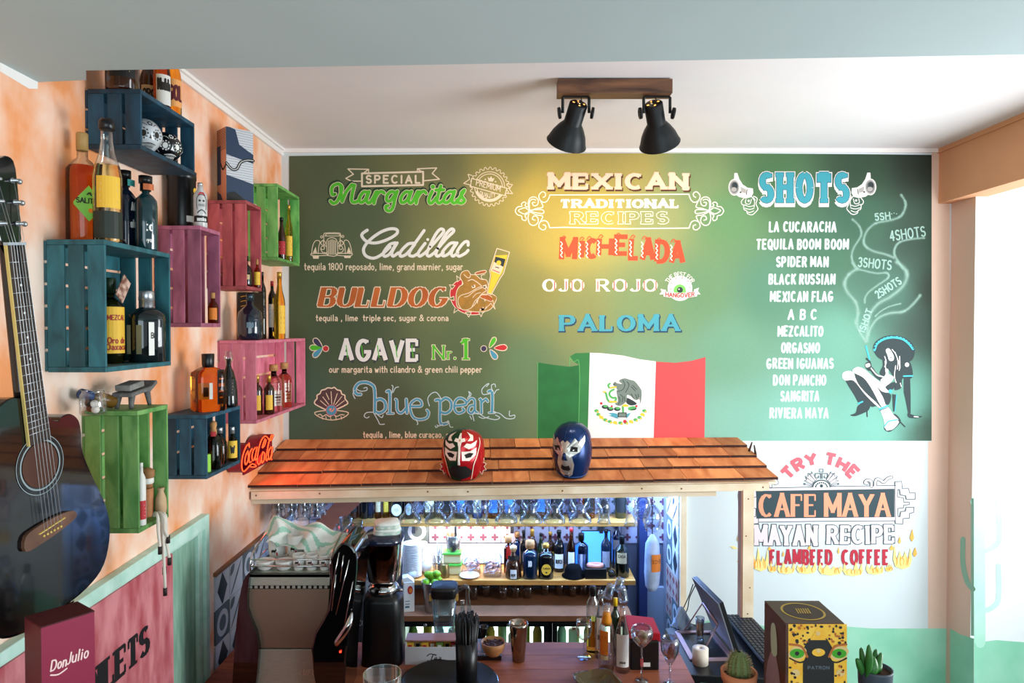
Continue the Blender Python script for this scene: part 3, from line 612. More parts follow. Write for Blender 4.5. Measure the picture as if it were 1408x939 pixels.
p.disc(420 + 314 / 8.8, 515 + 432 / 8.8, 7.9, 3, 4); p.disc(420 + 314 / 8.8, 515 + 432 / 8.8, 7, 4, 2); p.line(c2(S8((290, 425), (310, 412), (300, 440)), 3), 1.4, 5, 3); p.line(c2(S8((345, 410), (335, 432), (318, 445)), 3), 1.6, 5, 3)
p.build('shell_drawing', [cream, pmar, pblue, mat('paint_salmon', 'ee8d74', .7), mat('paint_pink_edge', 'd06a80', .7)], MU, 'cream outlined open shell with a blue pearl')
# blue pearl
BP = [(3.6, [(668, 240), (620, 235), (595, 180), (640, 110), (720, 92), (800, 120), (838, 190), (840, 460)]), (3.6, [(840, 320), (900, 295), (960, 330), (965, 420), (900, 465), (845, 450)]), (3.4, [(985, 205), (1020, 215), (1020, 465)]), (2.2, [(990, 470), (1065, 470)]),
      (3.2, [(1090, 300), (1105, 320), (1110, 430), (1160, 465), (1225, 400)]), (3.4, [(1220, 300), (1228, 465)]), (3.0, [(1290, 385), (1400, 380), (1395, 320), (1340, 300), (1275, 350), (1270, 430), (1310, 520), (1390, 545), (1470, 520), (1490, 460), (1470, 430)]),
      (3.4, [(1575, 310), (1615, 305), (1630, 350), (1628, 560), (1660, 600), (1710, 590)]), (3.4, [(1640, 320), (1700, 285), (1760, 330), (1760, 420), (1700, 468), (1640, 455)]), (3.0, [(1810, 380), (1940, 360), (1925, 305), (1860, 285), (1810, 330), (1805, 420), (1850, 468), (1920, 440), (1905, 410)]),
      (2.8, [(1965, 330), (2000, 292), (2045, 310), (2050, 430), (2085, 465)]), (3.0, [(2045, 370), (1990, 385), (1970, 440), (2010, 468), (2048, 420)]), (3.0, [(2110, 300), (2125, 310), (2130, 465)]), (2.8, [(2130, 340), (2180, 295), (2205, 325)]), (3.6, [(2215, 205), (2258, 215), (2258, 455)]), (2.0, [(2220, 462), (2290, 460)])]
def dBP(p, g, h, mi, dx, dy):
    for w, s_ in BP: p.line(c2(Z(420, 515, 8.8, s_), 4), w + 2 * g, h, mi)
layered('lettering', 'ornate blue lettering reading blue pearl', dBP, [(pwhite, .7, 0, 0), (pblue, 0, 0, 0)])
p = mp()
for s_ in ([(590, 190), (575, 235), (600, 290)], [(620, 175), (670, 200), (740, 190), (740, 155), (705, 165)], [(1040, 240), (1060, 150), (1045, 130)], [(1060, 215), (1090, 160), (1125, 150)], [(820, 455), (740, 460), (710, 500), (740, 525), (770, 510)], [(830, 470), (880, 560), (900, 600), (955, 600)], [(850, 465), (920, 520), (940, 490)],
           [(1340, 545), (1360, 590), (1350, 605)], [(1500, 380), (1480, 290), (1530, 225), (1590, 220), (1640, 290)], [(1605, 625), (1580, 640), (1570, 620)], [(1660, 605), (1620, 620), (1590, 610)], [(1710, 580), (1730, 560), (1750, 630), (1785, 635)], [(1960, 290), (1985, 240), (1975, 205), (2005, 235), (1985, 270)],
           [(2230, 230), (2150, 240), (2135, 180), (2190, 120), (2220, 110), (2190, 145)], [(2260, 200), (2250, 130), (2290, 115), (2300, 150)], [(2285, 230), (2310, 190), (2340, 180)], [(2270, 455), (2350, 470), (2430, 530), (2520, 530), (2530, 490), (2470, 500), (2470, 440)], [(2020, 480), (2090, 470), (2180, 520), (2300, 545), (2350, 520), (2300, 490)], [(2220, 510), (2150, 530), (2100, 510)], [(2020, 480), (2040, 560)], [(1990, 500), (2010, 540)]):
    p.line(c2(Z(420, 515, 8.8, s_), 4), 1.2, 3)
p.build('letter_flourishes', mat('paint_pale_blue', 'bfd0d4', .7), MU)
# MEXICAN TRADITIONAL RECIPES with frame
def dMex(p, g, h, mi, dx, dy): letter(p, 'MEXICAN', 757 + dx, 943 + dx, 258.5 + dy, 240 + dy, 6.6, h, mi, 3.6, serif=4.6, grow=g, gap=.42)
layered('lettering', 'cream slab letters reading MEXICAN with brown shadow', dMex, [(mat('paint_umber', '54301c', .7), .9, 1.4, 2.2), (mat('paint_salmon_line', 'f3bfa0', .7), .7, 0, 0), (cream, 0, 0, 0)])
p = mp(); letter(p, 'TRADITIONAL', 772, 932, 285, 275, 5.2, 1, 0, 2.6, serif=3.6, gap=.40); p.build('lettering', warmw, MU, 'heavy white slab letters reading TRADITIONAL')
def dRec(p, g, h, mi, dx, dy): letter(p, 'RECIPES', 787, 917, 306.5, 292.5, 5.0, h, mi, 2.4, serif=3.4, grow=g, gap=.44)
p_ = layered('lettering', 'outlined letters reading RECIPES', dRec, [(warmw, .9, 0, 0), (pbg, 0, 0, 0)])
orn = [[(527, 405), (500, 470), (455, 500), (400, 470), (385, 410), (430, 362), (470, 385), (465, 420), (440, 435)], [(400, 470), (430, 530), (430, 565), (350, 580), (270, 610)], [(270, 600), (430, 595), (430, 645), (270, 615)], [(270, 620), (350, 660), (430, 675), (420, 720), (390, 770)],
       [(265, 610), (245, 520), (270, 445), (330, 430), (375, 470), (365, 530), (320, 545), (300, 505), (335, 500)], [(265, 610), (262, 500), (300, 460), (345, 470)], [(265, 615), (245, 700), (270, 780), (330, 795), (375, 750), (365, 690), (320, 675), (300, 715), (335, 730)], [(262, 610), (210, 570), (165, 580), (120, 605), (165, 640), (210, 645), (262, 612)],
       [(235, 560), (205, 540), (220, 510), (190, 495), (160, 520), (165, 550), (110, 560), (80, 610), (110, 660), (160, 675), (170, 720), (210, 735), (222, 705), (205, 670), (240, 645)], [(525, 828), (500, 760), (455, 735), (400, 755), (385, 815), (430, 855), (470, 840), (470, 800), (440, 790)]]
p = mp()
for mir in (0, 1):
    for s_ in orn:
        q = c2(Z(700, 225, 9.39, s_), 4); q = [(1703.5 - x, y) for x, y in q] if mir else q; p.line(q, 1.35, 1)
p.line(Z(700, 225, 9.39, [(525, 405)]) + [(860, 267.5), (947.5, 267)], 1.5, 1); p.line(Z(700, 225, 9.39, [(525, 828)]) + [(775, 312.5), (860, 314.5), (947.5, 313.5)], 1.5, 1)
p.build('scroll_frame', warmw, MU, 'cream scrolled frame around the recipe heading')
# MICHELADA
p = mp(); xs = [769, 794, 804, 820, 844, 864, 880, 900, 920]; ws = [21, 8, 15, 20, 18, 13, 18, 17, 19]
for i, ch in enumerate('MICHELADA'):
    w0 = ws[i]; yt = 328 + 3 * math.sin(i * .9 + .5) + (3 if i > 4 else 0); ybm = yt + 29 - (4 if i in (1, 2, 3, 4) else 0)
    letter(p, ch, xs[i] + 3, xs[i] + w0, ybm - 2, yt, 7.4, 1, 0, 6.4, gap=.1, slant=.05)
    p.line(c2([(xs[i] + 2.6 + (1.6 if k % 2 else -.6), yt + 3 + k * 3) for k in range(8)], 3), 1.3, 3, 1)
    p.line(c2([(xs[i] + 3, yt - 1), (xs[i] + 6, yt - 5), (xs[i] + 9, yt - 3), (xs[i] + 6.5, yt - 1)], 3), 1.1, 3, 0)
p.build('lettering', [porange, warmw], MU, 'orange-red dripping letters reading MICHELADA')
# OJO ROJO
p = mp()
for t, a, b in (('OJO', 746, 803), ('ROJO', 820, 904)):
    letter(p, t, a + 2, b - 2, 400, 384.5, 5.0, 1, 0, 1.8, serif=3, gap=.42)
for x in (762.7, 778.6, 786.3, 801, 822, 844.3, 860.3, 877.6, 886, 902): p.line([(x, 387), (x, 398)], 1.3, 2.5, 1)
p.build('lettering', [warmw, pred], MU, 'white letters with red inlay reading OJO ROJO')
# eye badge
p = mp(); E = lambda *q: Z(900, 360, 13.41, q)
p.disc(935, 396.5, 17, 1, 0, 28, 17.3); p.disc(934.7, 399.5, 8.5, 2, 1, 20); p.disc(935, 398.5, 4, 3, 2); p.disc(933.6, 397.6, 1, 3.5, 0)
p.poly(E((165, 545), (470, 575), (780, 540), (785, 635), (600, 665), (350, 665), (165, 640)), 4, 0); p.poly(E((105, 495), (210, 520), (210, 600), (85, 600), (130, 550)), 3.5, 0); p.poly(E((820, 475), (725, 510), (730, 600), (850, 600), (800, 540)), 3.5, 0)
letter(p, 'HANGOVER', 915.5, 954.5, 407.4, 402.2, 1.2, 5, 3, gap=.3, warp=lambda X, Y: (X, Y + 1.2 - ((X - 935) / 20) ** 2 * 1.6))
def arcw(cx, cy, R, x0, x1, a0, a1):
    def f(X, Y): t = radians(a0 + (a1 - a0) * (X - x0) / (x1 - x0)); return (cx + (R + Y) * sin(t), cy - (R + Y) * cos(t))
    return f
letter(p, 'THE BEST FOR', 0, 50, 0, 5.4, .95, 1, 0, warp=arcw(935, 397, 17.6, 0, 50, -62, 62), gap=.3)
for a in range(0, 360, 40):
    t = radians(a); p.line([(935 + 12 * cos(t), 394 + 11 * sin(t)), (935 + 14.5 * cos(t + .12), 394 + 13.5 * sin(t + .12))], .6, 2.6, 3)
p.build('eye_badge', [pwhite, mat('paint_iris', '74c05a', .7), pdark, pred], MU, 'eyeball badge reading THE BEST FOR HANGOVER')
# PALOMA
def dPal(p, g, h, mi, dx, dy): letter(p, 'PALOMA', 772 + dx, 932 + dx, 454 + dy, 434.5 + dy, 6.8, h, mi, 2.8, serif=4.2, grow=g, gap=.42)
layered('lettering', 'teal slab letters reading PALOMA with navy shadow', dPal, [(navy, .8, .9, 1.4), (mat('paint_sky', '469cae', .7), 0, 0, 0)])
# SHOTS
def dSh(p, g, h, mi, dx, dy): letter(p, 'SHOTS', 1048 + dx, 1164 + dx, 276 + dy, 240 + dy, 8.6, h, mi, 7, serif=5.4, grow=g, gap=.62)
layered('lettering', 'big turquoise letters reading SHOTS with white shadow', dSh, [(pwhite, 1.6, -.3, 4.2), (pwhite, 1.6, 0, 0), (navy, .6, 0, 0), (pteal, 0, 0, 0)])
# shot list
for i, (t, a, b) in enumerate((('LA CUCARACHA', 1056, 1150), ('TEQUILA BOOM BOOM', 1039, 1167), ('SPIDER MAN', 1066, 1139), ('BLACK RUSSIAN', 1056, 1148), ('MEXICAN FLAG', 1058, 1145), ('A B C', 1082, 1123), ('MEZCALITO', 1068, 1132), ('ORGASMO', 1073, 1127), ('GREEN IGUANAS', 1053, 1146), ('DON PANCHO', 1062, 1136), ('SANGRITA', 1072, 1126), ('RIVIERA MAYA', 1057, 1139))):
    yb = [318, 342, 366, 390, 414, 438.5, 461.5, 484.5, 506, 529, 551, 574][i]
    p = mp(); letter(p, t, a + 2, b - 1, yb, yb - 12.5, 2.75, 1, 0, gap=.56, space=.6, jit=.35, seed=i, slant=.03)
    p.build('lettering', mat('paint_ice', 'd0dfdb', .7), MU, 'white hand lettered line reading %s' % t)
# pistols held by hands, left and right of the word
p = mp()
for mir in (0, 1):
    def G(*q):
        r = Z(900, 225, 9.39, q); return [(2206.5 - x, y - .5) for x, y in r] if mir else r
    def ln(w, *q): p.line(c2(G(*q), 4), w, 2, 0)
    p.poly(G((1030, 120), (1070, 120), (1095, 200), (1140, 270), (1200, 310), (1270, 320), (1275, 380), (1250, 430), (1180, 450), (1090, 430), (1050, 400), (1100, 330), (1090, 240), (1025, 200)), 1, 0)
    c0 = G((1030, 305))[0]; p.disc(c0[0], c0[1], 8.2, 2, 0, 20, 11.5); p.disc(c0[0], c0[1], 6.9, 3, 1, 20, 10); p.disc(c0[0], c0[1], 5.4, 4, 3, 20, 8); p.disc(c0[0] + .8, c0[1] - 2.4, 4, 4.5, 2, 12, 4.4); p.disc(c0[0] - .6, c0[1] + 3, 3.8, 5, 1, 12, 3.2)
    p.poly(G((1110, 300), (1180, 330), (1180, 380), (1120, 370)), 2, 1); p.disc(*G((1110, 370))[0], 1.2, 3, 2)
    ln(1, (1200, 330), (1190, 390)); p.line(G((1195, 335), (1185, 400)), .9, 3, 2)
    ln(1.2, (1150, 450), (1120, 490), (1135, 530), (1180, 535)); ln(1.2, (1150, 530), (1155, 590), (1190, 610), (1200, 645), (1260, 660), (1310, 620), (1335, 580), (1310, 520), (1325, 450), (1280, 420)); ln(1.1, (1180, 540), (1230, 555), (1280, 540)); ln(1.1, (1165, 575), (1230, 590), (1285, 575)); ln(1.1, (1190, 620), (1230, 630), (1280, 610))
    ln(1.1, (1255, 430), (1290, 480), (1285, 560)); ln(1.1, (1180, 460), (1175, 510), (1230, 520), (1250, 460))
    ln(1.0, (1270, 430), (1300, 470)); p.disc(*G((1215, 480))[0], 1.6, 2.4, 0)
p.build('pistol_drawings', [pwhite, mat('paint_silver', 'a9a4a0', .7), pdark, mat('paint_steel', '6c6c6c', .7)], MU, 'two white hands holding pistols beside the turquoise heading')
# smoke
p = mp(); sm = mat('paint_smoke', 'b4dccc', .8, alpha=.34)
K1 = lambda *q: Z(1140, 220, 6.26, q); K2 = lambda *q: Z(1140, 360, 8.533, q)
for w, s_ in ((1.6, K1((620, 300), (660, 380), (620, 480), (520, 520), (400, 545), (320, 620), (300, 720), (370, 780), (480, 810), (560, 840))), (1.4, K1((200, 510), (260, 570), (275, 650), (210, 760), (195, 850), (240, 930))), (1.4, K1((820, 670), (680, 685), (590, 720), (560, 800), (600, 880), (640, 940))),
              (2.4, K2((790, 0), (880, 70), (915, 160), (870, 280), (720, 410), (590, 480), (500, 580), (460, 700), (440, 930))), (2.2, K2((330, 80), (230, 150), (180, 250), (210, 350), (310, 470), (340, 600), (320, 720), (370, 840), (430, 935))), (1.3, K2((270, 10), (320, 75), (440, 110), (560, 135), (680, 130), (690, 190), (560, 280), (460, 360), (420, 430), (420, 480))),
              (1.8, K2((1070, 390), (1000, 480), (880, 580), (720, 600), (590, 650), (500, 750), (450, 880))), (1.0, K2((840, 490), (720, 520), (620, 570), (540, 640)))):
    p.line(c2(s_, 4), w * 1.3, 1, 0); p.line(c2(s_, 4), w * 3.2, .4, 2)
for t, x0, x1, cxx, cyy, ang, hh in (('5SH', 0, 20, 1204, 303, -6, 9), ('4SHOTS', 0, 48, 1225, 331, -8, 13), ('3SHOTS', 0, 45, 1180, 366, 6, 12), ('2SHOTS', 0, 38, 1208, 410, -33, 10), ('1SHOT', 0, 33, 1188, 458, -70, 8)):
    c_, s_ = cos(radians(ang)), sin(radians(ang)); letter(p, t, x0, x1, 0, hh, 2.0, 2, 1, warp=lambda X, Y: (cxx + X * c_ + Y * s_, cyy + X * s_ - Y * c_), gap=.35)
for k in range(3): p.disc(1226 + 3.4 * k, 294 - (k % 2), .8, 2, 1)
p.build('smoke_drawing', [sm, mat('paint_smoke_letters', 'b4d8cc', .8, alpha=.6), mat('paint_smoke_haze', 'b4dccc', .8, alpha=.12)], MU, 'pale curling smoke with the words 1SHOT to 4SHOTS')
# seated woman with a wide hat
p = mp(); WN_ = lambda *q: Z(1150, 450, 6.26, q); DK, SK, TQ = 0, 1, 2
def wf(m, h, *q): p.poly(c2(WN_(*q), 4, True), h, m)
wf(DK, 3, (318, 190), (335, 130), (400, 85), (490, 68), (590, 90), (650, 135), (675, 200), (660, 270), (620, 300), (560, 310), (430, 290), (360, 260))
p.line(c2(WN_((328, 195), (350, 140), (410, 100), (490, 85), (570, 100), (625, 140), (660, 185)), 5), 3.4, 4, TQ)
for k in range(17):
    q = c2(WN_((328, 180), (350, 128), (410, 90), (490, 75), (570, 90), (630, 130), (664, 180)), 5); p.disc(*q[min(len(q) - 1, int(k * (len(q) - 1) / 16))], .9, 4.5, DK)
wf(DK, 2, (410, 250), (400, 330), (380, 370), (375, 405), (420, 420), (440, 360), (480, 410), (510, 480), (500, 540), (560, 520), (570, 440), (650, 435), (640, 340), (620, 300), (560, 260))
wf(SK, 3.5, (425, 200), (445, 180), (470, 200), (495, 250), (490, 285), (455, 285), (440, 240)); p.line(WN_((452, 215), (470, 210)), .9, 4, DK); p.line(WN_((460, 262), (475, 258)), .9, 4, DK)
for s_ in ([(415, 250), (430, 300), (415, 340)], [(480, 190), (515, 240), (545, 330), (540, 370)], [(505, 215), (530, 290), (525, 360)], [(510, 330), (500, 420), (515, 475)], [(545, 250), (548, 350)], [(550, 480), (560, 510)], [(420, 290), (425, 370)]): p.line(c2(WN_(*s_), 3), 1.1, 5, SK)
wf(SK, 2.5, (420, 360), (445, 360), (450, 400), (495, 435), (440, 500), (420, 508), (380, 460), (405, 430), (425, 400)); wf(DK, 2.7, (425, 508), (500, 470), (500, 520), (460, 545), (440, 540))
p.line(c2(WN_((300, 355), (340, 410), (385, 445)), 4), 5.5, 2.2, DK); p.line(c2(WN_((300, 352), (350, 410), (400, 425)), 4), 1.6, 2.6, SK); wf(DK, 2.4, (245, 330), (265, 300), (300, 310), (300, 370), (270, 370)); wf(SK, 2.8, (250, 320), (285, 310), (290, 335), (260, 345)); p.line(WN_((255, 162), (285, 275)), 2.2, 3, TQ); p.line(WN_((260, 270), (290, 300)), 2.6, 3.2, DK)
wf(DK, 2.2, (590, 300), (640, 310), (655, 430), (570, 435)); p.disc(*WN_((608, 322))[0], 3, 3.1, SK); p.line(WN_((580, 420), (655, 418)), 2, 3.2, TQ)
p.poly(WN_((580, 440), (635, 440), (640, 600), (640, 740), (620, 755), (600, 650), (580, 560)), 2, DK); wf(DK, 2, (615, 740), (680, 760), (740, 765), (700, 782), (625, 778)); p.line(WN_((670, 768), (705, 772)), 1.4, 3, SK)
wf(DK, 1, (75, 450), (130, 440), (200, 500), (300, 640), (280, 680), (200, 660), (150, 580)); wf(DK, 1, (190, 670), (290, 650), (280, 710), (230, 740), (160, 765), (118, 755), (165, 735)); p.line(WN_((262, 700), (265, 768)), 1.8, 1.2, DK); p.line(WN_((190, 655), (225, 640)), 2.2, 3, TQ)
wf(DK, 1.2, (160, 390), (240, 440), (340, 480), (440, 560), (470, 590), (460, 650), (420, 680), (340, 680), (280, 660))
wf(SK, 2, (52, 430), (60, 390), (110, 375), (150, 395), (170, 450), (230, 520), (300, 600), (380, 690), (340, 670), (240, 570), (150, 460), (80, 458))
wf(SK, 2.4, (140, 370), (180, 342), (240, 360), (310, 420), (400, 490), (450, 545), (440, 562), (390, 550), (350, 510), (400, 600), (440, 680), (390, 685), (310, 540), (240, 440), (160, 395))
wf(DK, 2.6, (335, 480), (380, 550), (460, 570), (470, 610), (430, 670), (400, 600)); wf(DK, 2.2, (160, 400), (240, 450), (320, 560), (370, 660), (280, 590), (190, 490))
wf(SK, 2.6, (380, 700), (440, 685), (490, 750), (540, 810), (480, 880), (420, 870), (410, 800)); p.line(WN_((372, 705), (440, 675)), 2.4, 3, TQ); p.line(WN_((375, 715), (440, 690)), 1, 3.2, DK)
wf(DK, 2.3, (490, 745), (550, 790), (545, 830), (470, 895), (425, 890), (415, 850)); wf(SK, 3, (425, 850), (500, 810), (540, 815), (500, 845), (440, 890)); p.line(c2(WN_((415, 850), (450, 810), (525, 795)), 3), 1.8, 3.4, TQ); p.line(WN_((535, 800), (590, 855)), 1.8, 2.4, DK)
p.poly(WN_((480, 575), (520, 580), (500, 725), (488, 725)), 2, DK); p.line(WN_((518, 580), (505, 720)), 1, 3, TQ); p.disc(*WN_((465, 550))[0], 2.6, 3, TQ)
p.build('woman_drawing', [mat('paint_charcoal', '233336', .7), mat('paint_skin_white', 'e8e0dc', .7), mat('paint_turquoise', '3cb4c4', .7)], MU, 'painted seated woman in a wide dark hat holding a smoking pistol')
# waving flag with crest
p = mp(); Q = lambda *q: Z(720, 470, 5.03, q)
p.poly(Q((98, 142), (210, 160), (320, 172), (385, 160), (385, 700), (95, 700)), 1, 0); p.poly(Q((320, 100), (360, 78), (458, 75), (445, 700), (380, 700), (386, 160), (350, 140)), 1, 4); p.line(Q((320, 105), (318, 165)), .9, 2, 5); p.line(c2(Q((320, 110), (345, 140), (386, 160), (380, 600)), 4), .8, 2, 5)
p.poly(Q((458, 75), (540, 78), (690, 95), (800, 120), (915, 135), (900, 700), (442, 700)), 1, 1); p.poly(Q((915, 137), (1050, 145), (1160, 132), (1258, 105), (1250, 700), (898, 700)), 1, 2)
p.line(Q((98, 142), (95, 700)), .8, 2, 5)
p.build('flag_painting', [mat('flag_green', '1f6a35', .7, var=.1, scale=14), mat('flag_white', 'e6e4e4', .7), mat('flag_red', 'd2494c', .7), pdark, mat('flag_green2', '2f7a40', .7, var=.1), mat('flag_edge', '5fae66', .7)], MU, 'painted waving flag with green, white and red fields')
p = mp(); R10 = lambda *q: Z(820, 500, 10.44, q); cf = lambda m, h, *q: p.poly(c2(R10(*q), 4, True), h, m)
cf(0, 3, (325, 245), (400, 210), (480, 230), (545, 250), (600, 310), (650, 400), (635, 570), (615, 480), (590, 520), (540, 510), (500, 470), (440, 450), (430, 540), (340, 605), (265, 575), (310, 540), (290, 400), (300, 370), (240, 300), (270, 260), (300, 280), (370, 290))
cf(1, 2.5, (440, 490), (580, 570), (500, 600), (430, 560))
for s_ in ([(380, 240), (410, 300), (380, 370), (310, 400)], [(440, 260), (470, 310), (420, 410)], [(520, 310), (580, 370)], [(500, 330), (560, 390)], [(340, 440), (380, 480), (370, 550)], [(320, 470), (340, 530), (310, 590)], [(400, 470), (410, 540)], [(560, 440), (585, 500)], [(600, 440), (610, 510)], [(500, 430), (530, 490)], [(245, 300), (275, 290)]): p.line(c2(R10(*s_), 3), .8, 4, 1)
p.line(c2(R10((250, 370), (200, 400), (190, 450), (230, 490), (280, 490), (265, 540), (200, 550), (160, 510), (140, 430), (120, 405)), 4), 2.6, 3.5, 2); p.line(c2(R10((185, 345), (170, 310), (195, 285)), 3), 2.4, 3.5, 2); p.line(R10((205, 345), (280, 335)), 2.2, 4, 3); p.line(R10((195, 545), (285, 548)), 2.4, 4.2, 3); p.line(R10((100, 402), (130, 404)), 1.8, 4, 3)
for x, y, m in ((125, 620, 1), (200, 650, 1), (300, 650, 1), (500, 645, 2), (530, 640, 1)): p.disc(*R10((x, y))[0], 4.6, 3, m, 12, 2.8); p.disc(*R10((x + 8, y - 10))[0], 3, 3.4, 2, 12, 1.6)
p.line(R10((380, 610), (385, 690)), 2.6, 4, 2); cf(3, 4, (370, 610), (410, 580), (465, 600), (440, 620)); p.poly(R10((310, 700), (435, 700), (435, 770), (305, 770)), 4, 1); p.poly(R10((325, 712), (422, 712), (422, 758), (320, 758)), 4.5, 0)
p.poly(R10((170, 710), (240, 705), (300, 720), (310, 790), (430, 790), (440, 720), (495, 705), (470, 745), (425, 790), (310, 785), (180, 745), (220, 735)), 3.2, 4)
for k in range(13):
    a = radians(200 - k * 18.5 + 0); x = 350 - 0 + 345 * cos(a); y = 560 + 290 * sin(radians(20 + k * 11.7)); 
    t = pi * (0.08 + k / 12 * .84); x = 345 - 355 * cos(t); y = 590 + 260 * sin(t) ** .8
    c0 = R10((x, y))[0]; p.disc(c0[0], c0[1], 3.0, 3, 3 if k % 3 == 2 else 2, 8, 2.2); p.disc(c0[0] + 2, c0[1] + 1.5, 1.4, 3.4, 3)
p.disc(*R10((410, 830))[0], 2.4, 4, 5); p.disc(*R10((70, 570))[0], 1.8, 3, 5); p.disc(*R10((575, 610))[0], 1.6, 3, 5); p.disc(*R10((222, 610))[0], 1.4, 3, 5)
p.build('crest_painting', [pgrey, pdark, mat('crest_green', '4fae5c', .7), pyel, mat('crest_blue', '4aa0b4', .7), pred], MU, 'painted crest of an eagle on a cactus biting a snake')
# ---- coffee sign painted on the white wall
lav = mat('paint_lavender', 'e6d6dc', .7); slate = mat('paint_slate', '2c4148', .7); salm = mat('paint_peach_letters', 'f29a78', .7); coral = mat('paint_coral', 'e4606c', .7); crim = mat('paint_crimson', 'b8283c', .7)
T = lambda *q: Z(990, 600, 4.47, q)
p = mp(); ms = [slate, lav, salm]
letter(p, 'TRY THE', 0, 100, 0, 15, 5.2, 1, 0, warp=arcw(1129, 692, 54, 0, 100, -52, 50), gap=.42, wh=4.8)
p.build('lettering', coral, WB, 'coral arched letters reading TRY THE')
p = mp()
def ol(pts, m, h, w=.9, sm=0):
    q = c2(pts, 3, True) if sm else pts; p.poly(q, h, m); p.line(q + q[:2], w, h + .4, 0)
U = lambda *q: Z(1130, 640, 9.39, q)
right = U((945, 210), (1030, 205), (1040, 300), (1120, 298), (1135, 355), (1205, 355), (1205, 435), (1090, 435), (1085, 390), (1015, 380), (1005, 310), (980, 310), (975, 405), (1055, 420), (1060, 475), (1130, 475), (1130, 505), (1058, 510), (1055, 545), (980, 555), (985, 660), (1010, 660), (1020, 595), (1080, 590), (1090, 540), (1190, 540), (1185, 605), (1130, 620), (1130, 680), (1050, 685), (1045, 755), (950, 750))
ol(right, 1, 1.5); left = [(2274 - x, y) for x, y in right]; ol(left, 1, 1.5)
ol([(1036, 671.5), (1140, 669), (1232, 667.5), (1232, 716), (1140, 716.5), (1036, 718)], 1, 1)
p.poly([(1040, 675), (1140, 673.5), (1230, 672), (1230, 711), (1140, 712), (1040, 713)], 2.6, 0)
for s_ in (U((640, 270), (640, 210), (600, 190), (570, 200), (560, 225), (590, 230)), U((690, 270), (695, 200), (720, 175), (760, 190), (800, 215), (850, 170), (900, 150)), [(2 * 1129 - x, y) for x, y in U((640, 270), (640, 210), (600, 190), (570, 200), (560, 225), (590, 230))], [(2 * 1129 - x - 6, y) for x, y in U((690, 270), (695, 200), (740, 180), (790, 195), (800, 230), (770, 240))]):
    p.line(c2(s_, 4), 4.6, 1.2, 0); p.line(c2(s_, 4), 3.0, 1.9, 1)
C0 = (1129.5, 670)
p.poly([(C0[0] + 12.6 * cos(t), C0[1] - 10.5 * sin(t)) for t in [pi * i / 16 for i in range(17)]], 2, 0); p.poly([(C0[0] + 11 * cos(t), C0[1] - 9 * sin(t)) for t in [pi * i / 16 for i in range(17)]], 2.4, 3)
for i in range(9): t = pi * (i + .5) / 9; p.disc(C0[0] + 8 * cos(t), C0[1] - 6.4 * sin(t), 1.2, 2.8, 0, 8)
p.disc(C0[0], C0[1] - 2, 2.4, 2.8, 0, 8)
for sg in (-1, 1):
    for a0, l_, w_ in ((12, 12, 2), (28, 12, 5), (42, 14, 6), (55, 13, 4)):
        t = radians(a0); u = (cos(t) * sg, -sin(t)); n = (-u[1], u[0]); b0 = (C0[0] + u[0] * 13.5, C0[1] + u[1] * 12); ol([(b0[0] - n[0] * w_ * .3, b0[1] - n[1] * w_ * .3), (b0[0] + u[0] * l_ - n[0] * w_ / 2, b0[1] + u[1] * l_ - n[1] * w_ / 2), (b0[0] + u[0] * l_ * .75, b0[1] + u[1] * l_ * .75), (b0[0] + u[0] * l_ + n[0] * w_ / 2, b0[1] + u[1] * l_ + n[1] * w_ / 2), (b0[0] + n[0] * w_ * .3, b0[1] + n[1] * w_ * .3)], 1, 1.2, .6)
    p.line([(C0[0] + sg * 1, 658), (C0[0] + sg * 1, 651), (C0[0] + sg * 8.5, 651), (C0[0] + sg * 8.5, 657), (C0[0] + sg * 4, 657), (C0[0] + sg * 4, 654)], 1, 2)
p.line([(1127, 649), (1127, 645), (1132, 645), (1132, 649), (1127, 649)], .8, 2)
p.build('ornament_frame', [slate, lav, salm, wht], WB, 'dark sign panel painted on the wall with pink stepped ornaments')
p = mp(); letter(p, 'CAFE MAYA', 1046, 1222, 709.5, 680.5, 6.2, 4, 0, 2.6, serif=3.2, gap=.33, space=.42); p.build('lettering', salm, WB, 'peach letters reading CAFE MAYA on the dark panel')
p = mp()
def dMR(g, h, mi): letter(p, 'MAYAN', 1040.5, 1121, 748, 724, 5.6, h, mi, 4.2, serif=3.2, grow=g, gap=.44, jit=.6, seed=3); letter(p, 'RECIPE', 1139, 1228, 746, 724, 5.4, h, mi, 4.0, serif=3.0, grow=g, gap=.44, jit=.6, seed=5)
dMR(1.1, 1, 0); dMR(.1, 2, 1); p.build('lettering', [slate, lav], WB, 'outlined pale pink letters reading MAYAN RECIPE')
p = mp(); letter(p, 'FLAMBEED', 1060, 1143, 775.5, 757, 4.2, 1, 0, 3.6, gap=.56); letter(p, 'COFFEE', 1159, 1221, 775.5, 757, 4.4, 1, 0, 3.6, gap=.56); p.build('lettering', crim, WB, 'crimson letters reading FLAMBEED COFFEE')
p = mp(); rf = random.Random(8)
def flame(x, y, w, hh):
    n = 7; pts = [(x - w / 2, y - hh * .35)]
    for k in range(n): pts.append((x - w / 2 + w * (k + .5) / n, y - hh * (.55 + .45 * rf.random()) if k % 2 == 0 else y - hh * .35))
    pts += [(x + w / 2, y - hh * .35), (x + w * .38, y - hh * .08), (x, y + hh * .02), (x - w * .38, y - hh * .08)]
    p.poly(pts, 3, 0)
    for k in range(6): xx = x - w * .38 + w * .76 * rf.random(); p.line(c2([(xx, y - hh * .1), (xx + rf.uniform(-2, 2), y - hh * .3), (xx + rf.uniform(-3, 3), y - hh * .5)], 3), 1.4, 3.5 + .1 * k, 1 + k % 2, taper=True)
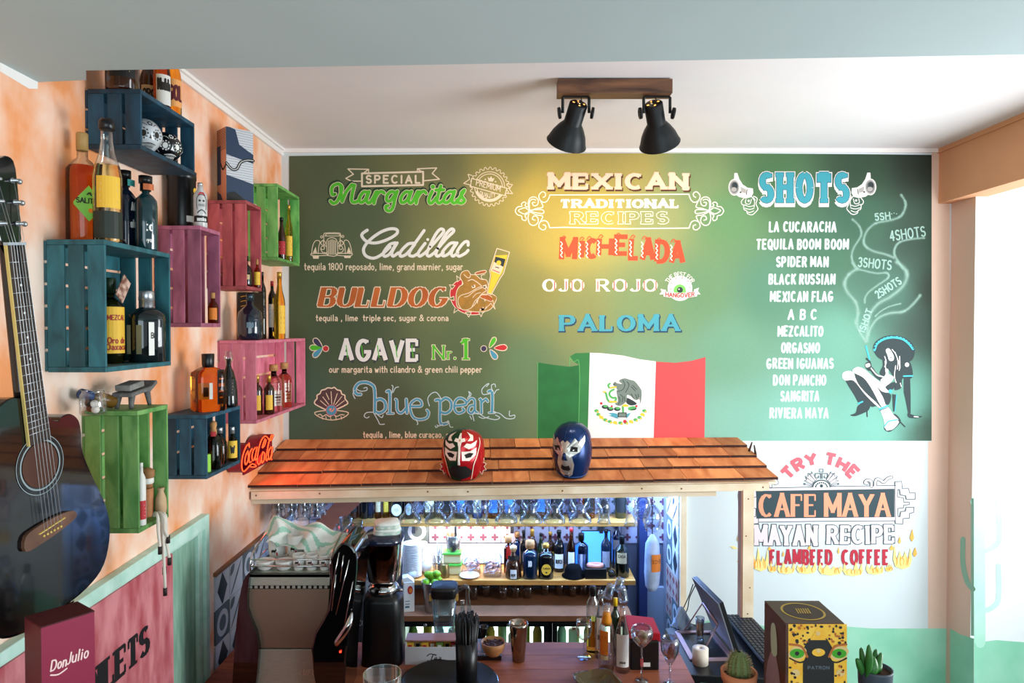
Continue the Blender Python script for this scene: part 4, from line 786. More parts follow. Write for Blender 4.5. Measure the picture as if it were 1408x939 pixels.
for x, y, w, hh in ((1046, 785, 22, 34), (1062, 787, 12, 17), (1081, 789, 25, 18), (1109, 789, 28, 19), (1142, 791, 34, 22), (1173, 792, 28, 20), (1203, 790, 25, 20), (1222, 786, 10, 13), (1241, 782, 26, 36)): flame(x, y, w, hh)
for x, y, w, hh in ((1254, 745, 6, 18), (1258, 766, 6, 14), (1237, 748, 4, 11), (1016, 746, 5, 14), (1058, 757, 5, 6), (1113, 756, 5, 6), (1226, 757, 6, 8), (1153, 762, 3, 10), (1077, 766, 3, 9)): p.poly([(x, y), (x + w / 2, y - hh * .3), (x + w * .1, y - hh), (x - w / 2, y - hh * .3)], 3, 2)
p.poly([(1004, 751), (1010, 751), (1015, 755), (1008, 754.5)], 3, 0); p.line([(1014, 772), (1019, 774)], 1, 3, 1)
p.build('flame_drawing', [mat('flame_yellow', 'f6dd8c', .7), mat('flame_orange', 'ef9a34', .7), mat('flame_amber', 'f4b752', .7)], WB, 'row of yellow and orange painted flames under the coffee lettering')
# ================================================================ KIT: bottles, boxes, crates
def facing(p): return atan2(-p[1], -p[0])
BP_ = {  # outline of the glass as (radius, height) fractions of the body radius and the total height
 'wine': [(0, 0), (.93, 0), (1, .015), (1, .60), (.96, .65), (.75, .71), (.42, .77), (.34, .81), (.32, .94), (.36, .945), (.36, .96), (0, .96)],
 'beer': [(0, 0), (.93, 0), (1, .02), (1, .52), (.92, .60), (.62, .72), (.44, .84), (.42, .93), (.48, .94), (.48, .96), (0, .96)],
 'round': [(0, 0), (.8, 0), (.95, .05), (1, .2), (1, .45), (.9, .6), (.55, .70), (.3, .75), (.28, .88), (0, .88)],
 'bell': [(0, 0), (.95, 0), (1, .04), (.97, .25), (.85, .45), (.62, .6), (.34, .70), (.28, .75), (.28, .86), (0, .86)],
 'flask': [(0, 0), (.92, 0), (1, .03), (1, .60), (.96, .67), (.6, .74), (.34, .77), (.32, .86), (0, .86)],
 'tall': [(0, 0), (.93, 0), (1, .015), (1, .52), (.9, .6), (.55, .72), (.42, .82), (.4, .95), (0, .95)],
 'slim': [(0, 0), (.93, 0), (1, .015), (1, .70), (.9, .76), (.45, .84), (.4, .95), (0, .95)],
 'mini': [(0, 0), (.9, 0), (1, .03), (1, .55), (.7, .66), (.4, .72), (.38, .85), (0, .85)]}
CLEAR = thin_glass('glass_clear_thin', (.90, .94, .94), 1.0)
def bottle(label, base, h, r, shape='wine', body=None, fill=None, top=None, cap=None, capz=None, capr=.42, tags=(), turn=0, sq=2.0, sx=1, group=None, name='bottle', n=20, cat='bottle', capshape=None):
    base = V(base); root = thing(name, base, label, cat, group)
    pr = BP_[shape]; a = facing(base) + turn; n = 36 if sq > 4 else n
    mb = MB(); body = body or CLEAR; mats = [body]; cut = fill if fill and top else None
    if cut:
        mats.append(top); lo = []; hi = []
        for (r0, z0), (r1, z1) in zip(pr, pr[1:]):
            if z1 <= cut: lo.append((r0, z0))
            elif z0 < cut <= z1:
                t = (cut - z0) / (z1 - z0); m_ = (r0 + (r1 - r0) * t, cut); lo += [(r0, z0), m_]; hi += [m_, (r1, z1)]
            else: hi.append((r1, z1))
        mb.lathe([(x * r, z * h) for x, z in lo], base, n, p=sq, rot=a, sx=sx); mb.lathe([(x * r, z * h) for x, z in hi], base, n, mi=1, p=sq, rot=a, sx=sx)
    else: mb.lathe([(x * r, z * h) for x, z in pr], base, n, p=sq, rot=a, sx=sx)
    mb.build('glass_body', mats, root)
    if cap:
        z0 = capz if capz else pr[-1][1] - .04; cr = capr * r
        pf = capshape or [(cr * .95, z0 * h), (cr, z0 * h), (cr, h * .99), (cr * .9, h), (0, h)]
        if capshape: pf = [(x * r, z * h) for x, z in capshape]
        MB().lathe([(0, pf[0][1])] + pf, base, 14).build('cap' if cap.name[:4] != 'cork' else 'cork', cap, root)
    for tg_ in tags:
        z0, z1, ha, m_ = tg_[:4]; lab = tg_[4] if len(tg_) > 4 else None; ink_ = tg_[5] if len(tg_) > 5 else None; tw_ = tg_[6] if len(tg_) > 6 else 0
        aa = a + tw_
        if sq > 3:
            ex, ey = V((-sin(aa), cos(aa), 0)), V((cos(aa), sin(aa), 0)); R_ = r * (sx if abs(tw_) < .8 or abs(tw_) > 2.4 else 1) * 1.012
            fn = lambda u, v, hh, ex=ex, ey=ey, R_=R_: base + ex * u + ey * (R_ + .0004 * hh) + V((0, 0, v))
            hw = r * ha
        else:
            fn = lambda u, v, hh, aa=aa: base + V((cos(aa + u / r) * (r * 1.01 + .0004 * hh), sin(aa + u / r) * (r * 1.01 + .0004 * hh), v))
            hw = r * ha
        p_ = Paint(fn); k = 8
        if m_ is not None:
            for i in range(k): u0 = -hw + 2 * hw * i / k; u1 = -hw + 2 * hw * (i + 1) / k; p_.mb.add([fn(u0, z0 * h, 0), fn(u1, z0 * h, 0), fn(u1, z1 * h, 0), fn(u0, z1 * h, 0)], [(0, 1, 2, 3)], 0)
            lb = p_.build('label', m_, root)
        else: lb = root
        if lab:
            q = Paint(fn); dz = (z1 - z0) * h
            for ln_ in (lab if isinstance(lab, list) else [lab]):
                t_, f0, f1, wid = ln_[:4]; letter(q, t_, -hw * wid, hw * wid, z0 * h + dz * f0, z0 * h + dz * f1, dz * (f1 - f0) * .2, 1, 0, gap=.3)
            q.build('lettering', ink_, lb)
        elif ink_:
            q = Paint(fn); dz = (z1 - z0) * h; rr = random.Random(int(h * 1e4))
            for i in range(4): z = z0 * h + dz * (.2 + .18 * i); wv = hw * rr.uniform(.35, .8); q.line([(-wv, z), (wv, z)], dz * (.09 if i == 2 else .045), 1, 0, cap=False)
            q.build('print', ink_, lb)
    return root
def rbox(mbx, corner, ang, w, d, h, mi=0):
    f_ = V((cos(ang), sin(ang), 0)); l_ = V((-sin(ang), cos(ang), 0)); c = V(corner) + f_ * w / 2 + l_ * d / 2 + V((0, 0, h / 2))
    return mbx.obox(c, f_ * w / 2, l_ * d / 2, V((0, 0, h / 2)), mi)
XF = XL + .152
def crate(spec, col, dark, label, p=.152, nback=5, nside=3, slat_gap=.22, handle=False):
    xn, yt, yb, xf = spec; Y1 = F * (-XF) / (CX - xn); Y2 = F * (-XF) / (CX - xf)
    z1 = P(xn, yt, Y1).z; z0 = P(xn, yb, Y1).z
    m = wood('crate_' + col, dark, col, .6, (3, 3, 1), 9, .3)
    root = thing('wooden_crate', (XL, (Y1 + Y2) / 2, z0), label, 'crate')
    t = .013; s = .007; x0 = XL + s + .001; x1 = XL + p
    for a_, b_ in ((z1 - t, z1), (z0, z0 + t)): MB().box(x0, x1, Y1, Y2, a_, b_).build('end_panel', m, root, bev=.0015)
    w = (x1 - x0) / nside
    for Yc in (Y1, Y2 - s):
        me = None
        for k in range(nside):
            xa = x0 + k * w + (0 if k == 0 else w * slat_gap / 2); xb = x0 + (k + 1) * w - (0 if k == nside - 1 else w * slat_gap / 2)
            MB().box(xa, xb, Yc, Yc + s, z0 + t + .0003, z1 - t - .0003).build('slat', m, root, bev=.0012)
    nb = nback; hh = (z1 - z0) / nb
    for k in range(nb):
        MB().box(XL + .001, XL + s, Y1 + .001, Y2 - .001, z0 + k * hh + hh * .07, z0 + (k + 1) * hh - hh * .07).build('back_slat', m, root)
    return root, Y1, Y2, z0, z1, z0 + t
def onwall(px, x): return F * (-x) / (CX - px)      # distance at which something x metres left of the lens shows at column px
def hgt(py, Y, z): return P(704, py, Y).z - z
# ================================================================ CRATES ON THE LEFT WALL
_, A1, A2y, Az0, Az1, Ab = crate((196.5, 122, 205, 270), '17506a', '0a2b3c', 'dark blue crate mounted highest on the orange wall, skulls inside', nback=3)
_, B1, B2y, Bz0, Bz1, Bb = crate((145, 329, 512, 235), '2a6e78', '16454e', 'large teal blue crate below the skull crate, beside the guitar neck', nback=6, slat_gap=.2)
_, C1, C2y, Cz0, Cz1, Cb = crate((276.7, 310, 449.6, 303.8), 'be6e8a', '8c4862', 'mauve pink upright crate right of the large teal crate')
_, D1, D2y, Dz0, Dz1, Db = crate((339.4, 275, 397.6, 360.3), 'cc6064', '983c44', 'crimson upright crate under the tall patterned box')
_, E1, E2y, Ez0, Ez1, Eb = crate((382.7, 252.2, 357.5, 412.6), '8ccc6c', '4e9444', 'bright green crate mounted highest beside the painted menu wall')
_, F1, F2y, Fz0, Fz1, Fb = crate((351.7, 468, 582.7, 419.6), 'ee8ea2', 'cc6680', 'wide rose pink crate overlapping the edge of the green menu', nback=4, slat_gap=.22)
_, G1, G2y, Gz0, Gz1, Gb = crate((188.3, 565, 733.5, 229.9), '8cc06e', '4f8e44', 'moss green upright crate above the toilet door')
_, H1, H2y, Hz0, Hz1, Hb = crate((283, 570.6, 659, 329.6), '235a70', '103449', 'low navy crate beside the red script sign', nback=3)

amber = glass('glass_amber', 'd9731c'); damber = glass('glass_dark_amber', 'a84a12'); pale = glass('glass_straw', 'f0d890'); yel = glass('glass_yellow', 'f2b436'); navyg = mat('glass_navy', '0c1c30', .06, coat=.6); tealg = mat('glass_petrol', '0c3238', .06, coat=.6)
dark = mat('glass_black', '0b0c0e', .07, coat=.5); brown = mat('glass_brown', '35170a', .07, coat=.6); darkgreen = mat('glass_bottle_green', '10240f', .08, coat=.5)
capblk = mat('cap_black', '0e1012', .3); capsil = mat('cap_silver', 'b9bcc0', .28, .8); capgold = mat('cap_gold', 'c79a45', .3, .7); capred = mat('cap_red', 'a5222a', .35); capwht = mat('cap_white', 'dfdcd4', .4); cork = mat('cork', 'bf8a55', .8, var=.2, scale=60); capgrn = mat('cap_dark_green', '16301c', .35); capteal = mat('cap_teal', '2f9c98', .4); capcop = mat('cap_copper', 'c06a42', .35, .5)
Lw = mat('label_white', 'e4e2dc', .6); Ly = mat('label_yellow', 'e9b93a', .6); Lo = mat('label_orange', 'dd7a22', .6); Lk = mat('label_black', '141414', .6); Lg = mat('label_green', '7ec24a', .6); Lr = mat('label_red', 'b5252c', .6); Lt = mat('label_tan', 'd2b98a', .6); Lb = mat('label_blue', '3a6ea0', .6); Lpk = mat('label_peach', 'f0a860', .6)
inkw = mat('ink_white', 'e8e8e4', .6); inkd = mat('ink_dark', '26221e', .6); inkr = mat('ink_red', 'a02a24', .6)
def WLp(px, x, z): return V((x, onwall(px, x), z))
# --- on the highest crate
bottle('dark whisky bottle standing leftmost on the highest crate', WLp(172, -1.075, Az1), .215, .042, 'flask', brown, cap=capblk, tags=[(.15, .55, .8, Lk, None, Lt)])
r_ = thing('spirits_tin', WLp(194, -1.075, Az1), 'yellow and black printed tin on the highest crate', 'tin')
w_ = wloc(r_); rbox(MB(), w_ + V((-.03, -.018, 0)), .5, .036, .06, .2).build('tin_body', mat('tin_yellow', 'e8b21c', .4), r_); rbox(MB(), w_ + V((-.031, -.019, .06)), .5, .0375, .03, .06).build('dark_band', Lk, r_)
bottle('brown beer bottle with a cream neck label on the highest crate', WLp(208, -1.122, Az1), .21, .026, 'beer', brown, cap=capgold, capz=.94, capr=.5, tags=[(.15, .45, .9, Lt, [('ORO', .4, .8, .7)], inkd)])
bottle('amber beer bottle with silver foil neck and white label', WLp(226, -1.06, Az1), .225, .024, 'beer', damber, cap=capsil, capz=.72, capr=.62, capshape=[(.66, .70), (.48, .84), (.46, .95), (.5, .96), (.5, 1), (0, 1)], tags=[(.1, .5, 1.0, Lw, [('Modelo', .5, .85, .75)], inkd)], turn=.3)
bottle('clear beer bottle of golden beer with round peach label', WLp(241, -1.05, Az1), .232, .024, 'beer', yel, cap=capgold, capz=.95, capr=.5, tags=[(.14, .5, .95, Lpk, [('SOL', .25, .75, .85)], mat('ink_maroon', '5c1622', .6))], turn=.35)
# --- skulls in the highest crate
def skull(label, pos, s, base, deco, ang):
    root = thing('skull_bottle', pos, label, 'skull'); mb = MB(); pos = V(pos)
    def pt_(u, v):   # u azimuth from the face, v latitude
        cr = 1.0; x = cos(v) * cos(u); y = cos(v) * sin(u); z = sin(v)
        R_ = 1.0
        if z < -.15: x *= 1 - .30 * min(1, (-z - .15) * 1.4); y *= 1 - .28 * min(1, (-z - .15) * 1.6)
        if z > 0: x *= 1.02
        if abs(u) < .25 and -.3 < z < .1: x *= .96
        for eu in (-.42, .42):
            d = math.hypot((u - eu) * cos(v), v - .02); 
            if d < .27: k = .82 + .18 * (d / .27); x *= k; y *= k
        if x < 0: x *= 1.12
        return V((x, y * .82, z * .92))
    n, m = 36, 22; vs = []; fs = []
    c_, s_ = cos(ang), sin(ang)
    for j in range(m + 1):
        for i in range(n):
            q = pt_(-pi + 2 * pi * i / n, -pi / 2 + .12 + (pi - .13) * j / m) * s / 1.84
            vs.append(pos + V((q.x * c_ - q.y * s_, q.x * s_ + q.y * c_, q.z + s * .5)))
    for j in range(m):
        for i in range(n): a = j * n + i; b = j * n + (i + 1) % n; fs.append((a, b, b + n, a + n))
    fs.append(tuple(range(n))[::-1]); fs.append(tuple(m * n + i for i in range(n)))
    mb.add(vs, fs, 0, True); mb.build('skull_body', base, root)
    def fn(u, v, h):
        q = pt_(u, v) * s / 1.84 * (1.012 + .004 * h); return pos + V((q.x * c_ - q.y * s_, q.x * s_ + q.y * c_, q.z + s * .5))
    p = Paint(fn)
    for eu in (-.42, .42): p.disc(eu, .02, .17, 1, 0, 14)
    p.poly([(-.08, -.22), (.08, -.22), (0, -.02)], 1)
    for k in range(-3, 4):
        for r0 in (-.62, -.80): p.line([(k * .11 - .05, r0), (k * .11 - .05, r0 + .15), (k * .11 + .05, r0 + .15), (k * .11 + .05, r0), (k * .11 - .05, r0)], .018, 1, 0, cap=False)
    p.line(c2([(-.5, -.5), (0, -.44), (.5, -.5)], 4), .03, 1); p.build('painted_teeth', deco[0], root)
    p = Paint(fn)
    for k in range(9): t = 2 * pi * k / 9; p.disc(.42 + .26 * cos(t), .02 + .26 * sin(t), .045, 1, 0, 8); p.disc(-.42 + .26 * cos(t), .02 + .26 * sin(t), .045, 1, 0, 8)
    for k in range(6): t = 2 * pi * k / 6; p.disc(.13 * cos(t), .62 + .13 * sin(t), .06, 1, 0, 8)
    for sg in (-1, 1): p.line(c2([(sg * .2, .45), (sg * .5, .6), (sg * .9, .35), (sg * 1.0, .0), (sg * .85, -.35)], 4), .035, 1); p.line(c2([(sg * .95, -.2), (sg * 1.25, .1), (sg * 1.1, .5)], 4), .03, 1)
    p.build('painted_flowers', deco[1], root)
    return root
skull('white ceramic skull with black painted teeth in the highest crate', V((-1.07, 1.995, Ab)), .108, mat('ceramic_white', 'c9ced2', .2, coat=.5), (inkd, mat('ink_grey', '3a3f44', .5)), -.75)
skull('glossy black skull with white painted flowers in the highest crate', V((-1.07, 2.118, Ab)), .104, mat('ceramic_black', '0c0e12', .15, coat=.7), (inkw, inkw), -.75)
# --- on the large teal crate
Y_ = onwall(116, -1.12)
sal = bottle('tall amber bottle with a green diamond label on the large teal crate', WLp(116, -1.12, Bz1), hgt(183, Y_, Bz1), .039, 'flask', damber, fill=.70, top=CLEAR, cap=mat('cork_brass', 'b08a50', .5), capz=.84, capr=.36)
b0 = wloc(sal); aa = facing(b0) + .35; hS = hgt(183, Y_, Bz1)
fn = lambda u, v, h: b0 + V((cos(aa + u / .039) * (.0396 + .0004 * h), sin(aa + u / .039) * (.0396 + .0004 * h), v))
p = Paint(fn); zc = hS * .35
for k in range(-6, 6): u0, u1 = k * .0058, (k + 1) * .0058; w0_, w1_ = (.037 - abs(u0)) * 1.25, (.037 - abs(u1)) * 1.25; p.mb.add([fn(u0, zc - w0_, 0), fn(u1, zc - w1_, 0), fn(u1, zc + w1_, 0), fn(u0, zc + w0_, 0)], [(0, 1, 2, 3)], 0)
lb = p.build('label', Lg, sal)
p = Paint(fn); letter(p, 'SALITOS', -.027, .027, zc + .001, zc + .013, .0028, 1, 0, gap=.25); p.poly([(-.022, zc - .007), (.022, zc - .007), (.022, zc - .003), (-.022, zc - .003)], 1, 1); p.disc(.004, zc - .018, .006, 1, 2); p.poly([(-.006, zc + .022), (.008, zc + .02), (.004, zc + .03), (-.002, zc + .028)], 1, 0)
p.build('lettering', [inkd, Lr, Lo], lb)
Y_ = onwall(150, -1.045)
bottle('pale gold bottle with black stopper and yellow label beside the amber one', WLp(150, -1.045, Bz1), hgt(162, Y_, Bz1), .0335, 'tall', pale, fill=.62, top=CLEAR, cap=capblk, capz=.88, capr=.78, capshape=[(.46, .90), (.56, .905), (.56, .965), (.4, .99), (0, 1)], tags=[(.27, .52, .9, Ly, None, Lt), (.03, .245, 1.3, mat('label_dark_olive', '1c2820', .5))], turn=.1)
bottle('navy bottle with black cap and teal neck band on the teal crate', WLp(174, -1.105, Bz1), hgt(235, 1.96, Bz1), .026, 'flask', navyg, cap=capblk, capz=.90, capr=.62, capshape=[(.5, .80), (.5, .90), (.62, .90), (.62, 1), (0, 1)], tags=[(.25, .62, 1.1, None, [('eote', .12, .38, .42), ('A', .7, .95, .1)], inkw), (.80, .88, .5, capteal)], sq=3, turn=.75)
bottle('navy bottle with copper neck band standing rightmost on the teal crate', WLp(202, -1.05, Bz1), hgt(244, 1.98, Bz1), .029, 'flask', tealg, cap=capblk, capz=.90, capr=.6, capshape=[(.5, .80), (.5, .90), (.62, .90), (.62, 1), (0, 1)], tags=[(.12, .55, 1.0, None, [('te', .35, .62, .4), ('coyote', .0, .12, .6)], inkw), (.80, .88, .5, capcop)], sq=3, turn=.3)
# --- inside the large teal crate
b = bottle('yellow labelled mezcal bottle inside the large teal crate', WLp(152, -1.105, Bb), .235, .034, 'flask', yel, cap=capgrn, tags=[(.12, .66, 1.15, Ly, [('MEZCAL', .72, .82, .6), ('Oro de', .22, .34, .6), ('Oaxaca', .08, .2, .7)], inkr)], turn=.5)
MB().obox(wloc(b) + V((.036, .0, .205)), (.002, .012, -.012), (.0, .02, .028), (.0015, 0, .0)).build('hang_tag', mat('tag_picture', 'd9b6a4', .6, col2='7a4a3a', scale=60), b)
bottle('square dark gin bottle with silver stopper inside the teal crate', V((-1.045, 1.955, Bb)), hgt(400, 1.955, Bb), .046, 'flask', mat('glass_smoke_green', '0b1518', .05, coat=.7), cap=capsil, capz=.80, capr=.4, capshape=[(.36, .76), (.42, .78), (.40, .86), (.46, .87), (.44, .98), (.4, 1), (0, 1)], tags=[(.1, .56, .62, Lw, [('BREN', .52, .68, .7), ('1', .2, .42, .14)], inkd, .55), (.12, .52, .55, mat('label_grey', '8a8a72', .5), None, None, -.95)], sq=4, sx=.8, turn=.2)
# --- on the mauve crate
r_ = thing('gift_tube', V((-1.11, 2.305, Cz1)), 'black cylindrical gift tube with white band on the mauve crate', 'box')
w_ = wloc(r_); MB().lathe([(0, 0), (.043, 0), (.044, .003), (.044, .165), (.0455, .166), (.0455, .192), (0, .193)], w_, 28).build('tube_body', capblk, r_)
fn = lambda u, v, h: w_ + V((cos(facing(w_) + .3 + u / .044) * (.0445 + .0004 * h), sin(facing(w_) + .3 + u / .044) * (.0445 + .0004 * h), v)); p = Paint(fn)
for k in range(6): p.mb.add([fn(.0 + k * .007, .022, 0), fn(.007 + k * .007, .022, 0), fn(.007 + k * .007, .042, 0), fn(k * .007, .042, 0)], [(0, 1, 2, 3)])
p.disc(.034, .128, .010, 3, 1, 12); p.build('label', [Lw, Ly], r_)
cb = bottle('white skeleton decorated bottle beside the black gift tube', V((-1.035, 2.276, Cz1)), .150, .0215, 'slim', mat('glass_milk', 'c8c6c4', .2), cap=capsil, capz=.92, capr=.4, tags=[(.12, .26, 1.3, Lk, [('mexico', .2, .8, .5)], inkw)], turn=.2)
w2 = wloc(cb); aa2 = facing(w2) + .2; fn = lambda u, v, h: w2 + V((cos(aa2 + u / .0215) * (.0219 + .0003 * h), sin(aa2 + u / .0215) * (.0219 + .0003 * h), v)); p = Paint(fn)
for sx_ in (-.006, .006): p.disc(sx_, .088, .0035, 1, 0, 10)
for k in range(5): p.line([(-.008 + k * .004, .070), (-.008 + k * .004, .077)], .0012, 1, 0)
p.line(c2([(-.014, .06), (-.016, .09), (-.008, .106), (.008, .106), (.016, .09), (.014, .06)], 4), .002, 1); p.line(c2([(-.013, .048), (0, .058), (.013, .048)], 4), .003, 1, 0); p.poly([(-.012, .106), (.012, .106), (.006, .116), (-.006, .116)], 1, 1); p.build('skeleton_drawing', [inkd, Lr], cb)
# --- inside mauve and crimson crates
bottle('small amber bottle with a paper tag in the mauve crate', V((-1.025, 2.343, Cb)), .105, .017, 'mini', amber, cap=cork, tags=[(.12, .5, .8, Lo, None, inkd)])
bottle('tall yellow and green bottle at the back of the mauve crate', V((-1.085, 2.335, Cb)), .22, .02, 'tall', yel, cap=capgrn, tags=[(.3, .5, 1.1, Lg, None, inkd)])
bottle('round dark jug bottle in the crimson crate', V((-1.056, 2.712, Db)), .125, .026, 'round', dark, cap=capblk, tags=[(.25, .4, .6, Lt, None, inkd)])
bottle('small yellow labelled bottle in the crimson crate', V((-1.019, 2.736, Db)), .115, .012, 'mini', amber, cap=cork, tags=[(.1, .55, 1.2, Ly, None, inkd)])
# --- the tall box on the crimson crate
bx = thing('gift_box', V((-1.09, 2.69, Dz1)), 'tall box patterned with navy waves and grey lines on the crimson crate', 'box')
cn = V((-1.089, 2.615, Dz1)); ang = radians(44); Hx = .283
rbox(MB(), cn, ang, .105, .088, Hx).build('box_body', mat('box_white', 'c8ccd2', .5), bx, bev=.001)
fo, lo_ = V((cos(ang), sin(ang), 0)), V((-sin(ang), cos(ang), 0)); nf = V((sin(ang), -cos(ang), 0))
fF = lambda u, v, h: cn + fo * u + V((0, 0, v)) + nf * (.0006 + .0003 * h); fL = lambda u, v, h: cn + lo_ * u + V((0, 0, v)) - fo * (.0006 + .0003 * h)
bn = mat('box_navy', '1c3350', .5); bs = mat('box_salmon', 'c98a6c', .5)
p = Paint(fF); W_ = .105
for k in range(30): p.line([(0, k * Hx / 30 + .004), (W_, k * Hx / 30 + .002)], .0009, 1, 1, cap=False)
p.poly(c2([(0, Hx), (.015, Hx), (.035, Hx - .005), (.05, Hx - .06), (.085, Hx - .08), (W_, Hx - .09), (W_, Hx - .125), (.05, Hx - .115), (0, Hx - .105)], 1), 2, 0)
p.poly([(0, 0), (W_, 0), (W_, .078), (.05, .09), (0, .1)], 2, 0); p.line(c2([(0, .145), (.02, .125), (.04, .128), (.055, .155), (.08, .168), (W_, .170)], 5), .011, 3, 2); p.line(c2([(0, .145), (.02, .125), (.04, .128), (.055, .155), (.08, .168), (W_, .170)], 5), .002, 4, 3); p.poly(c2([(0, .03), (.03, .04), (.06, .02), (.09, .0), (0, 0)], 2), 2.6, 2)
p.build('printed_front', [bn, inkd, Lk, inkw], bx)
p = Paint(fL); p.poly([(0, 0), (.088, 0), (.088, Hx), (0, Hx)], 1, 1)
for k in range(14): p.line([(0, Hx - .004 - k * .006), (.088, Hx - .004 - k * .006)], .002, 2, 2, cap=False)
p.poly([(.05, .07), (.088, .07), (.088, .22), (.05, .22)], 2, 0); p.poly([(0, .0), (.03, 0), (.05, .03), (.088, .05), (.088, 0)], 2, 0); p.line(c2([(0, .14), (.03, .125), (.05, .15)], 4), .008, 3, 2); p.build('printed_side', [bn, bs, Lk], bx)
# --- inside the highest green crate
bottle('dark amber bottle with red label in the bright green crate', WLp(388, -1.055, Eb), .20, .020, 'tall', brown, cap=capblk, tags=[(.15, .45, .9, Lr, None, inkw)])
bottle('golden bottle with tall neck in the bright green crate', V((-1.03, 3.163, Eb)), .262, .017, 'tall', yel, cap=capgold, tags=[(.1, .45, 1.0, Ly, None, inkd)])
# --- on the rose crate
b_x = thing('gift_box', V((-1.115, 2.93, Fz1)), 'plain black gift box standing behind the round dark bottle', 'box'); MB().box(-1.152, -1.085, 2.875, 2.985, Fz1, Fz1 + .20).build('box_body', mat('box_black', '0f1011', .45), b_x, bev=.001)
p = Paint(lambda u, v, h: V((-1.152 + u, 2.8745 - .0003 * h, Fz1 + v)))
for k in range(3): p.line(c2([(.012, .18 - k * .02), (.03, .184 - k * .02), (.055, .18 - k * .02)], 4), .003, 1)
p.build('gold_print', capgold, b_x)
bottle('round dark blue bottle on the rose crate', WLp(344, -1.055, Fz1), .187, .048, 'round', mat('glass_midnight', '101b2c', .04, coat=.8), cap=mat('cap_steel', '3a4a54', .25, .6), capz=.84, capr=.3, tags=[(.2, .45, .6, None, [('DIPLO', .3, .7, .4)], mat('ink_steel', '5f7886', .5))])
bottle('tall slim dark bottle with black cap on the rose crate', V((-1.118, 3.06, Fz1)), .30, .017, 'slim', dark, cap=capblk, tags=[(.3, .5, 1.0, Lk, None, inkw)])
bottle('slim dark bottle with red cap beside the tall golden one', V((-1.088, 3.10, Fz1)), .262, .017, 'slim', dark, cap=capred, tags=[(.2, .6, 1.0, Lw, None, inkr)])
bottle('tall golden liqueur bottle at the right end of the rose crate', V((-1.045, 3.072, Fz1)), .30, .0245, 'tall', yel, cap=capgold, capz=.9, capr=.45, tags=[(.08, .5, .7, Ly, None, inkr, .6)])
# --- inside the rose crate
gg = 'small dark bottles with oval yellow labels'
for (x, y), lab in (((-1.073, 2.872), 'small dark bottle with oval yellow label nearest the left slats'), ((-1.030, 2.892), 'small dark bottle with oval yellow label, right of its twin')):
    bottle(lab, V((x, y, Fb)), .165, .021, 'flask', brown, cap=capgold, tags=[(.12, .5, .7, Ly, None, inkr)], group=gg)
bottle('clear square bottle with wide cork and white label in the rose crate', V((-1.05, 3.005, Fb)), .205, .035, 'flask', glass('glass_rose', 'f0c8c0'), cap=cork, capz=.86, capr=.55, tags=[(.12, .45, .5, Lw, None, inkd, .5)], sq=3.2)
bottle('pinkish square bottle with cork and arched label, far in the rose crate', V((-1.055, 3.16, Fb)), .205, .033, 'flask', glass('glass_tawny', 'c87858'), cap=cork, capz=.86, capr=.55, tags=[(.12, .55, .5, Lw, None, inkr, .5)], sq=3.2)
# --- on and in the navy crate
bottle('square decanter of amber tequila with black cap on the navy crate', V((-1.058, 2.375, Hz1)), .198, .048, 'flask', amber, cap=capblk, capz=.80, capr=.42, tags=[(.22, .5, .45, Lw, [('III', .2, .7, .3)], inkd, -.5), (.12, .72, .42, Lk, None, Ly, .62)], sq=9, turn=.35, capshape=[(.34, .76), (.42, .80), (.44, .99), (.4, 1), (0, 1)])
bottle('dark bell shaped bottle with glass stopper on the navy crate', V((-1.035, 2.492, Hz1)), .205, .031, 'bell', dark, cap=CLEAR, capz=.72, capr=.34, capshape=[(.3, .72), (.34, .80), (.5, .84), (.5, .9), (.36, .93), (.4, .98), (0, 1)], tags=[(.2, .5, .6, Lk, None, Lt)])
bottle('round bottle with wooden ball stopper and red neck in the navy crate', V((-1.035, 2.36, Hb)), .165, .028, 'round', glass('glass_olive', '6a5a2c'), cap=cork, capshape=[(.3, .70), (.42, .72), (.40, .82), (.30, .84), (.42, .9), (.42, .96), (.2, 1), (0, 1)], tags=[(.70, .80, .3, Lr)])
r_ = thing('card_box', V((-1.032, 2.288, Hb)), 'lime green card box leaning in the navy crate', 'box'); w_ = wloc(r_)
rbox(MB(), w_ + V((-.01, -.01, 0)), .9, .035, .018, .06).build('card', mat('card_lime', '8fd02c', .5), r_)
bottle('dusty brown round bottle in the middle of the navy crate', V((-1.05, 2.448, Hb)), .13, .025, 'round', glass('glass_brown_clear', '8a6038'), cap=capsil)
bottle('small bottle with yellow label and silver cap in the navy crate', V((-1.026, 2.500, Hb)), .125, .017, 'mini', amber, cap=capsil, capz=.8, capr=.5, tags=[(.1, .6, 1.2, Ly, [('W', .3, .7, .3)], inkd)])
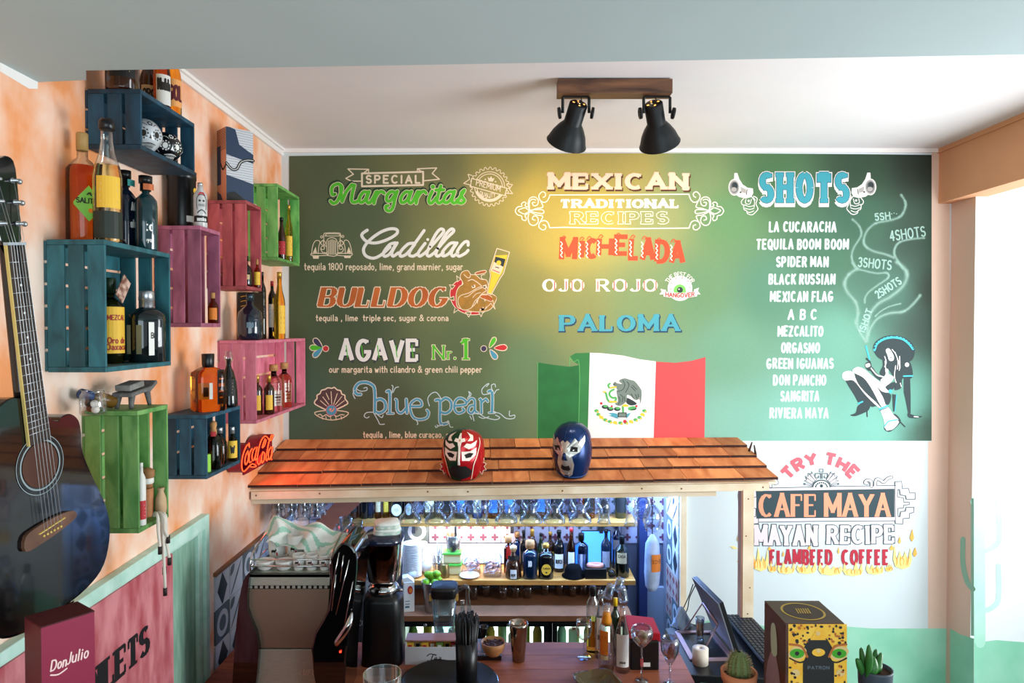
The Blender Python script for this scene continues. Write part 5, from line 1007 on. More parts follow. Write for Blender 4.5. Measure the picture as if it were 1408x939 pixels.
# --- things in and on the moss green crate
bottle('white labelled bottle just inside the moss green crate', WLp(192, -1.02, Gb), .172, .012, 'slim', mat('bottle_white', 'd8d4cc', .5), cap=capwht, tags=[(.1, .4, 1.2, Lr, None, inkw)])
r_ = thing('clay_cup', V((-1.05, 1.957, Gb)), 'tan clay cylinder with etched figures in the moss green crate', 'pot'); w_ = wloc(r_)
MB().lathe([(0, 0), (.016, 0), (.017, .004), (.017, .080), (.014, .083), (.014, .07), (0, .07)], w_, 18).build('cup_body', mat('clay_tan', 'b5764c', .7, var=.15, scale=40), r_)
r_ = thing('wood_carving', V((-1.05, 1.957, Gb + .0835)), 'carved wooden head with white scarf on top of the clay cylinder', 'figurine'); w_ = wloc(r_)
MB().lathe([(0, 0), (.012, 0), (.012, .015), (.009, .02), (.016, .034), (.016, .05), (.008, .056), (0, .058)], w_, 14, sx=1.3).build('carved_head', mat('carved_wood', '9a6a40', .6), r_); MB().lathe([(.0165, .012), (.018, .014), (.018, .026), (.0165, .028)], w_, 14).build('white_scarf', capwht, r_)
r_ = thing('burlap_pouch', V((-1.016, 1.968, Gb)), 'beige pouch behind the clay cylinder', 'pouch'); w_ = wloc(r_)
MB().lathe([(0, 0), (.012, 0), (.0155, .02), (.014, .05), (.007, .07), (.01, .08), (0, .078)], w_, 14).build('pouch_body', mat('burlap', 'c2a07c', .9, bump=.4, scale=90), r_)
rp = thing('cord_bundle', WLp(213, -1.02, Gb), 'white cords with dark tips hanging out of the moss green crate', 'cord'); rope = mat('cord_white', 'd9cfc2', .8, bump=.3, scale=120); tip = mat('cord_tip', '241a18', .6)
for (x1, y1), (x2, y2), xo in (((217, 722), (220, 753), -.985), ((222, 725), (226, 781), -.99), ((226, 722), (231, 738), -.975), ((228, 735), (233, 768), -.98), ((224, 740), (227, 810), -.985)):
    q0 = PX(211, 712, -1.02); q1 = PX(x1, y1 - 10, xo + .004); q1.z = max(q1.z, Gb + .01); q2 = PX(x1 + .5, y1 + 6, xo); q3 = PX(x2, y2, xo)
    c_ = MB().tube(crom([q0 + V((0, 0, .006)), (q0 + q1) / 2 + V((0, 0, .014)), q1, q2, q3], 5), .0042, 8).build('cord', rope, rp)
    MB().tube([q3 + V((0, 0, .004)), q3 - V((0, 0, .018))], .0058, 8).build('cord_tip', tip, c_)
r_ = thing('jar', WLp(127, -1.085, Gz1), 'clear glass jar with trinkets on the moss green crate', 'jar'); w_ = wloc(r_)
MB().lathe([(0, 0), (.028, 0), (.031, .004), (.031, .05), (.026, .056), (.026, .062), (.028, .064)], w_, 22).build('jar_glass', thin_glass('glass_thin'), r_)
for k, (m_, c_) in enumerate((('f0e0d0', (.006, 0, .012)), ('8a4a2a', (-.012, .008, .014)), ('d8c8b8', (.01, -.01, .028)), ('3a2a20', (-.006, -.008, .030)))): MB().sphere(w_ + V(c_), .010, 12, 8).build('trinket', mat('trinket_%d' % k, m_, .5), r_)
r_ = thing('bottle', WLp(150, -1.10, Gz1), 'brown flask lying behind the glass jar, its blue cap raised', 'bottle'); w_ = wloc(r_)
MB().lathe([(0, 0), (.014, 0), (.018, .006), (.018, .05), (.008, .065), (.008, .075), (0, .075)], w_ + V((.0, .02, .018)), 16, axis=(-.35, -1, .35)).build('glass_body', mat('glass_ochre', '6a4a1c', .2), r_)
MB().lathe([(0, .07), (.013, .072), (.014, .078), (.014, .105), (.010, .109), (0, .11)], w_ + V((.0, .02, .018)), 16, axis=(-.35, -1, .35)).build('cap', mat('cap_blue', '1c3c6c', .4), r_)
mt = thing('stone_metate', WLp(186, -1.07, Gz1), 'grey stone grinding table with legs on the moss green crate', 'grinding stone'); w_ = wloc(mt); st = mat('stone_grey', '6e6c6a', .9, var=.25, scale=60, bump=.6)
c_ = MB(); 
for k in range(1):
    pts = []
    c_.obox(w_ + V((.0, -.015, .045)), (.028, .0, .0), (.0, .055, .006), (0, -.0006, .006)); c_.obox(w_ + V((.0, .052, .054)), (.024, 0, 0), (0, .022, .012), (0, -.002, .005))
c_.build('slab', st, mt, bev=.003)
for sx_, sy_, lean in ((-.018, -.05, -.01), (.018, -.05, -.01), (-.016, .005, 0), (.016, .03, .01)): MB().tube([w_ + V((sx_, sy_, .042)), w_ + V((sx_ * 1.1, sy_ + lean, 0.001))], [.009, .0055], 8).build('leg', st, mt)
gs = thing('grinding_roller', w_ + V((0, -.03, .051)), 'pale rectangular grinding stone lying on the stone table', 'stone'); MB().obox(w_ + V((0, -.03, .062)), (.022, 0, 0), (0, .036, .0045), (0, -.001, .0085)).build('stone_block', mat('stone_light', '84827e', .9, var=.2, scale=70), gs, bev=.003)

# ================================================================ RED SCRIPT SIGN
sg = thing('neon_sign', PX(352, 640, XL), 'red script soft drink sign mounted on the wall beside the canopy', 'sign')
sred = mat('sign_red', '8e1428', .4); sem = mat('sign_glow', 'ff4a22', .4, emit=2.2); XS = XL + .062
ZK = lambda q: [(325 + x / 13.42, 590 + y / 13.42) for x, y in q]
SG = [[(235, 260), (240, 330), (225, 290), (195, 300), (140, 420), (105, 560), (100, 700), (130, 780), (190, 740), (260, 660), (310, 640), (365, 685), (300, 700), (260, 690)], [(215, 400), (180, 470), (160, 560), (165, 650), (200, 620), (225, 520), (215, 400)], [(290, 360), (255, 420), (235, 520), (240, 610), (275, 600)], [(350, 340), (310, 400), (290, 500), (300, 580), (335, 540), (370, 400)], [(385, 330), (355, 470), (350, 570), (380, 540)],
      [(600, 190), (570, 150), (530, 130), (470, 190), (430, 300), (400, 440), (385, 580), (410, 650), (450, 600), (470, 520)], [(530, 180), (500, 260), (480, 340), (520, 300), (550, 200)], [(490, 420), (465, 520), (475, 620), (510, 570), (520, 450), (490, 420)], [(650, 110), (600, 240), (570, 400), (545, 540), (560, 580), (585, 540)], [(680, 110), (640, 130), (620, 210), (650, 190), (680, 110)], [(640, 330), (600, 400), (590, 500), (610, 560), (645, 480), (665, 330)], [(665, 430), (640, 540), (655, 560)]]
mb = MB()
for s_ in SG:
    q = c2(ZK(s_), 4)
    for i in range(len(q) - 1):
        (x0, y0), (x1, y1) = q[i], q[i + 1]; L_ = math.hypot(x1 - x0, y1 - y0) or 1; nx_, ny_ = -(y1 - y0) / L_ * 1.5, (x1 - x0) / L_ * 1.5; ex, ey = (x1 - x0) / L_ * .5, (y1 - y0) / L_ * .5
        pts = [PX(*k_, XS) for k_ in ((x0 - ex + nx_, y0 - ey + ny_), (x1 + ex + nx_, y1 + ey + ny_), (x1 + ex - nx_, y1 + ey - ny_), (x0 - ex - nx_, y0 - ey - ny_))]
        mb.prism([(w.y, w.z) for w in pts], (XS, 0, 0), (0, 1, 0), (0, 0, 1), (-.055, 0, 0))
mb.build('letter_sides', sred, sg)
p = Paint(lambda x, y, h: PX(x, y, XS + .0008 * h))
for s_ in SG: p.line(c2(ZK(s_), 4), 1.5, 1, 0)
p.build('glowing_tube', sem, sg)
l_ = bpy.data.lights.new('neon_light', 'AREA'); l_.size = .18; l_.energy = .9; l_.color = (1, .12, .06); lo_ = bpy.data.objects.new('neon_light', l_); COL.objects.link(lo_); lo_.location = PX(352, 628, XS + .012); lo_.rotation_euler = (V((1, .15, -.35))).to_track_quat('-Z', 'Y').to_euler()
MB().box(XL + .001, XL + .008, PX(333, 630, XL).y, PX(372, 620, XL).y, PX(352, 643, XL).z, PX(352, 612, XL).z).build('back_plate', sred, sg)

# ================================================================ GUITAR
gu = thing('acoustic_guitar', V((-1.04, 1.512, 1.0)), 'glossy black cutaway acoustic guitar hanging at the left wall', 'guitar')
ph = radians(6); gn = V((cos(ph), -sin(ph), 0)); gu_ = V((sin(ph), cos(ph), 0)); O = P(54, 639, 1.512)
def GP(px, py):
    r = ray(px, py); t = (O - V((0, 0, H))).dot(gn) / r.dot(gn); return V((0, 0, H)) + r * t
def guv(px, py): q = GP(px, py) - O; return (q.dot(gu_), q.z)
ax = V(guv(22, 337) + (0,)) - V(guv(70, 722) + (0,)); ax.normalize(); ay = V((ax.y, -ax.x, 0))
def loc2(px, py): q = V(guv(px, py) + (0,)); return (q.dot(ay), q.dot(ax))      # across, along the neck
def gw(a, l, d=0): q = ay * a + ax * l; return O + gu_ * q.x + V((0, 0, q.y)) + gn * d
R_ = [loc2(*q) for q in ((74, 578), (84, 573), (96, 569), (107, 577), (111, 596), (113, 621), (126, 654), (145, 696), (151, 734), (143, 776), (120, 808), (84, 838), (45, 856))]
zb_ = min(l for a, l in R_)
Lf = [(-a, l) for a, l in R_[6:]][::-1]
up = [(-.118, .01), (-.135, .07), (-.13, .12), (-.085, .155), (-.03, .16)]
out = c2(R_[:-1] + [(.05, zb_ - .004), (-.05, zb_ - .004)] + [q for q in Lf[1:]] + up, 4, True)
gb = mat('guitar_black', '050608', .10, coat=.45); gbind = mat('guitar_binding', '15171a', .2)
mb = MB(); n_ = len(out); f_ = [gw(a, l, 0) for a, l in out]; e_ = [gw(a * 1.0, l, -.006) for a, l in out]; bk = [gw(a * .99, l * .99, -.088) for a, l in out]; fi = [gw(a * .985, l * .985, .0025) for a, l in out]
mb.add(fi + f_ + e_ + bk, [tuple(range(n_))] + [(i + k * n_, (i + 1) % n_ + k * n_, (i + 1) % n_ + (k + 1) * n_, i + (k + 1) * n_) for k in range(3) for i in range(n_)] + [tuple(3 * n_ + i for i in range(n_))[::-1]])
mb.build('body', gb, gu)
p = Paint(lambda a, l, h: gw(a, l, .003 + .0004 * h))
p.disc(0, 0, .050, 1, 0, 40); p.build('sound_hole', mat('hole_brown', '4a2412', .6), gu)
p = Paint(lambda a, l, h: gw(a, l, .003 + .0004 * h))
for r0, w0_, m_ in ((.055, .004, 0), (.062, .0018, 1), (.066, .0018, 0), (.059, .001, 1)): p.line([(r0 * cos(t), r0 * sin(t)) for t in [2 * pi * i / 44 for i in range(45)]], w0_, 1.5, m_, cap=False)
p.build('rosette', [mat('rosette_silver', '8c9a9c', .3), mat('rosette_dark', '2a3236', .3)], gu)
nut_l = loc2(22, 337)[1]; br = loc2(70, 722); rose = mat('rosewood', '33241d', .5, var=.3, scale=30); ebony = mat('binding_cream', 'cdb46a', .5)
MB().prism([(-.029, .052), (.029, .052), (.0225, nut_l), (-.0225, nut_l)], gw(0, 0, .004), gw(1, 0) - gw(0, 0), gw(0, 1) - gw(0, 0), gn * .006).build('fretboard', rose, gu)
nk = MB(); nk.tube([gw(0, .10, -.012), gw(0, .16, -.01), gw(0, nut_l, -.004)], [.027, .023, .020], 12, r2=.014).build('neck', gb, gu)
MB().prism([(-.0315, .052), (-.029, .052), (-.0225, nut_l), (-.025, nut_l)], gw(0, 0, .004), gw(1, 0) - gw(0, 0), gw(0, 1) - gw(0, 0), gn * .0065).build('neck_binding', ebony, gu)
sc_ = nut_l - br[1]
for k in range(1, 19):
    l = br[1] + sc_ * 2 ** (-k / 12)
    if l < .058: continue
    w = .0225 + (.029 - .0225) * (nut_l - l) / (nut_l - .052); MB().tube([gw(-w, l, .0105), gw(w, l, .0105)], .0009, 6).build('fret', capsil, gu)
for k in (3, 5, 7, 9): l = br[1] + sc_ * (2 ** (-k / 12) + 2 ** (-(k - 1) / 12)) / 2; MB().lathe([(0, .0101), (.0028, .0101), (.0028, .0106), (0, .0108)], gw(0, l), 10, axis=gn).build('inlay_dot', inkw, gu)
hs = c2([(-.022, nut_l), (-.03, nut_l + .03), (-.036, nut_l + .16), (-.02, nut_l + .185), (0, nut_l + .18), (.02, nut_l + .185), (.036, nut_l + .16), (.03, nut_l + .03), (.022, nut_l)], 3)
MB().prism(hs, gw(0, 0, -.016), gw(1, 0) - gw(0, 0), gw(0, 1) - gw(0, 0), gn * .016).build('headstock', gb, gu, bev=.002)
MB().obox(gw(0, nut_l + .003, .008), (gw(.0235, 0) - gw(0, 0)), (gw(0, .003) - gw(0, 0)), gn * .006).build('nut', mat('bone', 'a8b0b8', .4), gu)
for sd in (-1, 1):
    for k in range(3):
        l = nut_l + .045 + k * .045; mb = MB(); mb.lathe([(0, 0), (.006, 0), (.006, .003), (.0035, .004), (.0035, .014), (0, .015)], gw(sd * .021, l), 12, axis=gn); mb.tube([gw(sd * .030, l, -.008), gw(sd * .046, l, -.008)], .002, 6); mb.sphere(gw(sd * .049, l, -.008), .0065, 10, 8); mb.build('tuning_peg', capsil, gu)
mb = MB(); mb.prism(c2([(-.075, br[1] - .022), (-.07, br[1] + .010), (-.03, br[1] + .018), (.03, br[1] + .018), (.07, br[1] + .010), (.075, br[1] - .008), (.03, br[1] - .018), (-.03, br[1] - .024)], 3, True), gw(0, 0, .003), gw(1, 0) - gw(0, 0), gw(0, 1) - gw(0, 0), gn * .008); bd_ = mb.build('bridge', wood('bridge_wood', '4a2c1e', '7a5440', .5), gu)
MB().obox(gw(0, br[1] + .004, .0125), gw(.038, .003) - gw(0, 0), gw(0, .0012) - gw(0, 0), gn * .0025).build('saddle', mat('bone_yellow', 'd8b860', .4), bd_)
for k in range(6):
    a = -.025 + .010 * k; MB().sphere(gw(a, br[1] - .009, .0125), .0028, 10, 6).build('bridge_pin', mat('bone_yellow', 'd8b860', .4), bd_)
    MB().tube([gw(a, br[1] - .006, .014), gw(a, br[1] + .004, .0155), gw(-.018 + .0072 * k, nut_l, .0145), gw((-.02 if k < 3 else .02), nut_l + .05 + (k % 3) * .04, .006)], .0005, 5).build('string', capsil, gu)
gu2 = thing('wall_hook', gw(0, nut_l + .02, -.045), 'black wall hook holding the guitar neck', 'hook'); MB().tube([gw(0, nut_l + .02, -.03), V((XL + .002, gw(0, 0).y, gw(0, nut_l + .02).z + .03))], .006, 8).build('hook_arm', capblk, gu2)
# ================================================================ SHINGLED CANOPY OVER THE BAR
TL, TR, EL, ER = P(393, 605, YB - .002), P(1014, 602, YB - .002), P(341, 672, 2.99), P(1070, 661, 3.05)
def roof(u, v, d=0):
    a = TL.lerp(TR, u); b = EL.lerp(ER, u); n = (ER - EL).cross(TL - EL).normalized(); n = n if n.z > 0 else -n; return a.lerp(b, v) + n * d
def pix(q):
    q = V(q) - V((0, 0, H)); d = q.y * cos(TH) - q.z * sin(TH); return CX + F * q.x / d, CY - F * (q.y * sin(TH) + q.z * cos(TH)) / d
def vof(py):
    lo, hi = 0, 1
    for _ in range(30):
        m_ = (lo + hi) / 2
        if pix(roof(0, m_))[1] < py: lo = m_
        else: hi = m_
    return lo
can = thing('shingled_canopy', (0, 3.2, TL.z), 'small orange cedar shingle roof over the bar, carried by a pine post', 'canopy')
shm = wood('cedar_shingle', 'b86434', 'ea9c64', .75, (5, 1.2, 5), 3, .4); edge = mat('shingle_edge', '3a1c12', .9, var=.4, scale=80, bump=.6)
vs_ = [0, vof(621), vof(636.5), vof(653), 1.0]; rs = random.Random(11)
for r in range(4):
    u = 0.0; Wd = (ER - EL).length
    while u < .999:
        w = rs.uniform(.11, .30) / Wd; u1 = u + w
        if 1 - u1 < .035: u1 = 1.0
        g = .0012 / Wd; v0 = max(0, vs_[r] - .05); v1 = vs_[r + 1] + rs.uniform(-.006, .006); th = .011
        lift0, lift1 = .003, .017
        a, b, c_, d_ = roof(u + g, v0, lift0), roof(u1 - g, v0, lift0), roof(u1 - g, v1, lift1), roof(u + g, v1, lift1)
        n = V((0, 0, -th)) ; lo_ = [q + n for q in (a, b, c_, d_)]
        mb = MB(); mb.add([a, b, c_, d_] + lo_, [(0, 3, 2, 1), (4, 5, 6, 7), (0, 1, 5, 4), (1, 2, 6, 5), (3, 0, 4, 7)], 0); mb.add([c_, d_, lo_[3], lo_[2]], [(0, 1, 2, 3)], 1)
        mb.build('shingle', [shm, edge], can); u = u1
MB().add([roof(0, 0, -.012), roof(1, 0, -.012), roof(1, .97, -.012), roof(0, .97, -.012), roof(0, 0, -.024), roof(1, 0, -.024), roof(1, .97, -.024), roof(0, .97, -.024)], [(0, 3, 2, 1), (4, 5, 6, 7), (0, 1, 5, 4), (1, 2, 6, 5), (2, 3, 7, 6), (3, 0, 4, 7)]).build('roof_board', pine, can)
def beam(p0, p1, th, dz, name, m=pine, parent=can, label=None):      # p0, p1 upper front corners
    a, b = V(p0), V(p1); d = (b - a).normalized(); y = V((-d.y, d.x, 0)) * th; z = V((0, 0, -dz))
    return MB().add([a, b, b + z, a + z, a + y, b + y, b + y + z, a + y + z], [(0, 3, 2, 1), (4, 5, 6, 7), (0, 1, 5, 4), (3, 7, 6, 2), (0, 4, 7, 3), (1, 2, 6, 5)]).build(name, m, parent, label, bev=.001)
fa, fb = P(345, 676.5, 2.995), P(1058, 664, 3.055); beam(fa, fb, .02, .034, 'fascia_board', pine)
fc, fd = P(345, 687, 3.02), P(985, 676, 3.075); beam(fc, fd, .03, .02, 'lower_batten', pine)
knot = mat('knot', '7a4a22', .7)
for px in (352, 438, 585, 640, 770, 880, 935, 1049): t = (px - 345) / 713; q = fa.lerp(fb, t) + V((0, -.0006, -.012 - .01 * ((px * 7) % 3) / 3)); MB().lathe([(0, 0), (.004, 0), (.003, .0006), (0, .0007)], q, 8, axis=(0, -1, 0)).build('knot', knot, can)
for u in (.03, .35, .66, .97): a = roof(u, .03, -.026); b = roof(u, .93, -.026); MB().obox((a + b) / 2 - V((0, 0, .02)), (b - a) / 2, (.018, 0, 0), (0, 0, .018)).build('rafter', pine, can)
DZ = 2.2 - 1.33                                       # black desk height
pp = P(1022, 674, 3.05); po_ = MB().box(pp.x, pp.x + .049, 3.05, 3.10, DZ, fb.z - .03).build('post', pine, can)
MB().box(pp.x - .007, pp.x - .0005, 3.052, 3.098, DZ, fb.z - .036).build('post_batten', wood('pine_red', '9a6448', 'b98468', .6), can)
for k, (px, py) in enumerate(((1029, 686), (1026, 737), (1031, 808), (1028, 844))): MB().lathe([(0, 0), (.0035, 0), (.003, .0005), (0, .0006)], P(px, py, 3.0499), 8, axis=(0, -1, 0)).build('knot', knot, can)
for px, py, qx, qy in ((1030, 620, 1034, 608), (1039, 625, 1037, 612)): MB().tube([P(px, py, 3.25), P(qx, qy, 3.28)], [.006, .003], 6).build('stick', edge, can)
# rack rails that carry the stemmed glasses
RZ = P(700, 672, 3.2).z; rail = mat('rail_dark', '3a3a40', .4, .6)
for Y_ in (3.17, 3.33):
    for dy in (-.014, .014): MB().box(-1.10, .80, Y_ + dy - .004, Y_ + dy + .004, RZ - .002, RZ + .006).build('rack_rail', rail, can)
for x in (-.95, -.3, .3, .78):
    mb = MB(); 
    for Y_ in (3.17, 3.33): mb.box(x - .008, x + .008, Y_ - .02, Y_ + .02, RZ + .006, roof(.5, (YB - Y_) / (YB - 3.02)).z - .03)
    for o_ in (0, 1):
        m1_ = MB(); Y_ = (3.17, 3.33)[o_]; m1_.box(x - .008, x + .008, Y_ - .02, Y_ + .02, RZ + .006, roof(.5, min(1, (YB - Y_) / (YB - 3.02))).z - .028); m1_.build('rack_bracket', pine, can)
ledm = mat('led_strip', '9cc0ff', .4, emit=6.0)
for Y_, z_ in ((3.25, RZ + .012), (3.43, RZ + .03)): o = thing('led_strip', (-.1, Y_, z_), 'thin blue white light strip %s the glass rack' % ('between the rails of' if Y_ < 3.3 else 'behind'), 'lamp'); MB().box(-.80, .85, Y_ - .006, Y_ + .006, z_, z_ + .004).build('strip', ledm, o); MB().box(-.80, .85, Y_ - .010, Y_ + .010, z_ + .0045, z_ + .0065).build('profile', rail, o)
# ---- stemmed glasses hanging upside down
tg_ = thin_glass('glass_thin', (.93, .97, 1), 1.1); tg2 = thin_glass('glass_thin_blue', (.82, .90, 1.0), 1.2)
MARG = [(.004, .002), (.030, .001), (.034, -.002), (.030, -.005), (.006, -.008), (.0045, -.045), (.006, -.055), (.018, -.065), (.026, -.078), (.027, -.092), (.032, -.102), (.046, -.118), (.053, -.132), (.052, -.145), (.0505, -.145), (.0505, -.133), (.044, -.120), (.030, -.104), (.024, -.09), (.022, -.078), (.012, -.066), (0, -.06)]
TULIP = [(.004, .002), (.026, .001), (.030, -.002), (.026, -.005), (.006, -.010), (.005, -.022), (.012, -.035), (.026, -.055), (.030, -.08), (.025, -.105), (.026, -.125), (.031, -.15), (.030, -.15), (.0245, -.126), (.0235, -.105), (.028, -.08), (.024, -.057), (.010, -.037), (0, -.03)]
PEAR = [(.004, .002), (.030, .001), (.034, -.003), (.006, -.008), (.004, -.05), (.018, -.062), (.036, -.085), (.044, -.115), (.042, -.145), (.034, -.175), (.033, -.175), (.040, -.145), (.042, -.115), (.034, -.087), (.015, -.064), (0, -.058)]
HUR = [(.004, .002), (.028, .001), (.030, -.003), (.006, -.010), (.012, -.03), (.024, -.06), (.021, -.10), (.024, -.14), (.030, -.165), (.029, -.165), (.023, -.14), (.020, -.10), (.023, -.06), (.010, -.032), (0, -.03)]
LETT = {}
def hang(px, Y_, prof, lab, grp, k=1, gm=None):
    x = (px - CX) * Y_ / F; key = id(prof)
    if key not in LETT:
        o = thing('hanging_glass', (x, Y_, RZ), lab, 'glass', grp); c_ = MB().lathe(prof, (x, Y_, RZ), 22).build('glass_body', tg_, o); LETT[key] = (o, c_); return
    s_, c_ = LETT[key]; o = s_.copy(); COL.objects.link(o); o.location = (x, Y_, RZ); o['label'] = lab; o['group'] = grp; c2_ = c_.copy(); COL.objects.link(c2_); c2_.parent = o
NTH = ['first', 'second', 'third', 'fourth', 'fifth', 'sixth', 'seventh', 'eighth', 'ninth', 'tenth']
for i, px in enumerate((563, 599, 630, 696, 730, 762, 798)): hang(px, 3.155, MARG, NTH[i] + ' margarita glass from the left in the front row hanging under the canopy', 'margarita glasses in the front row of the rack')
for i, px in enumerate((579, 614, 646, 680, 713, 746, 780, 815)): hang(px, 3.335, MARG, NTH[i] + ' margarita glass from the left in the back row of the rack', 'margarita glasses in the back row of the rack')
hang(663, 3.155, TULIP, 'tulip shaped glass hanging left, fourth in the front row', 'g1'); hang(831, 3.155, TULIP, 'tulip shaped glass hanging last before the twisted glass', 'g2')
hang(868, 3.17, HUR, 'ribbed hurricane glass hanging near the right wall of the bar', 'g3'); hang(898, 3.13, PEAR, 'large round goblet hanging rightmost under the canopy', 'g4'); hang(884, 3.33, PEAR, 'round goblet hanging behind the rightmost one', 'g5')
for o in bpy.data.objects:
    if o.get('group') in ('g1', 'g2', 'g3', 'g4', 'g5'): del o['group']
TUMB = [(.0, .0), (.024, 0), (.026, -.004), (.028, -.04), (.033, -.085), (.032, -.085), (.027, -.04), (.022, -.006), (0, -.006)]
BEAD = [(.004, .002), (.022, .0), (.02, -.004), (.006, -.01), (.012, -.02), (.022, -.03), (.018, -.045), (.026, -.06), (.022, -.075), (.030, -.095), (.029, -.095), (.020, -.075), (.024, -.06), (.016, -.045), (0, -.03)]
BEAD = [(r, z * 1.28) for r, z in BEAD]
for i, (px, Y_) in enumerate([(x_ + o_, y_) for y_, o_ in ((3.12, 0), (3.205, 7), (3.29, 2), (3.375, 9)) for x_ in (379, 397, 415, 432)]): hang(px, Y_, BEAD, NTH[i % 4] + ' beaded goblet from the left wall, %s row above the espresso cups' % ['front', 'second', 'third', 'back'][i // 4], 'beaded goblets hanging above the espresso machine')
# ================================================================ SHELVES AND BOTTLES IN THE NOOK
shelfw = wood('oak_shelf', '9c6428', 'd29648', .5, (1, 5, 5), 4, .15)
UZ = P(704, 717, 3.72).z; SZ = P(704, 798, 3.62).z
us = thing('wall_shelf', (0, 3.9, UZ), 'upper oak shelf of the back bar behind the hanging glasses', 'shelf'); MB().box(P(470, 717, 3.72).x, P(872, 700, 3.8).x, 3.70, YN - .008, UZ - .022, UZ).build('shelf_board', shelfw, us, bev=.002)
for x in (-.55, 0, .5): MB().box(x - .01, x + .01, 3.80, YN - .007, UZ - .09, UZ - .022).build('shelf_bracket', rail, us)
ls = thing('wall_shelf', (0, 3.85, SZ), 'lower oak shelf crowded with bottles, saucers and jars', 'shelf'); lx0, lx1 = P(552, 798, 3.62).x, P(874, 798, 3.62).x
MB().box(lx0, lx1, 3.62, YN - .008, SZ - .026, SZ).build('shelf_board', shelfw, ls, bev=.002)
for x in (lx0 + .01, (lx0 + lx1) / 2, lx1 - .02): MB().box(x - .01, x + .01, 3.80, YN - .007, SZ - .12, SZ - .026).build('shelf_bracket', rail, ls)
led = mat('led_panel', 'bcd6ff', .4, emit=1.5); ledb = mat('led_blue', '3f86ff', .4, emit=2.2)
o = thing('light_panel', P(640, 790, YN), 'white glowing panel behind the jars on the lower shelf', 'lamp'); MB().box(P(572, 780, YN).x, P(702, 780, YN).x, YN - .018, YN - .007, SZ + .01, SZ + .12).build('diffuser', led, o)
MB().box(P(572, 780, YN).x - .004, P(702, 780, YN).x + .004, YN - .014, YN - .0068, SZ + .0055, SZ + .1245).build('frame', rail, o)
o = thing('light_panel', P(819, 770, YN), 'small blue glowing panel between the bottles on the right', 'lamp'); MB().box(P(800, 770, YN).x, P(838, 770, YN).x, YN - .018, YN - .007, SZ + .01, SZ + .19).build('diffuser', ledb, o); MB().box(P(800, 770, YN).x - .004, P(838, 770, YN).x + .004, YN - .014, YN - .0068, SZ + .0055, SZ + .1945).build('frame', rail, o)
area('shelf_led', (-.1, 3.73, UZ - .03), (-.1, 3.8, SZ), 1.3, .03, 2.6, (.42, .62, 1.0)); area('canopy_led', (0, 3.56, ZN - .02), (0, 3.6, UZ), 1.5, .04, 20, (.20, .45, 1.0)); area('jar_led', (-.25, 3.80, UZ - .035), (-.25, 3.8, SZ), .5, .03, 3.4, (1, .78, .5))
area('right_led', (.72, 3.66, ZN - .05), (.80, 3.6, SZ), .1, .25, 9, (.3, .5, 1.0))
def ym(Y_, z): return 3.66 + (Y_ - 3.66) * .6 if SZ - .001 < z < SZ + .2 and Y_ > 3.6 else Y_
def on(px, Y_, z): Y_ = ym(Y_, z); return V(((px - CX) * Y_ / F, Y_, z))
def BS(lab, px, Y_, top, wpx, shape, body, z, **k):
    Ym = ym(Y_, z); h = P(px, top, Ym).z - z; return bottle(lab, on(px, Y_, z), h, S(wpx / 2, Ym), shape, body, **k)
cblue = glass('glass_cobalt', '3a6cd8')
# upper shelf
up_ = [(484, 'dark bottle at the left end of the upper shelf', brown, capblk, Lk, 15), (500, 'dark rum bottle with blue reflections, second on the upper shelf', dark, capblk, None, 13), (509, 'slim light blue bottle on the upper shelf', glass('glass_ice', '8fb4e8'), capsil, None, 7), (519, 'amber whisky bottle on the upper shelf', amber, capblk, Lt, 9), (530, 'yellow liqueur bottle on the upper shelf', yel, capgold, Ly, 9),
       (546, 'black bottle with round cream label on the upper shelf', dark, capgold, None, 19), (562, 'dark flask with pale oval label beside the round labelled bottle', brown, capblk, None, 12)]
for px, lab, b_m, c_m, l_m, w in up_:
    bb = bottle(lab, on(px, 3.79, UZ), .25, S(w / 2, 3.83), 'flask' if w > 10 else 'tall', b_m, cap=c_m, tags=[(.15, .5, .8, l_m, None, inkd)] if l_m else [])
    if l_m is None and w > 10 and px > 520:
        b0_ = wloc(bb); p = Paint(lambda u, v, h: b0_ + V((u, -S(w / 2, 3.83) * 1.03 - .0004 * h, v))); p.disc(0, .055, S(w * .36, 3.83), 1, 0, 18, .033); p.disc(0, .055, S(w * .2, 3.83), 2, 1, 12, .012); p.build('label', [Lw, Lt], bb)
rr = random.Random(5); kinds = [('green', darkgreen), ('brown', brown), ('black', dark), ('pale blue', glass('glass_ice', '8fb4e8')), ('amber', amber), ('clear', CLEAR)]
for i, px in enumerate(range(590, 870, 22)):
    kn, km = kinds[i % 6]; places = ['first', 'second', 'third', 'fourth', 'fifth', 'sixth', 'seventh', 'eighth', 'ninth', 'tenth', 'eleventh', 'twelfth', 'thirteenth']
    bottle('%s bottle on the upper shelf behind the hanging glasses, %s from their left' % (kn, places[i]), on(px, 3.80, UZ), rr.uniform(.22, .27), rr.uniform(.028, .036), rr.choice(['wine', 'flask', 'tall']), km, cap=rr.choice([capblk, capgold, capsil, capred]), tags=[(.15, .5, .8, rr.choice([Lk, Lb, Lk, Lt]), None, inkd)])
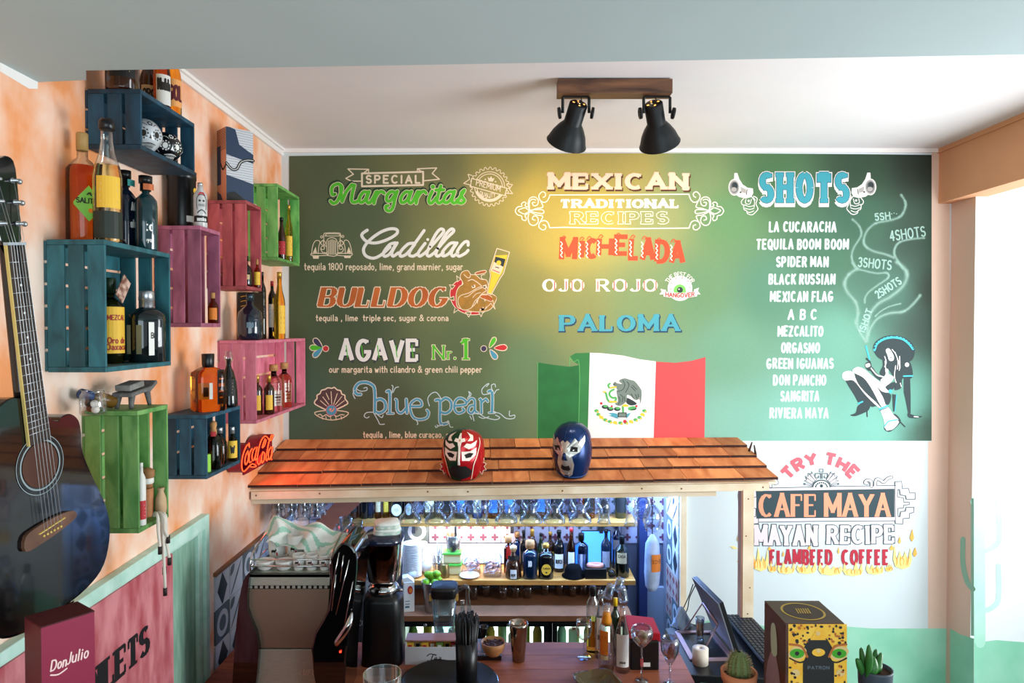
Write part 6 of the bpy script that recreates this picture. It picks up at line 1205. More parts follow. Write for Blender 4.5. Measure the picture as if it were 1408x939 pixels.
# lower shelf
ceram = mat('ceramic_cup', 'e4e2de', .15, coat=.5)
def plate_stack(lab, px, Y_, z, n, r, step):
    st_ = thing('saucer_stack', on(px, Y_, z), lab, 'saucers', kind=None); base = on(px, Y_, z)
    for k in range(n): MB().lathe([(0, 0), (r * .5, 0), (r * .55, .002), (r, .009), (r * .99, .011), (r * .5, .005), (0, .005)], base + V((random.Random(k).uniform(-.001, .001), 0, k * step)), 20).build('saucer', ceram, st_)
plate_stack('tall stack of white saucers at the left end of the lower shelf', 566, 3.70, SZ, 19, .052, .0095); plate_stack('second stack of white saucers behind the tall one', 576, 3.86, SZ, 15, .045, .010)
for px, Y_, lab in ((586, 3.78, 'small white round cup beside the saucers'),): 
    o = thing('cup', on(px, Y_, SZ), lab, 'cup'); MB().lathe([(0, 0), (.016, 0), (.026, .014), (.031, .035), (.026, .055), (.012, .064), (.010, .075), (0, .078)], on(px, Y_, SZ), 18).build('cup_body', ceram, o); MB().tube(crom([on(px, Y_, SZ) + V((.028, 0, .045)), on(px, Y_, SZ) + V((.044, 0, .04)), on(px, Y_, SZ) + V((.043, 0, .02)), on(px, Y_, SZ) + V((.025, 0, .016))], 4), .003, 6).build('handle', ceram, o)
o = thing('sugar_bowl', on(566, 3.645, SZ), 'round white ceramic pot with knob in front of the saucers', 'pot'); MB().lathe([(0, 0), (.014, 0), (.024, .01), (.027, .024), (.022, .038), (.010, .044), (0, .044)], on(566, 3.645, SZ), 18).build('pot_body', ceram, o); MB().sphere(on(566, 3.645, SZ) + V((0, 0, .05)), .009, 12, 8).build('knob', ceram, o)
def tumbler(lab, base, r0, r1, h, m=tg_, name='glass', group=None, cat='glass', root=None):
    o = root or thing(name, base, lab, cat, group); MB().lathe([(0, 0), (r0, 0), (r1, h), (r1 * .95, h), (r0 * .93, .006), (0, .006)], base, 20).build('glass_body', m, o); return o
b_ = on(601, 3.72, SZ); o = tumbler('glass full of long coffee spoons and stirrers', b_, .024, .030, .12)
for k in range(12): a = rr.uniform(0, 6.28); MB().tube([b_ + V((.008 * cos(a), .008 * sin(a), .008)), b_ + V((.026 * cos(a + .5), .022 * sin(a + .5), rr.uniform(.14, .18)))], .0016, 6).build('stirrer', [capsil, mat('pewter', '5c6068', .3, .7)][k % 2], o)
o = thing('metal_tin', on(611, 3.68, SZ), 'small brass coloured tin in front of the stirrer glass', 'tin'); MB().lathe([(0, 0), (.024, 0), (.025, .004), (.024, .058), (.02, .066), (.02, .07), (0, .07)], on(611, 3.68, SZ), 18).build('tin_body', mat('brass', '8a7448', .3, .8), o)
lidg = mat('lid_green', '63c04a', .35); tub = thin_glass('plastic_clear', (.95, .93, .86))
for k in range(2):
    c_ = on(622, 3.79, SZ + k * .062 + .0005); o = thing('food_box', c_, ['lower of two plastic boxes with bright green lids', 'upper of two plastic boxes with bright green lids'][k], 'box')
    MB().box(c_.x - .048, c_.x + .048, c_.y - .04, c_.y + .04, c_.z, c_.z + .048).build('box_body', mat('tub_cream', 'd8c48e', .3), o, bev=.006); MB().box(c_.x - .052, c_.x + .052, c_.y - .044, c_.y + .044, c_.z + .048, c_.z + .060).build('lid', lidg, o, bev=.003)
c_ = on(623, 3.79, SZ + .1235); o = thing('steel_pot', c_, 'steel pot with ladle handle on the green-lidded boxes', 'pot'); MB().lathe([(0, 0), (.038, 0), (.040, .003), (.041, .085), (.039, .086), (.037, .005), (0, .005)], c_, 22).build('pot_body', mat('steel', 'a8a49c', .22, .9), o); MB().obox(c_ + V((.012, -.005, .095)), (.006, 0, .0), (0, .0015, 0), (.0, 0, .055)).build('ladle_handle', mat('steel_dark', '5a5c60', .3, .8), o); MB().tube([c_ + V((-.02, 0, .06)), c_ + V((-.03, 0, .10))], [.008, .010], 10).build('wooden_spoon', mat('spoon_wood', 'c89a5c', .6), o)
def cookie_jar(lab, px, Y_, w):
    c_ = on(px, Y_, SZ); o = thing('storage_jar', c_, lab, 'jar'); r = S(w / 2, Y_)
    MB().lathe([(0, 0), (r * .95, 0), (r, .006), (r, .10), (r * .8, .118), (r * .75, .12)], c_, 26, p=4).build('glass_body', tg2, o)
    rj = random.Random(px)
    mb = MB()
    for k in range(34): a = rj.uniform(0, 6.28); q = r * .75 * sqrt(rj.random()); mb.obox(c_ + V((q * cos(a), q * sin(a), .010 + .07 * rj.random())), (.010, .002 * rj.uniform(-1, 1), .003), (0, .007, .002), (.001, .001, .003))
    mb.build('wrapped_sweets', mat('sweets', 'e8d2c4', .6, col2='b06a5a', scale=40), o, kind='stuff')
    MB().lathe([(r * .62, 0), (r * .66, .004), (r * .62, .010), (r * .5, .012), (0, .010)], c_ + V((0, -r * 1.0, .068)), 24, axis=(0, -1, .25)).build('round_lid', tg2, o); MB().tube([c_ + V((r * .68 * cos(t), -r * 1.02, .070 + r * .68 * sin(t))) for t in [2 * pi * i / 24 for i in range(24)]], .0025, 6, closed=True).build('lid_rim', thin_glass('glass_rim_blue', (.6, .8, 1), 1.1), o)
cookie_jar('squat glass sweet jar with round lid, left of the pair', 648, 3.80, 26); cookie_jar('squat glass sweet jar with round lid, right of the pair', 677, 3.74, 26)
o = thing('plate', on(645, 3.675, SZ), 'single white plate lying on the front of the lower shelf', 'plate'); MB().lathe([(0, 0), (.032, 0), (.054, .012), (.053, .014), (.03, .005), (0, .005)], on(645, 3.675, SZ), 28).build('plate_body', ceram, o)
BS('red-brown square bottle with round wooden stopper on the lower shelf', 699, 3.80, 737, 13, 'flask', glass('glass_garnet', '7a1c18'), SZ, cap=cork, capz=.84, capr=.75, tags=[(.1, .4, .6, Lb)], sq=3)
BS('clear blue bottle with cork, behind the squat dark one', 711, 3.92, 731, 13, 'flask', cblue, SZ, cap=cork, capz=.86, capr=.55)
BS('squat dark bottle with beige stopper and white arched label', 706, 3.675, 750, 23, 'bell', brown, SZ, cap=mat('stopper_beige', 'd8bc90', .5), capz=.84, capr=.42, capshape=[(.3, .82), (.3, .88), (.42, .89), (.42, .97), (.3, 1), (0, 1)], tags=[(.04, .32, .38, Lw, [('PEPE', .2, .5, .7)], inkd), (.62, .75, .7, Lk, None, Ly)])
BS('blue flask bottle with wooden stopper and white numerals', 729, 3.67, 743, 20, 'flask', mat('glass_steel_blue', '0c2038', .08, coat=.7), SZ, cap=cork, capz=.80, capr=.62, tags=[(.36, .5, .6, None, [('1800', 0, 1, .75)], inkw)], sq=3)
b = BS('black bottle with yellow oval label and golden ball stopper', 751, 3.675, 746, 21, 'flask', dark, SZ, cap=capgold, capshape=[(.3, .80), (.3, .84), (.45, .87), (.45, .95), (.25, 1), (0, 1)], sq=3); b0_ = wloc(b)
p = Paint(lambda u, v, h: b0_ + V((u, -S(10.5, 3.675) * 1.04 - .0004 * h, v))); p.disc(0, .055, .026, 1, 0, 20, .03); letter(p, 'Tradicion', -.02, .02, .058, .068, .0016, 2, 1); p.disc(.0, .040, .006, 2, 1, 10, .004); p.build('label', [Ly, inkd], b)
for i, (px, top, w) in enumerate(((720, 729, 12), (732, 727, 13), (744, 733, 11), (757, 731, 13))): BS('%s in the dark rank behind the blue flask' % ['first bottle', 'second bottle', 'third bottle', 'fourth bottle'][i], px, 3.86 + .02 * (i % 2), top, w, ['wine', 'flask', 'tall', 'wine'][i], [dark, brown, darkgreen, brown][i], SZ, cap=[capblk, capgold, capblk, capgold][i], tags=[(.2, .5, .7, [Lk, Lt, Lk, Ly][i], None, Lt)])
BS('dark bottle with white label and black square on it', 769, 3.84, 729, 16, 'wine', dark, SZ, cap=capblk, tags=[(.1, .45, .8, Lw, [('BUTCH', .35, .6, .7)], inkd)])
BS('amber-red bottle with tall white label near the blue light', 786, 3.80, 726, 12, 'tall', glass('glass_red_amber', '9a3a14'), SZ, cap=capred, tags=[(.1, .48, .8, Lw, None, inkr)])
BS('clear bottle with pale label left of the blue light', 800, 3.83, 733, 19, 'flask', glass('glass_ice', '8fb4e8'), SZ, cap=capblk, tags=[(.1, .5, .6, mat('label_mist', 'b8b4c4', .6), None, inkr)], sq=3)
BS('bottle with grey label right of the blue light', 834, 3.84, 728, 14, 'wine', mat('glass_slate', '1a2438', .08, coat=.6), SZ, cap=capblk, tags=[(.12, .5, .8, mat('label_ash', 'a09ca4', .6), None, inkd)])
BS('wine bottle with cream label at the right end of the lower shelf', 856, 3.70, 736, 20, 'wine', mat('glass_wine', '0a120c', .07, coat=.7), SZ, cap=capblk, capz=.80, capr=.38, tags=[(.36, .62, .7, Lt, [('CASA', .55, .8, .7)], inkd)])
BS('tall dark blue bottle behind the wine bottle', 849, 3.92, 714, 14, 'wine', mat('glass_night', '0a1440', .08, coat=.6), SZ, cap=capblk, tags=[(.4, .6, .8, mat('label_ash', 'a09ca4', .6))])
o = thing('hat', on(789, 3.70, SZ), 'small black felt hat lying on the lower shelf', 'hat'); MB().lathe([(0, .0), (.062, 0), (.064, .004), (.050, .012), (.046, .04), (.036, .058), (.015, .064), (0, .063)], on(789, 3.70, SZ), 26).build('hat_body', mat('felt_black', '070708', .9, spec=.1), o)
o = thing('ring_box', on(819, 3.69, SZ), 'open black box holding a copper ring pastry, right of the hat', 'box'); c_ = on(819, 3.69, SZ); MB().box(c_.x - .058, c_.x + .058, c_.y - .04, c_.y + .04, c_.z, c_.z + .055).build('box_body', capblk, o, bev=.003); MB().tube([c_ + V((.036 * cos(t), .020 * sin(t) , .062)) for t in [2 * pi * i / 24 for i in range(24)]], .011, 8, closed=True).build('copper_ring', mat('copper_pink', 'c08070', .4), o)
o = thing('glass_ball', on(842, 3.66, SZ), 'small dark glass ball ornament before the wine bottle', 'ornament'); MB().sphere(on(842, 3.66, SZ) + V((0, 0, .022)), .021, 18, 12).build('ball', glass('glass_smoky', '54585c'), o); MB().lathe([(0, 0), (.010, 0), (.008, .003), (0, .004)], on(842, 3.66, SZ), 12).build('foot', capsil, o)
# right side of the nook: dark column, grey panel, bag of cups
MB().box(P(877, 750, 3.85).x, P(888, 750, 3.85).x, 3.80, YN, 0, ZN).build('trim_6', mat('column_blue', '1c2c58', .5), kind=kind)
MB().box(P(888, 750, 3.85).x, NR - .001, 3.85, YN, 0, P(890, 808, 3.85).z).build('trim_7', mat('panel_grey', '8c94a0', .6), kind=kind)
o = thing('cup_bag', on(897, 3.52, SZ), 'long white plastic bag of cups with orange label hanging in the nook', 'bag'); tp = P(897, 734, 3.52); bt = P(895, 812, 3.52)
bagm = mat('bag_plastic', 'b4c2dc', .3, var=.2, scale=18, bump=.6); mb = MB(); q_ = [(.006, 0), (.02, -.02), (.036, -.05), (.040, -.12), (.042, -.2), (.036, -.27), (.02, -.295), (0, -.30)]; mb.lathe(q_, tp, 18, sx=1, sy=.7); mb.build('bag_body', bagm, o)
p = Paint(lambda u, v, h: tp + V((.0432 * sin(u), -.0305 * cos(u) - .0004 * h, v)))
for k in range(6): u0, u1 = -.2 + k * .25, .05 + k * .25; p.mb.add([p.fn(u0, -.19, 1), p.fn(u1, -.19, 1), p.fn(u1, -.10, 1), p.fn(u0, -.10, 1)], [(0, 1, 2, 3)], 0)
lb = p.build('label', Lo, o); p = Paint(p.fn); letter(p, 'BICCHIERI', -.1, 1.1, -.145, -.128, .004, 3, 0); p.build('lettering', inkd, lb)
MB().tube([tp + V((0, 0, -.004)), V((tp.x, tp.y, ZN + .01))], .003, 6).build('hanging_cord', capblk, o)
# slanting salmon board at the left of the nook
o = thing('slanting_board', P(440, 700, 3.42), 'salmon painted board slanting down left of the upper shelf', 'board'); a_, b_ = P(414, 742, 3.42), P(482, 676, 3.42); d_ = (b_ - a_).normalized(); n_ = V((-d_.z, 0, d_.x))
MB().obox((a_ + b_) / 2 + n_ * -.03, (b_ - a_) / 2, n_ * .045, (0, .012, 0)).build('board', mat('paint_salmon_board', 'c8887a', .6), o, bev=.002)
# ---- under-counter fridges
FZ = H - 1.482; fr = thing('bar_fridge', (0, 3.75, 0), 'black under-counter fridge row with lit glass doors', 'fridge'); fx0, fx1 = -.60, .62
MB().box(fx0, fx1, 3.50, YN - .008, FZ - .03, FZ).build('top_board', mat('fridge_top', '8a5a3c', .5, var=.2), fr, bev=.002)
blk = mat('black_plastic', '101113', .35)
MB().box(fx0, fx1, 3.53, YN - .008, 0.02, .06).box(fx0, fx1, YN - .03, YN - .008, .06, FZ - .031).build('cabinet_body', blk, fr)
for x in (fx0, -.19, .19, fx1 - .02): MB().box(x, x + .02, 3.53, YN - .03, .06, FZ - .031).build('side_wall', blk, fr)
MB().box(fx0, fx1, 3.515, 3.53, FZ - .044, FZ - .031).build('control_panel', blk, fr)
for x in (-.45, -.02, .40): MB().lathe([(0, 0), (.009, 0), (.009, .003), (.006, .004), (0, .004)], (x, 3.512, FZ - .054), 14, axis=(0, -1, 0)).build('lock', capsil, fr)
fl_ = mat('fridge_lamp', 'e8f6f0', .4, emit=3.5); glm = thin_glass('glass_door', (.9, 1, .95), .5)
for i, (x0, x1) in enumerate(((fx0 + .02, -.19), (-.17, .19), (.21, fx1 - .02))):
    MB().box(x0 + .01, x1 - .01, YN - .036, YN - .031, .25, FZ - .045).build('back_lamp', fl_, fr)
    d_ = MB().box(x0, x1, 3.512, 3.528, .06, .10).box(x0, x0 + .025, 3.512, 3.528, .10, FZ - .062).box(x1 - .025, x1, 3.512, 3.528, .10, FZ - .062).box(x0, x1, 3.512, 3.528, FZ - .062, FZ - .045).build('door', blk, fr)
    MB().box(x0 + .024, x1 - .024, 3.517, 3.523, .099, FZ - .061).build('door_glass', glm, d_); MB().box(x0, x1, 3.56, YN - .04, FZ - .30, FZ - .2955).build('inner_shelf', capsil, fr)
    for k in range(5):
        xx = x0 + .055 + k * (x1 - x0 - .11) / 4; kk = (i * 5 + k) % 4
        mb = MB().lathe([(0, 0), (.022, 0), (.024, .004), (.024, .17), (.018, .19), (.011, .20), (.011, .232), (0, .232)] if kk < 3 else [(0, 0), (.028, 0), (.030, .004), (.030, .15), (.026, .157), (0, .157)], (xx, 3.60 + .06 * (k % 2), FZ - .295), 16)
        t_ = thing('bottle', (xx, 3.60, FZ - .295), '%s in the %s fridge door, %s from its left' % (['green juice bottle', 'orange can-yellow bottle', 'pale green bottle', 'white carton-like can'][kk], ['left', 'middle', 'right'][i], ['first', 'second', 'third', 'fourth', 'fifth'][k]), 'bottle')
        mb.build('bottle_body', [mat('juice_green', '7fae4a', .3), mat('juice_yellow', 'e8b83a', .3), mat('juice_pale', 'a8d4b8', .3), mat('carton_white', 'e0e4de', .4)][kk], t_); MB().lathe([(0, .0), (.012, 0), (.012, .016), (0, .016)] if kk < 3 else [(0, -.074), (.012, -.074), (.012, -.07), (0, -.07)], (xx, 3.60 + .06 * (k % 2), FZ - .295 + .2325), 12).build('cap', capred if k % 2 else capwht, t_)
# glasses on top of the fridges
for i, (px, Y_, h) in enumerate(((651, 3.72, .09), (669, 3.76, .085), (692, 3.72, .09), (709, 3.74, .08), (726, 3.74, .08), (770, 3.78, .08), (788, 3.76, .08), (803, 3.78, .08), (822, 3.76, .08), (750, 3.78, .08))):
    tumbler('clear glass on the fridge top below the lower shelf, %s from the left' % NTH[i if i < 5 else (6, 7, 8, 9, 5)[i - 5]], on(px, Y_, FZ), .021, .029, h, group='glasses stored on the fridge top')
# ================================================================ CEILING SPOTLIGHTS
bz = ZC - .055; bY = 2.47; x0 = P(767, 120, bY).x; x1 = P(925, 120, bY).x
lf = thing('spotlight_bar', ((x0 + x1) / 2, bY, ZC), 'wooden ceiling bar with two black bell spotlights', 'ceiling lamp')
MB().box(x0, x1, bY, bY + .07, bz, ZC - .004).build('wooden_bar', wood('dark_walnut', '3a241a', '7a5238', .5, (1, 6, 6), 5, .3), lf, bev=.002); MB().box((x0 + x1) / 2 - .10, (x0 + x1) / 2 + .02, bY + .02, bY + .05, ZC - .0045, ZC).build('mounting_plate', capsil, lf)
blkm = mat('lamp_black', '16191b', .45, .3); inner = mat('lamp_inside', 'c8a060', .3, .5); glow = mat('bulb_glow', 'ffd9a0', .4, emit=30.0)
for sd, (tx, ty), (rx, ry), dy in ((-1, (796, 142), (779, 196), .10), (1, (898, 142), (907, 197), .10)):
    tp = P(tx, ty, bY + .035); rm = P(rx, ry, bY + .035 + dy); ax_ = (rm - tp).normalized(); L_ = (rm - tp).length
    lm = MB().lathe([(0, 0), (.030, 0), (.034, .004), (.034, L_ * .48), (.036, L_ * .5), (.050, L_ * .62), (.064, L_ * .78), (.076, L_), (.078, L_ + .002), (.075, L_ + .001), (.062, L_ * .79), (.048, L_ * .64), (.030, L_ * .5), (.030, .01), (0, .01)], tp, 32, axis=ax_).build('lamp_shade', blkm, lf)
    for k in range(4): a = pi / 4 + k * pi / 2; s1 = ax_.orthogonal().normalized(); s2 = ax_.cross(s1); MB().lathe([(0, 0), (.0042, 0), (.003, .0006), (0, .0007)], tp + (s1 * cos(a) + s2 * sin(a)) * .020 + ax_ * -.0001, 10, axis=-ax_).build('vent_hole', mat('hole_glow', 'ffb35a', .5, emit=2.0), lm)
    MB().sphere(tp + ax_ * (L_ * .80), .024, 16, 10).build('bulb', glow, lm)
    # bracket with two round knobs
    cy = bY + .035; c_ = tp + ax_ * (L_ * .30); top_z = bz; xx0, xx1 = c_.x - .050, c_.x + .050
    MB().tube([V((xx0 + .002, cy, c_.z)), V((xx0 + .002, cy, top_z - .006)), V((xx0 + .008, cy, top_z - .001)), V((xx1 - .008, cy, top_z - .001)), V((xx1 - .002, cy, top_z - .006)), V((xx1 - .002, cy, c_.z))], .0055, 8).build('bracket', blkm, lf)
    for q in (xx0, xx1):
        s_ = -1 if q == xx0 else 1; mb = MB(); mb.lathe([(.012, 0), (.020, .001), (.021, .006), (.020, .011), (.012, .012), (.012, 0)], V((q + s_ * .004, cy, c_.z)), 20, axis=(s_, 0, -.15)); mb.lathe([(0, 0), (.006, 0), (.006, .012), (0, .012)], V((q + s_ * .004, cy, c_.z)), 10, axis=(s_, 0, -.15))
        for k in range(3): a = k * pi / 3; mb.obox(V((q + s_ * .010, cy, c_.z)), (0, .014 * cos(a), .014 * sin(a)), (.003, 0, 0), (0, -.0025 * sin(a), .0025 * cos(a)))
        mb.build('knob', blkm, lf)
    MB().tube(crom([tp, tp - ax_ * .012, V((tp.x + .010, cy, top_z - .018)), V((tp.x + .008, cy, top_z - .002))], 4), .002, 6).build('cable', blkm, lf)
    lk = bpy.data.lights.new('vent_glow', 'POINT'); lk.energy = 1.1; lk.color = (1.0, .72, .42); lk.shadow_soft_size = .01; lk_ = bpy.data.objects.new('vent_glow', lk); COL.objects.link(lk_); lk_.location = tp - ax_ * .006 + V((0, .02, .0))
    l = bpy.data.lights.new('spot', 'SPOT'); l.energy = 17; l.color = (1.0, .80, .55); l.spot_size = radians(110); l.spot_blend = .8; l.shadow_soft_size = .03
    lo_ = bpy.data.objects.new('spot', l); COL.objects.link(lo_); lo_.location = tp + ax_ * (L_ + .004); lo_.rotation_euler = (ax_ + V((0, .35, 0))).to_track_quat('-Z', 'Y').to_euler()
# ================================================================ WRESTLING MASKS ON THE CANOPY
def head(name, lab, px, top, bot, Y_, yaw, mats, wide, sink=.0):
    rv = (YB - Y_) / (YB - 3.02); zb = roof(.5, rv).z + .019; zt = P(px, top, Y_ - .03).z; hh = zt - zb; c = on(px, Y_, zb); slp = (TL.z - EL.z) / (YB - 2.99); root = thing(name, c, lab, 'mask')
    def pt_(u, v):          # u: angle from the nose (radians, + to the viewer's right), v: 0 bottom .. 1 top
        r = wide * (.80 + .30 * max(0, sin(pi * min(1, v * 1.12))) ** .8) if v < .62 else wide * (.80 + .30 * sin(pi * min(1, .62 * 1.12)) ** .8) * sqrt(max(0, 1 - ((v - .62) / .385) ** 2.3))
        fx = 1 + .10 * cos(u); q = V((r * sin(u), -r * 1.12 * cos(u), v * hh))
        if v < .6: 
            nz_ = math.exp(-((u / .16) ** 2)) * math.exp(-(((v - .44) / .10) ** 2)); q += V((0, -.014 * nz_, 0))
            if v < .36 and abs(u) < .9: q.y *= 1 - .10 * (1 - v / .36)
        for eu in (-.42, .42): d = ((u - eu) / .24) ** 2 + ((v - .53) / .07) ** 2; q.y *= 1 - .07 * math.exp(-d)
        x, y = q.x * cos(yaw) - q.y * sin(yaw), q.x * sin(yaw) + q.y * cos(yaw); return c + V((x, y, q.z + (1 - v) ** 2 * slp * y))
    mb = MB(); n, m = 44, 26; vs = []; fs = []; mi_ = []
    for j in range(m + 1):
        for i in range(n): vs.append(pt_(-pi + 2 * pi * i / n, j / m * .995 + .002))
    mb.add(vs, [(j * n + i, j * n + (i + 1) % n, (j + 1) * n + (i + 1) % n, (j + 1) * n + i) for j in range(m) for i in range(n)] + [tuple(range(n))[::-1], tuple(m * n + i for i in range(n))], 0, True)
    if len(mats) > 1:
        k = 0
        for j in range(m):
            for i in range(n): mb.m[k] = 1 if i >= n // 2 else 0; k += 1
    mb.build('hood', mats, root)
    return root, pt_
ha = lambda pt_: (lambda u, v, h: pt_(u, v) + (pt_(u, v) - (pt_(u + pi, v) + pt_(u, v)) / 2).normalized() * (.0012 + .0006 * h))
def sub(p, poly, h, mi, k=6):      # subdivided polygon that follows the curved hood
    n = len(poly); cx_ = sum(q[0] for q in poly) / n; cy_ = sum(q[1] for q in poly) / n; ring = []
    for i in range(n):
        a, b = poly[i], poly[(i + 1) % n]
        for t in range(3): ring.append((a[0] + (b[0] - a[0]) * t / 3, a[1] + (b[1] - a[1]) * t / 3))
    N = len(ring); vs = [p.fn(cx_, cy_, h)]; fs = []
    for s_ in range(1, 4):
        for x, y in ring: vs.append(p.fn(cx_ + (x - cx_) * s_ / 3, cy_ + (y - cy_) * s_ / 3, h))
    for i in range(N): fs.append((0, 1 + i, 1 + (i + 1) % N))
    for s_ in range(2):
        for i in range(N): fs.append((1 + s_ * N + i, 1 + (s_ + 1) * N + i, 1 + (s_ + 1) * N + (i + 1) % N, 1 + s_ * N + (i + 1) % N))
    p.mb.add(vs, fs, mi, True)
foilr = mat('foil_red', 'b3141f', .25, .35); foilg = mat('foil_green', '0c3a20', .3, .3); mw = mat('mask_white', 'e8dcd0', .45); hole = mat('mask_hole', '120808', .8); silv = mat('mask_silver', 'c4c2bc', .25, .6); blu = mat('foil_blue', '0f2c5c', .25, .45); piping = mat('mask_piping', 'f0d8c0', .5)
m1_, pt1 = head('wrestling_mask', 'red, green and white wrestling mask with a cross on the brow', 637, 591, 661, 3.085, -.10, [foilg, foilr], .088)
p = Paint(ha(pt1))
for sg_ in (-1, 1):
    sub(p, [(sg_ * .10, .60), (sg_ * .14, .44), (sg_ * .45, .42), (sg_ * .78, .52), (sg_ * .85, .66), (sg_ * .5, .60)], 1, 0); sub(p, [(sg_ * .22, .54), (sg_ * .30, .475), (sg_ * .52, .485), (sg_ * .66, .555), (sg_ * .45, .57)], 2, 1)
    sub(p, [(sg_ * .20, .70), (sg_ * .45, .64), (sg_ * .80, .70), (sg_ * .95, .80), (sg_ * .55, .74), (sg_ * .35, .76)], 1, 0); sub(p, [(sg_ * .40, .80), (sg_ * .70, .80), (sg_ * .85, .90), (sg_ * .55, .97), (sg_ * .6, .87)], 1, 0)
sub(p, [(-.055, .36), (.055, .36), (.05, .72), (-.05, .72)], 1.4, 0); sub(p, [(-.05, .68), (.05, .68), (.10, .78), (.30, .80), (.26, .86), (.09, .85), (.06, .95), (-.06, .95), (-.09, .85), (-.26, .86), (-.30, .80), (-.10, .78)], 1.6, 0); sub(p, [(-.03, .80), (.03, .80), (.03, .84), (-.03, .84)], 2.4, 3)
sub(p, [(-.55, .10), (-.60, .22), (-.30, .33), (.30, .33), (.60, .22), (.55, .10), (0, .04)], 1, 1)
p.build('face_markings', [mw, hole, foilr, capgold], m1_)
p = Paint(ha(pt1))
for sg_, s0 in ((-1, 0), (1, 1)):
    sub(p, [(sg_ * .75, .46), (sg_ * .62, .30), (sg_ * .62, .04), (sg_ * .85, .10), (sg_ * .95, -.02), (sg_ * 1.1, .12), (sg_ * 1.3, .08), (sg_ * 1.25, .25), (sg_ * 1.5, .28), (sg_ * 1.3, .42), (sg_ * 1.45, .60), (sg_ * 1.2, .62), (sg_ * 1.25, .85), (sg_ * 1.0, .66)], .8, 0)
    p.line(c2([(sg_ * .64, .03), (sg_ * .66, .30), (sg_ * .80, .46), (sg_ * 1.0, .64), (sg_ * 1.22, .84)], 5), .035, 2.2, 1, cap=False)
p.build('side_flames', [foilr, piping], m1_)
for sg_ in (-1, 1):      # jagged foil fins at the cheeks
    mb = MB(); c0 = wloc(m1_)
    fin = [(.0, .0), (.012, .012), (.020, -.002), (.026, .016), (.040, .018), (.030, .034), (.040, .046), (.026, .052), (.030, .070), (.018, .078), (.018, .100), (.004, .080), (-.01, .06), (-.012, .02)]
    o_ = c0 + V((sg_ * .066, -.03, .0)); mb.prism(fin, o_, (sg_ * .95, .30, 0), (0, 0, 1), (0, .004, 0)); mb.build('cheek_fin', foilr, m1_)
    MB().tube([o_ + V((sg_ * .95 * x, .30 * x - .002, z)) for x, z in fin[:-2]], .0018, 5).build('fin_piping', piping, m1_)
m2_, pt2 = head('wrestling_mask', 'shiny blue wrestling mask with a silver face', 787, 581, 657, 3.095, -.42, [blu], .081)
p = Paint(ha(pt2))
sub(p, [(-.10, .08), (-.34, .12), (-.42, .28), (-.30, .42), (-.75, .50), (-1.05, .66), (-1.1, .78), (-.72, .66), (-.5, .74), (-.30, .64), (-.12, .70), (0, .66), (.12, .70), (.30, .64), (.5, .74), (.72, .66), (1.1, .78), (1.05, .66), (.75, .50), (.30, .42), (.42, .28), (.34, .12), (.10, .08)], 1, 0)
for sg_ in (-1, 1): sub(p, [(sg_ * .24, .51), (sg_ * .62, .50), (sg_ * .64, .58), (sg_ * .28, .60)], 2.2, 1); sub(p, [(sg_ * .14, .05), (sg_ * .36, .10), (sg_ * .46, .28), (sg_ * .34, .44), (sg_ * .30, .42), (sg_ * .40, .28), (sg_ * .31, .14), (sg_ * .10, .09)], 1.8, 0)
sub(p, [(-.16, .36), (.16, .36), (0, .50)], 2.2, 2); sub(p, [(-.26, .20), (-.2, .27), (.2, .27), (.26, .20), (.16, .17), (-.16, .17)], 2.4, 1); p.build('silver_face', [silv, hole, blu], m2_)
p = Paint(ha(pt2)); p.line([(u / 10, .045) for u in range(-31, 32, 2)], .02, 1, 0, cap=False); p.line([(1.5, .05), (1.5, .2), (1.48, .4), (1.45, .6), (1.3, .75)], .02, 1, 0, cap=False); p.line([(-.02 + 0.0, .72), (0, .82), (.02, .92), (.0, .98)], .012, 1, 0, cap=False); p.build('seam', mat('seam_blue', '2a5a94', .4), m2_)
# ================================================================ WORKTOP AND EVERYTHING ON IT
CZ = H - 1.30
walnut = wood('counter_wood', '7e3820', 'b4643c', .6, (1, 6, 6), 4, .12)
ct = thing('worktop', (0, 2.6, CZ), 'reddish brown wooden worktop below the bar shelves', 'counter')
nst = 7; y0_, y1_ = 2.02, 2.81
for k in range(nst):
    a_, b_ = y0_ + (y1_ - y0_) * k / nst, y0_ + (y1_ - y0_) * (k + 1) / nst; MB().box(XL + .03, .672, a_ + .0004, b_ - .0004, CZ - .035, CZ).build('plank', walnut, ct, bev=.001)
MB().box(XL + .05, .66, 2.06, 2.76, .05, CZ - .0355).build('cabinet', mat('cabinet_dark', '1e1714', .6), ct)
dk = thing('side_desk', (.95, 2.8, 0), 'black side desk carrying the till and keyboard', 'desk'); MB().prism([(.68, 2.60), (1.095, 2.56), (1.095, 3.13), (.68, 3.01)], (0, 0, DZ - .03), (1, 0, 0), (0, 1, 0), (0, 0, .03)).build('desk_top', mat('desk_black', '16181b', .35), dk, bev=.003)
for x, y in ((.71, 2.64), (1.065, 2.62), (.71, 2.98), (1.065, 3.07)): MB().box(x - .02, x + .02, y - .02, y + .02, 0, DZ - .0305).build('leg', blk, dk)
fb_ = thing('front_counter', (0, 1.3, 0), 'dark front bar counter just below the picture', 'counter'); FBZ = 1.33
MB().box(XL + .03, 1.1, .95, 1.56, FBZ - .04, FBZ).build('counter_top', mat('front_top', '2a211c', .4), fb_); MB().box(XL + .05, 1.05, 1.05, 1.50, 0, FBZ - .0405).build('counter_base', mat('front_base', '1a1614', .6), fb_)
def oc(px, py, z=None): q = PZ(px, py, CZ if z is None else z); q.z = CZ if z is None else z; return q
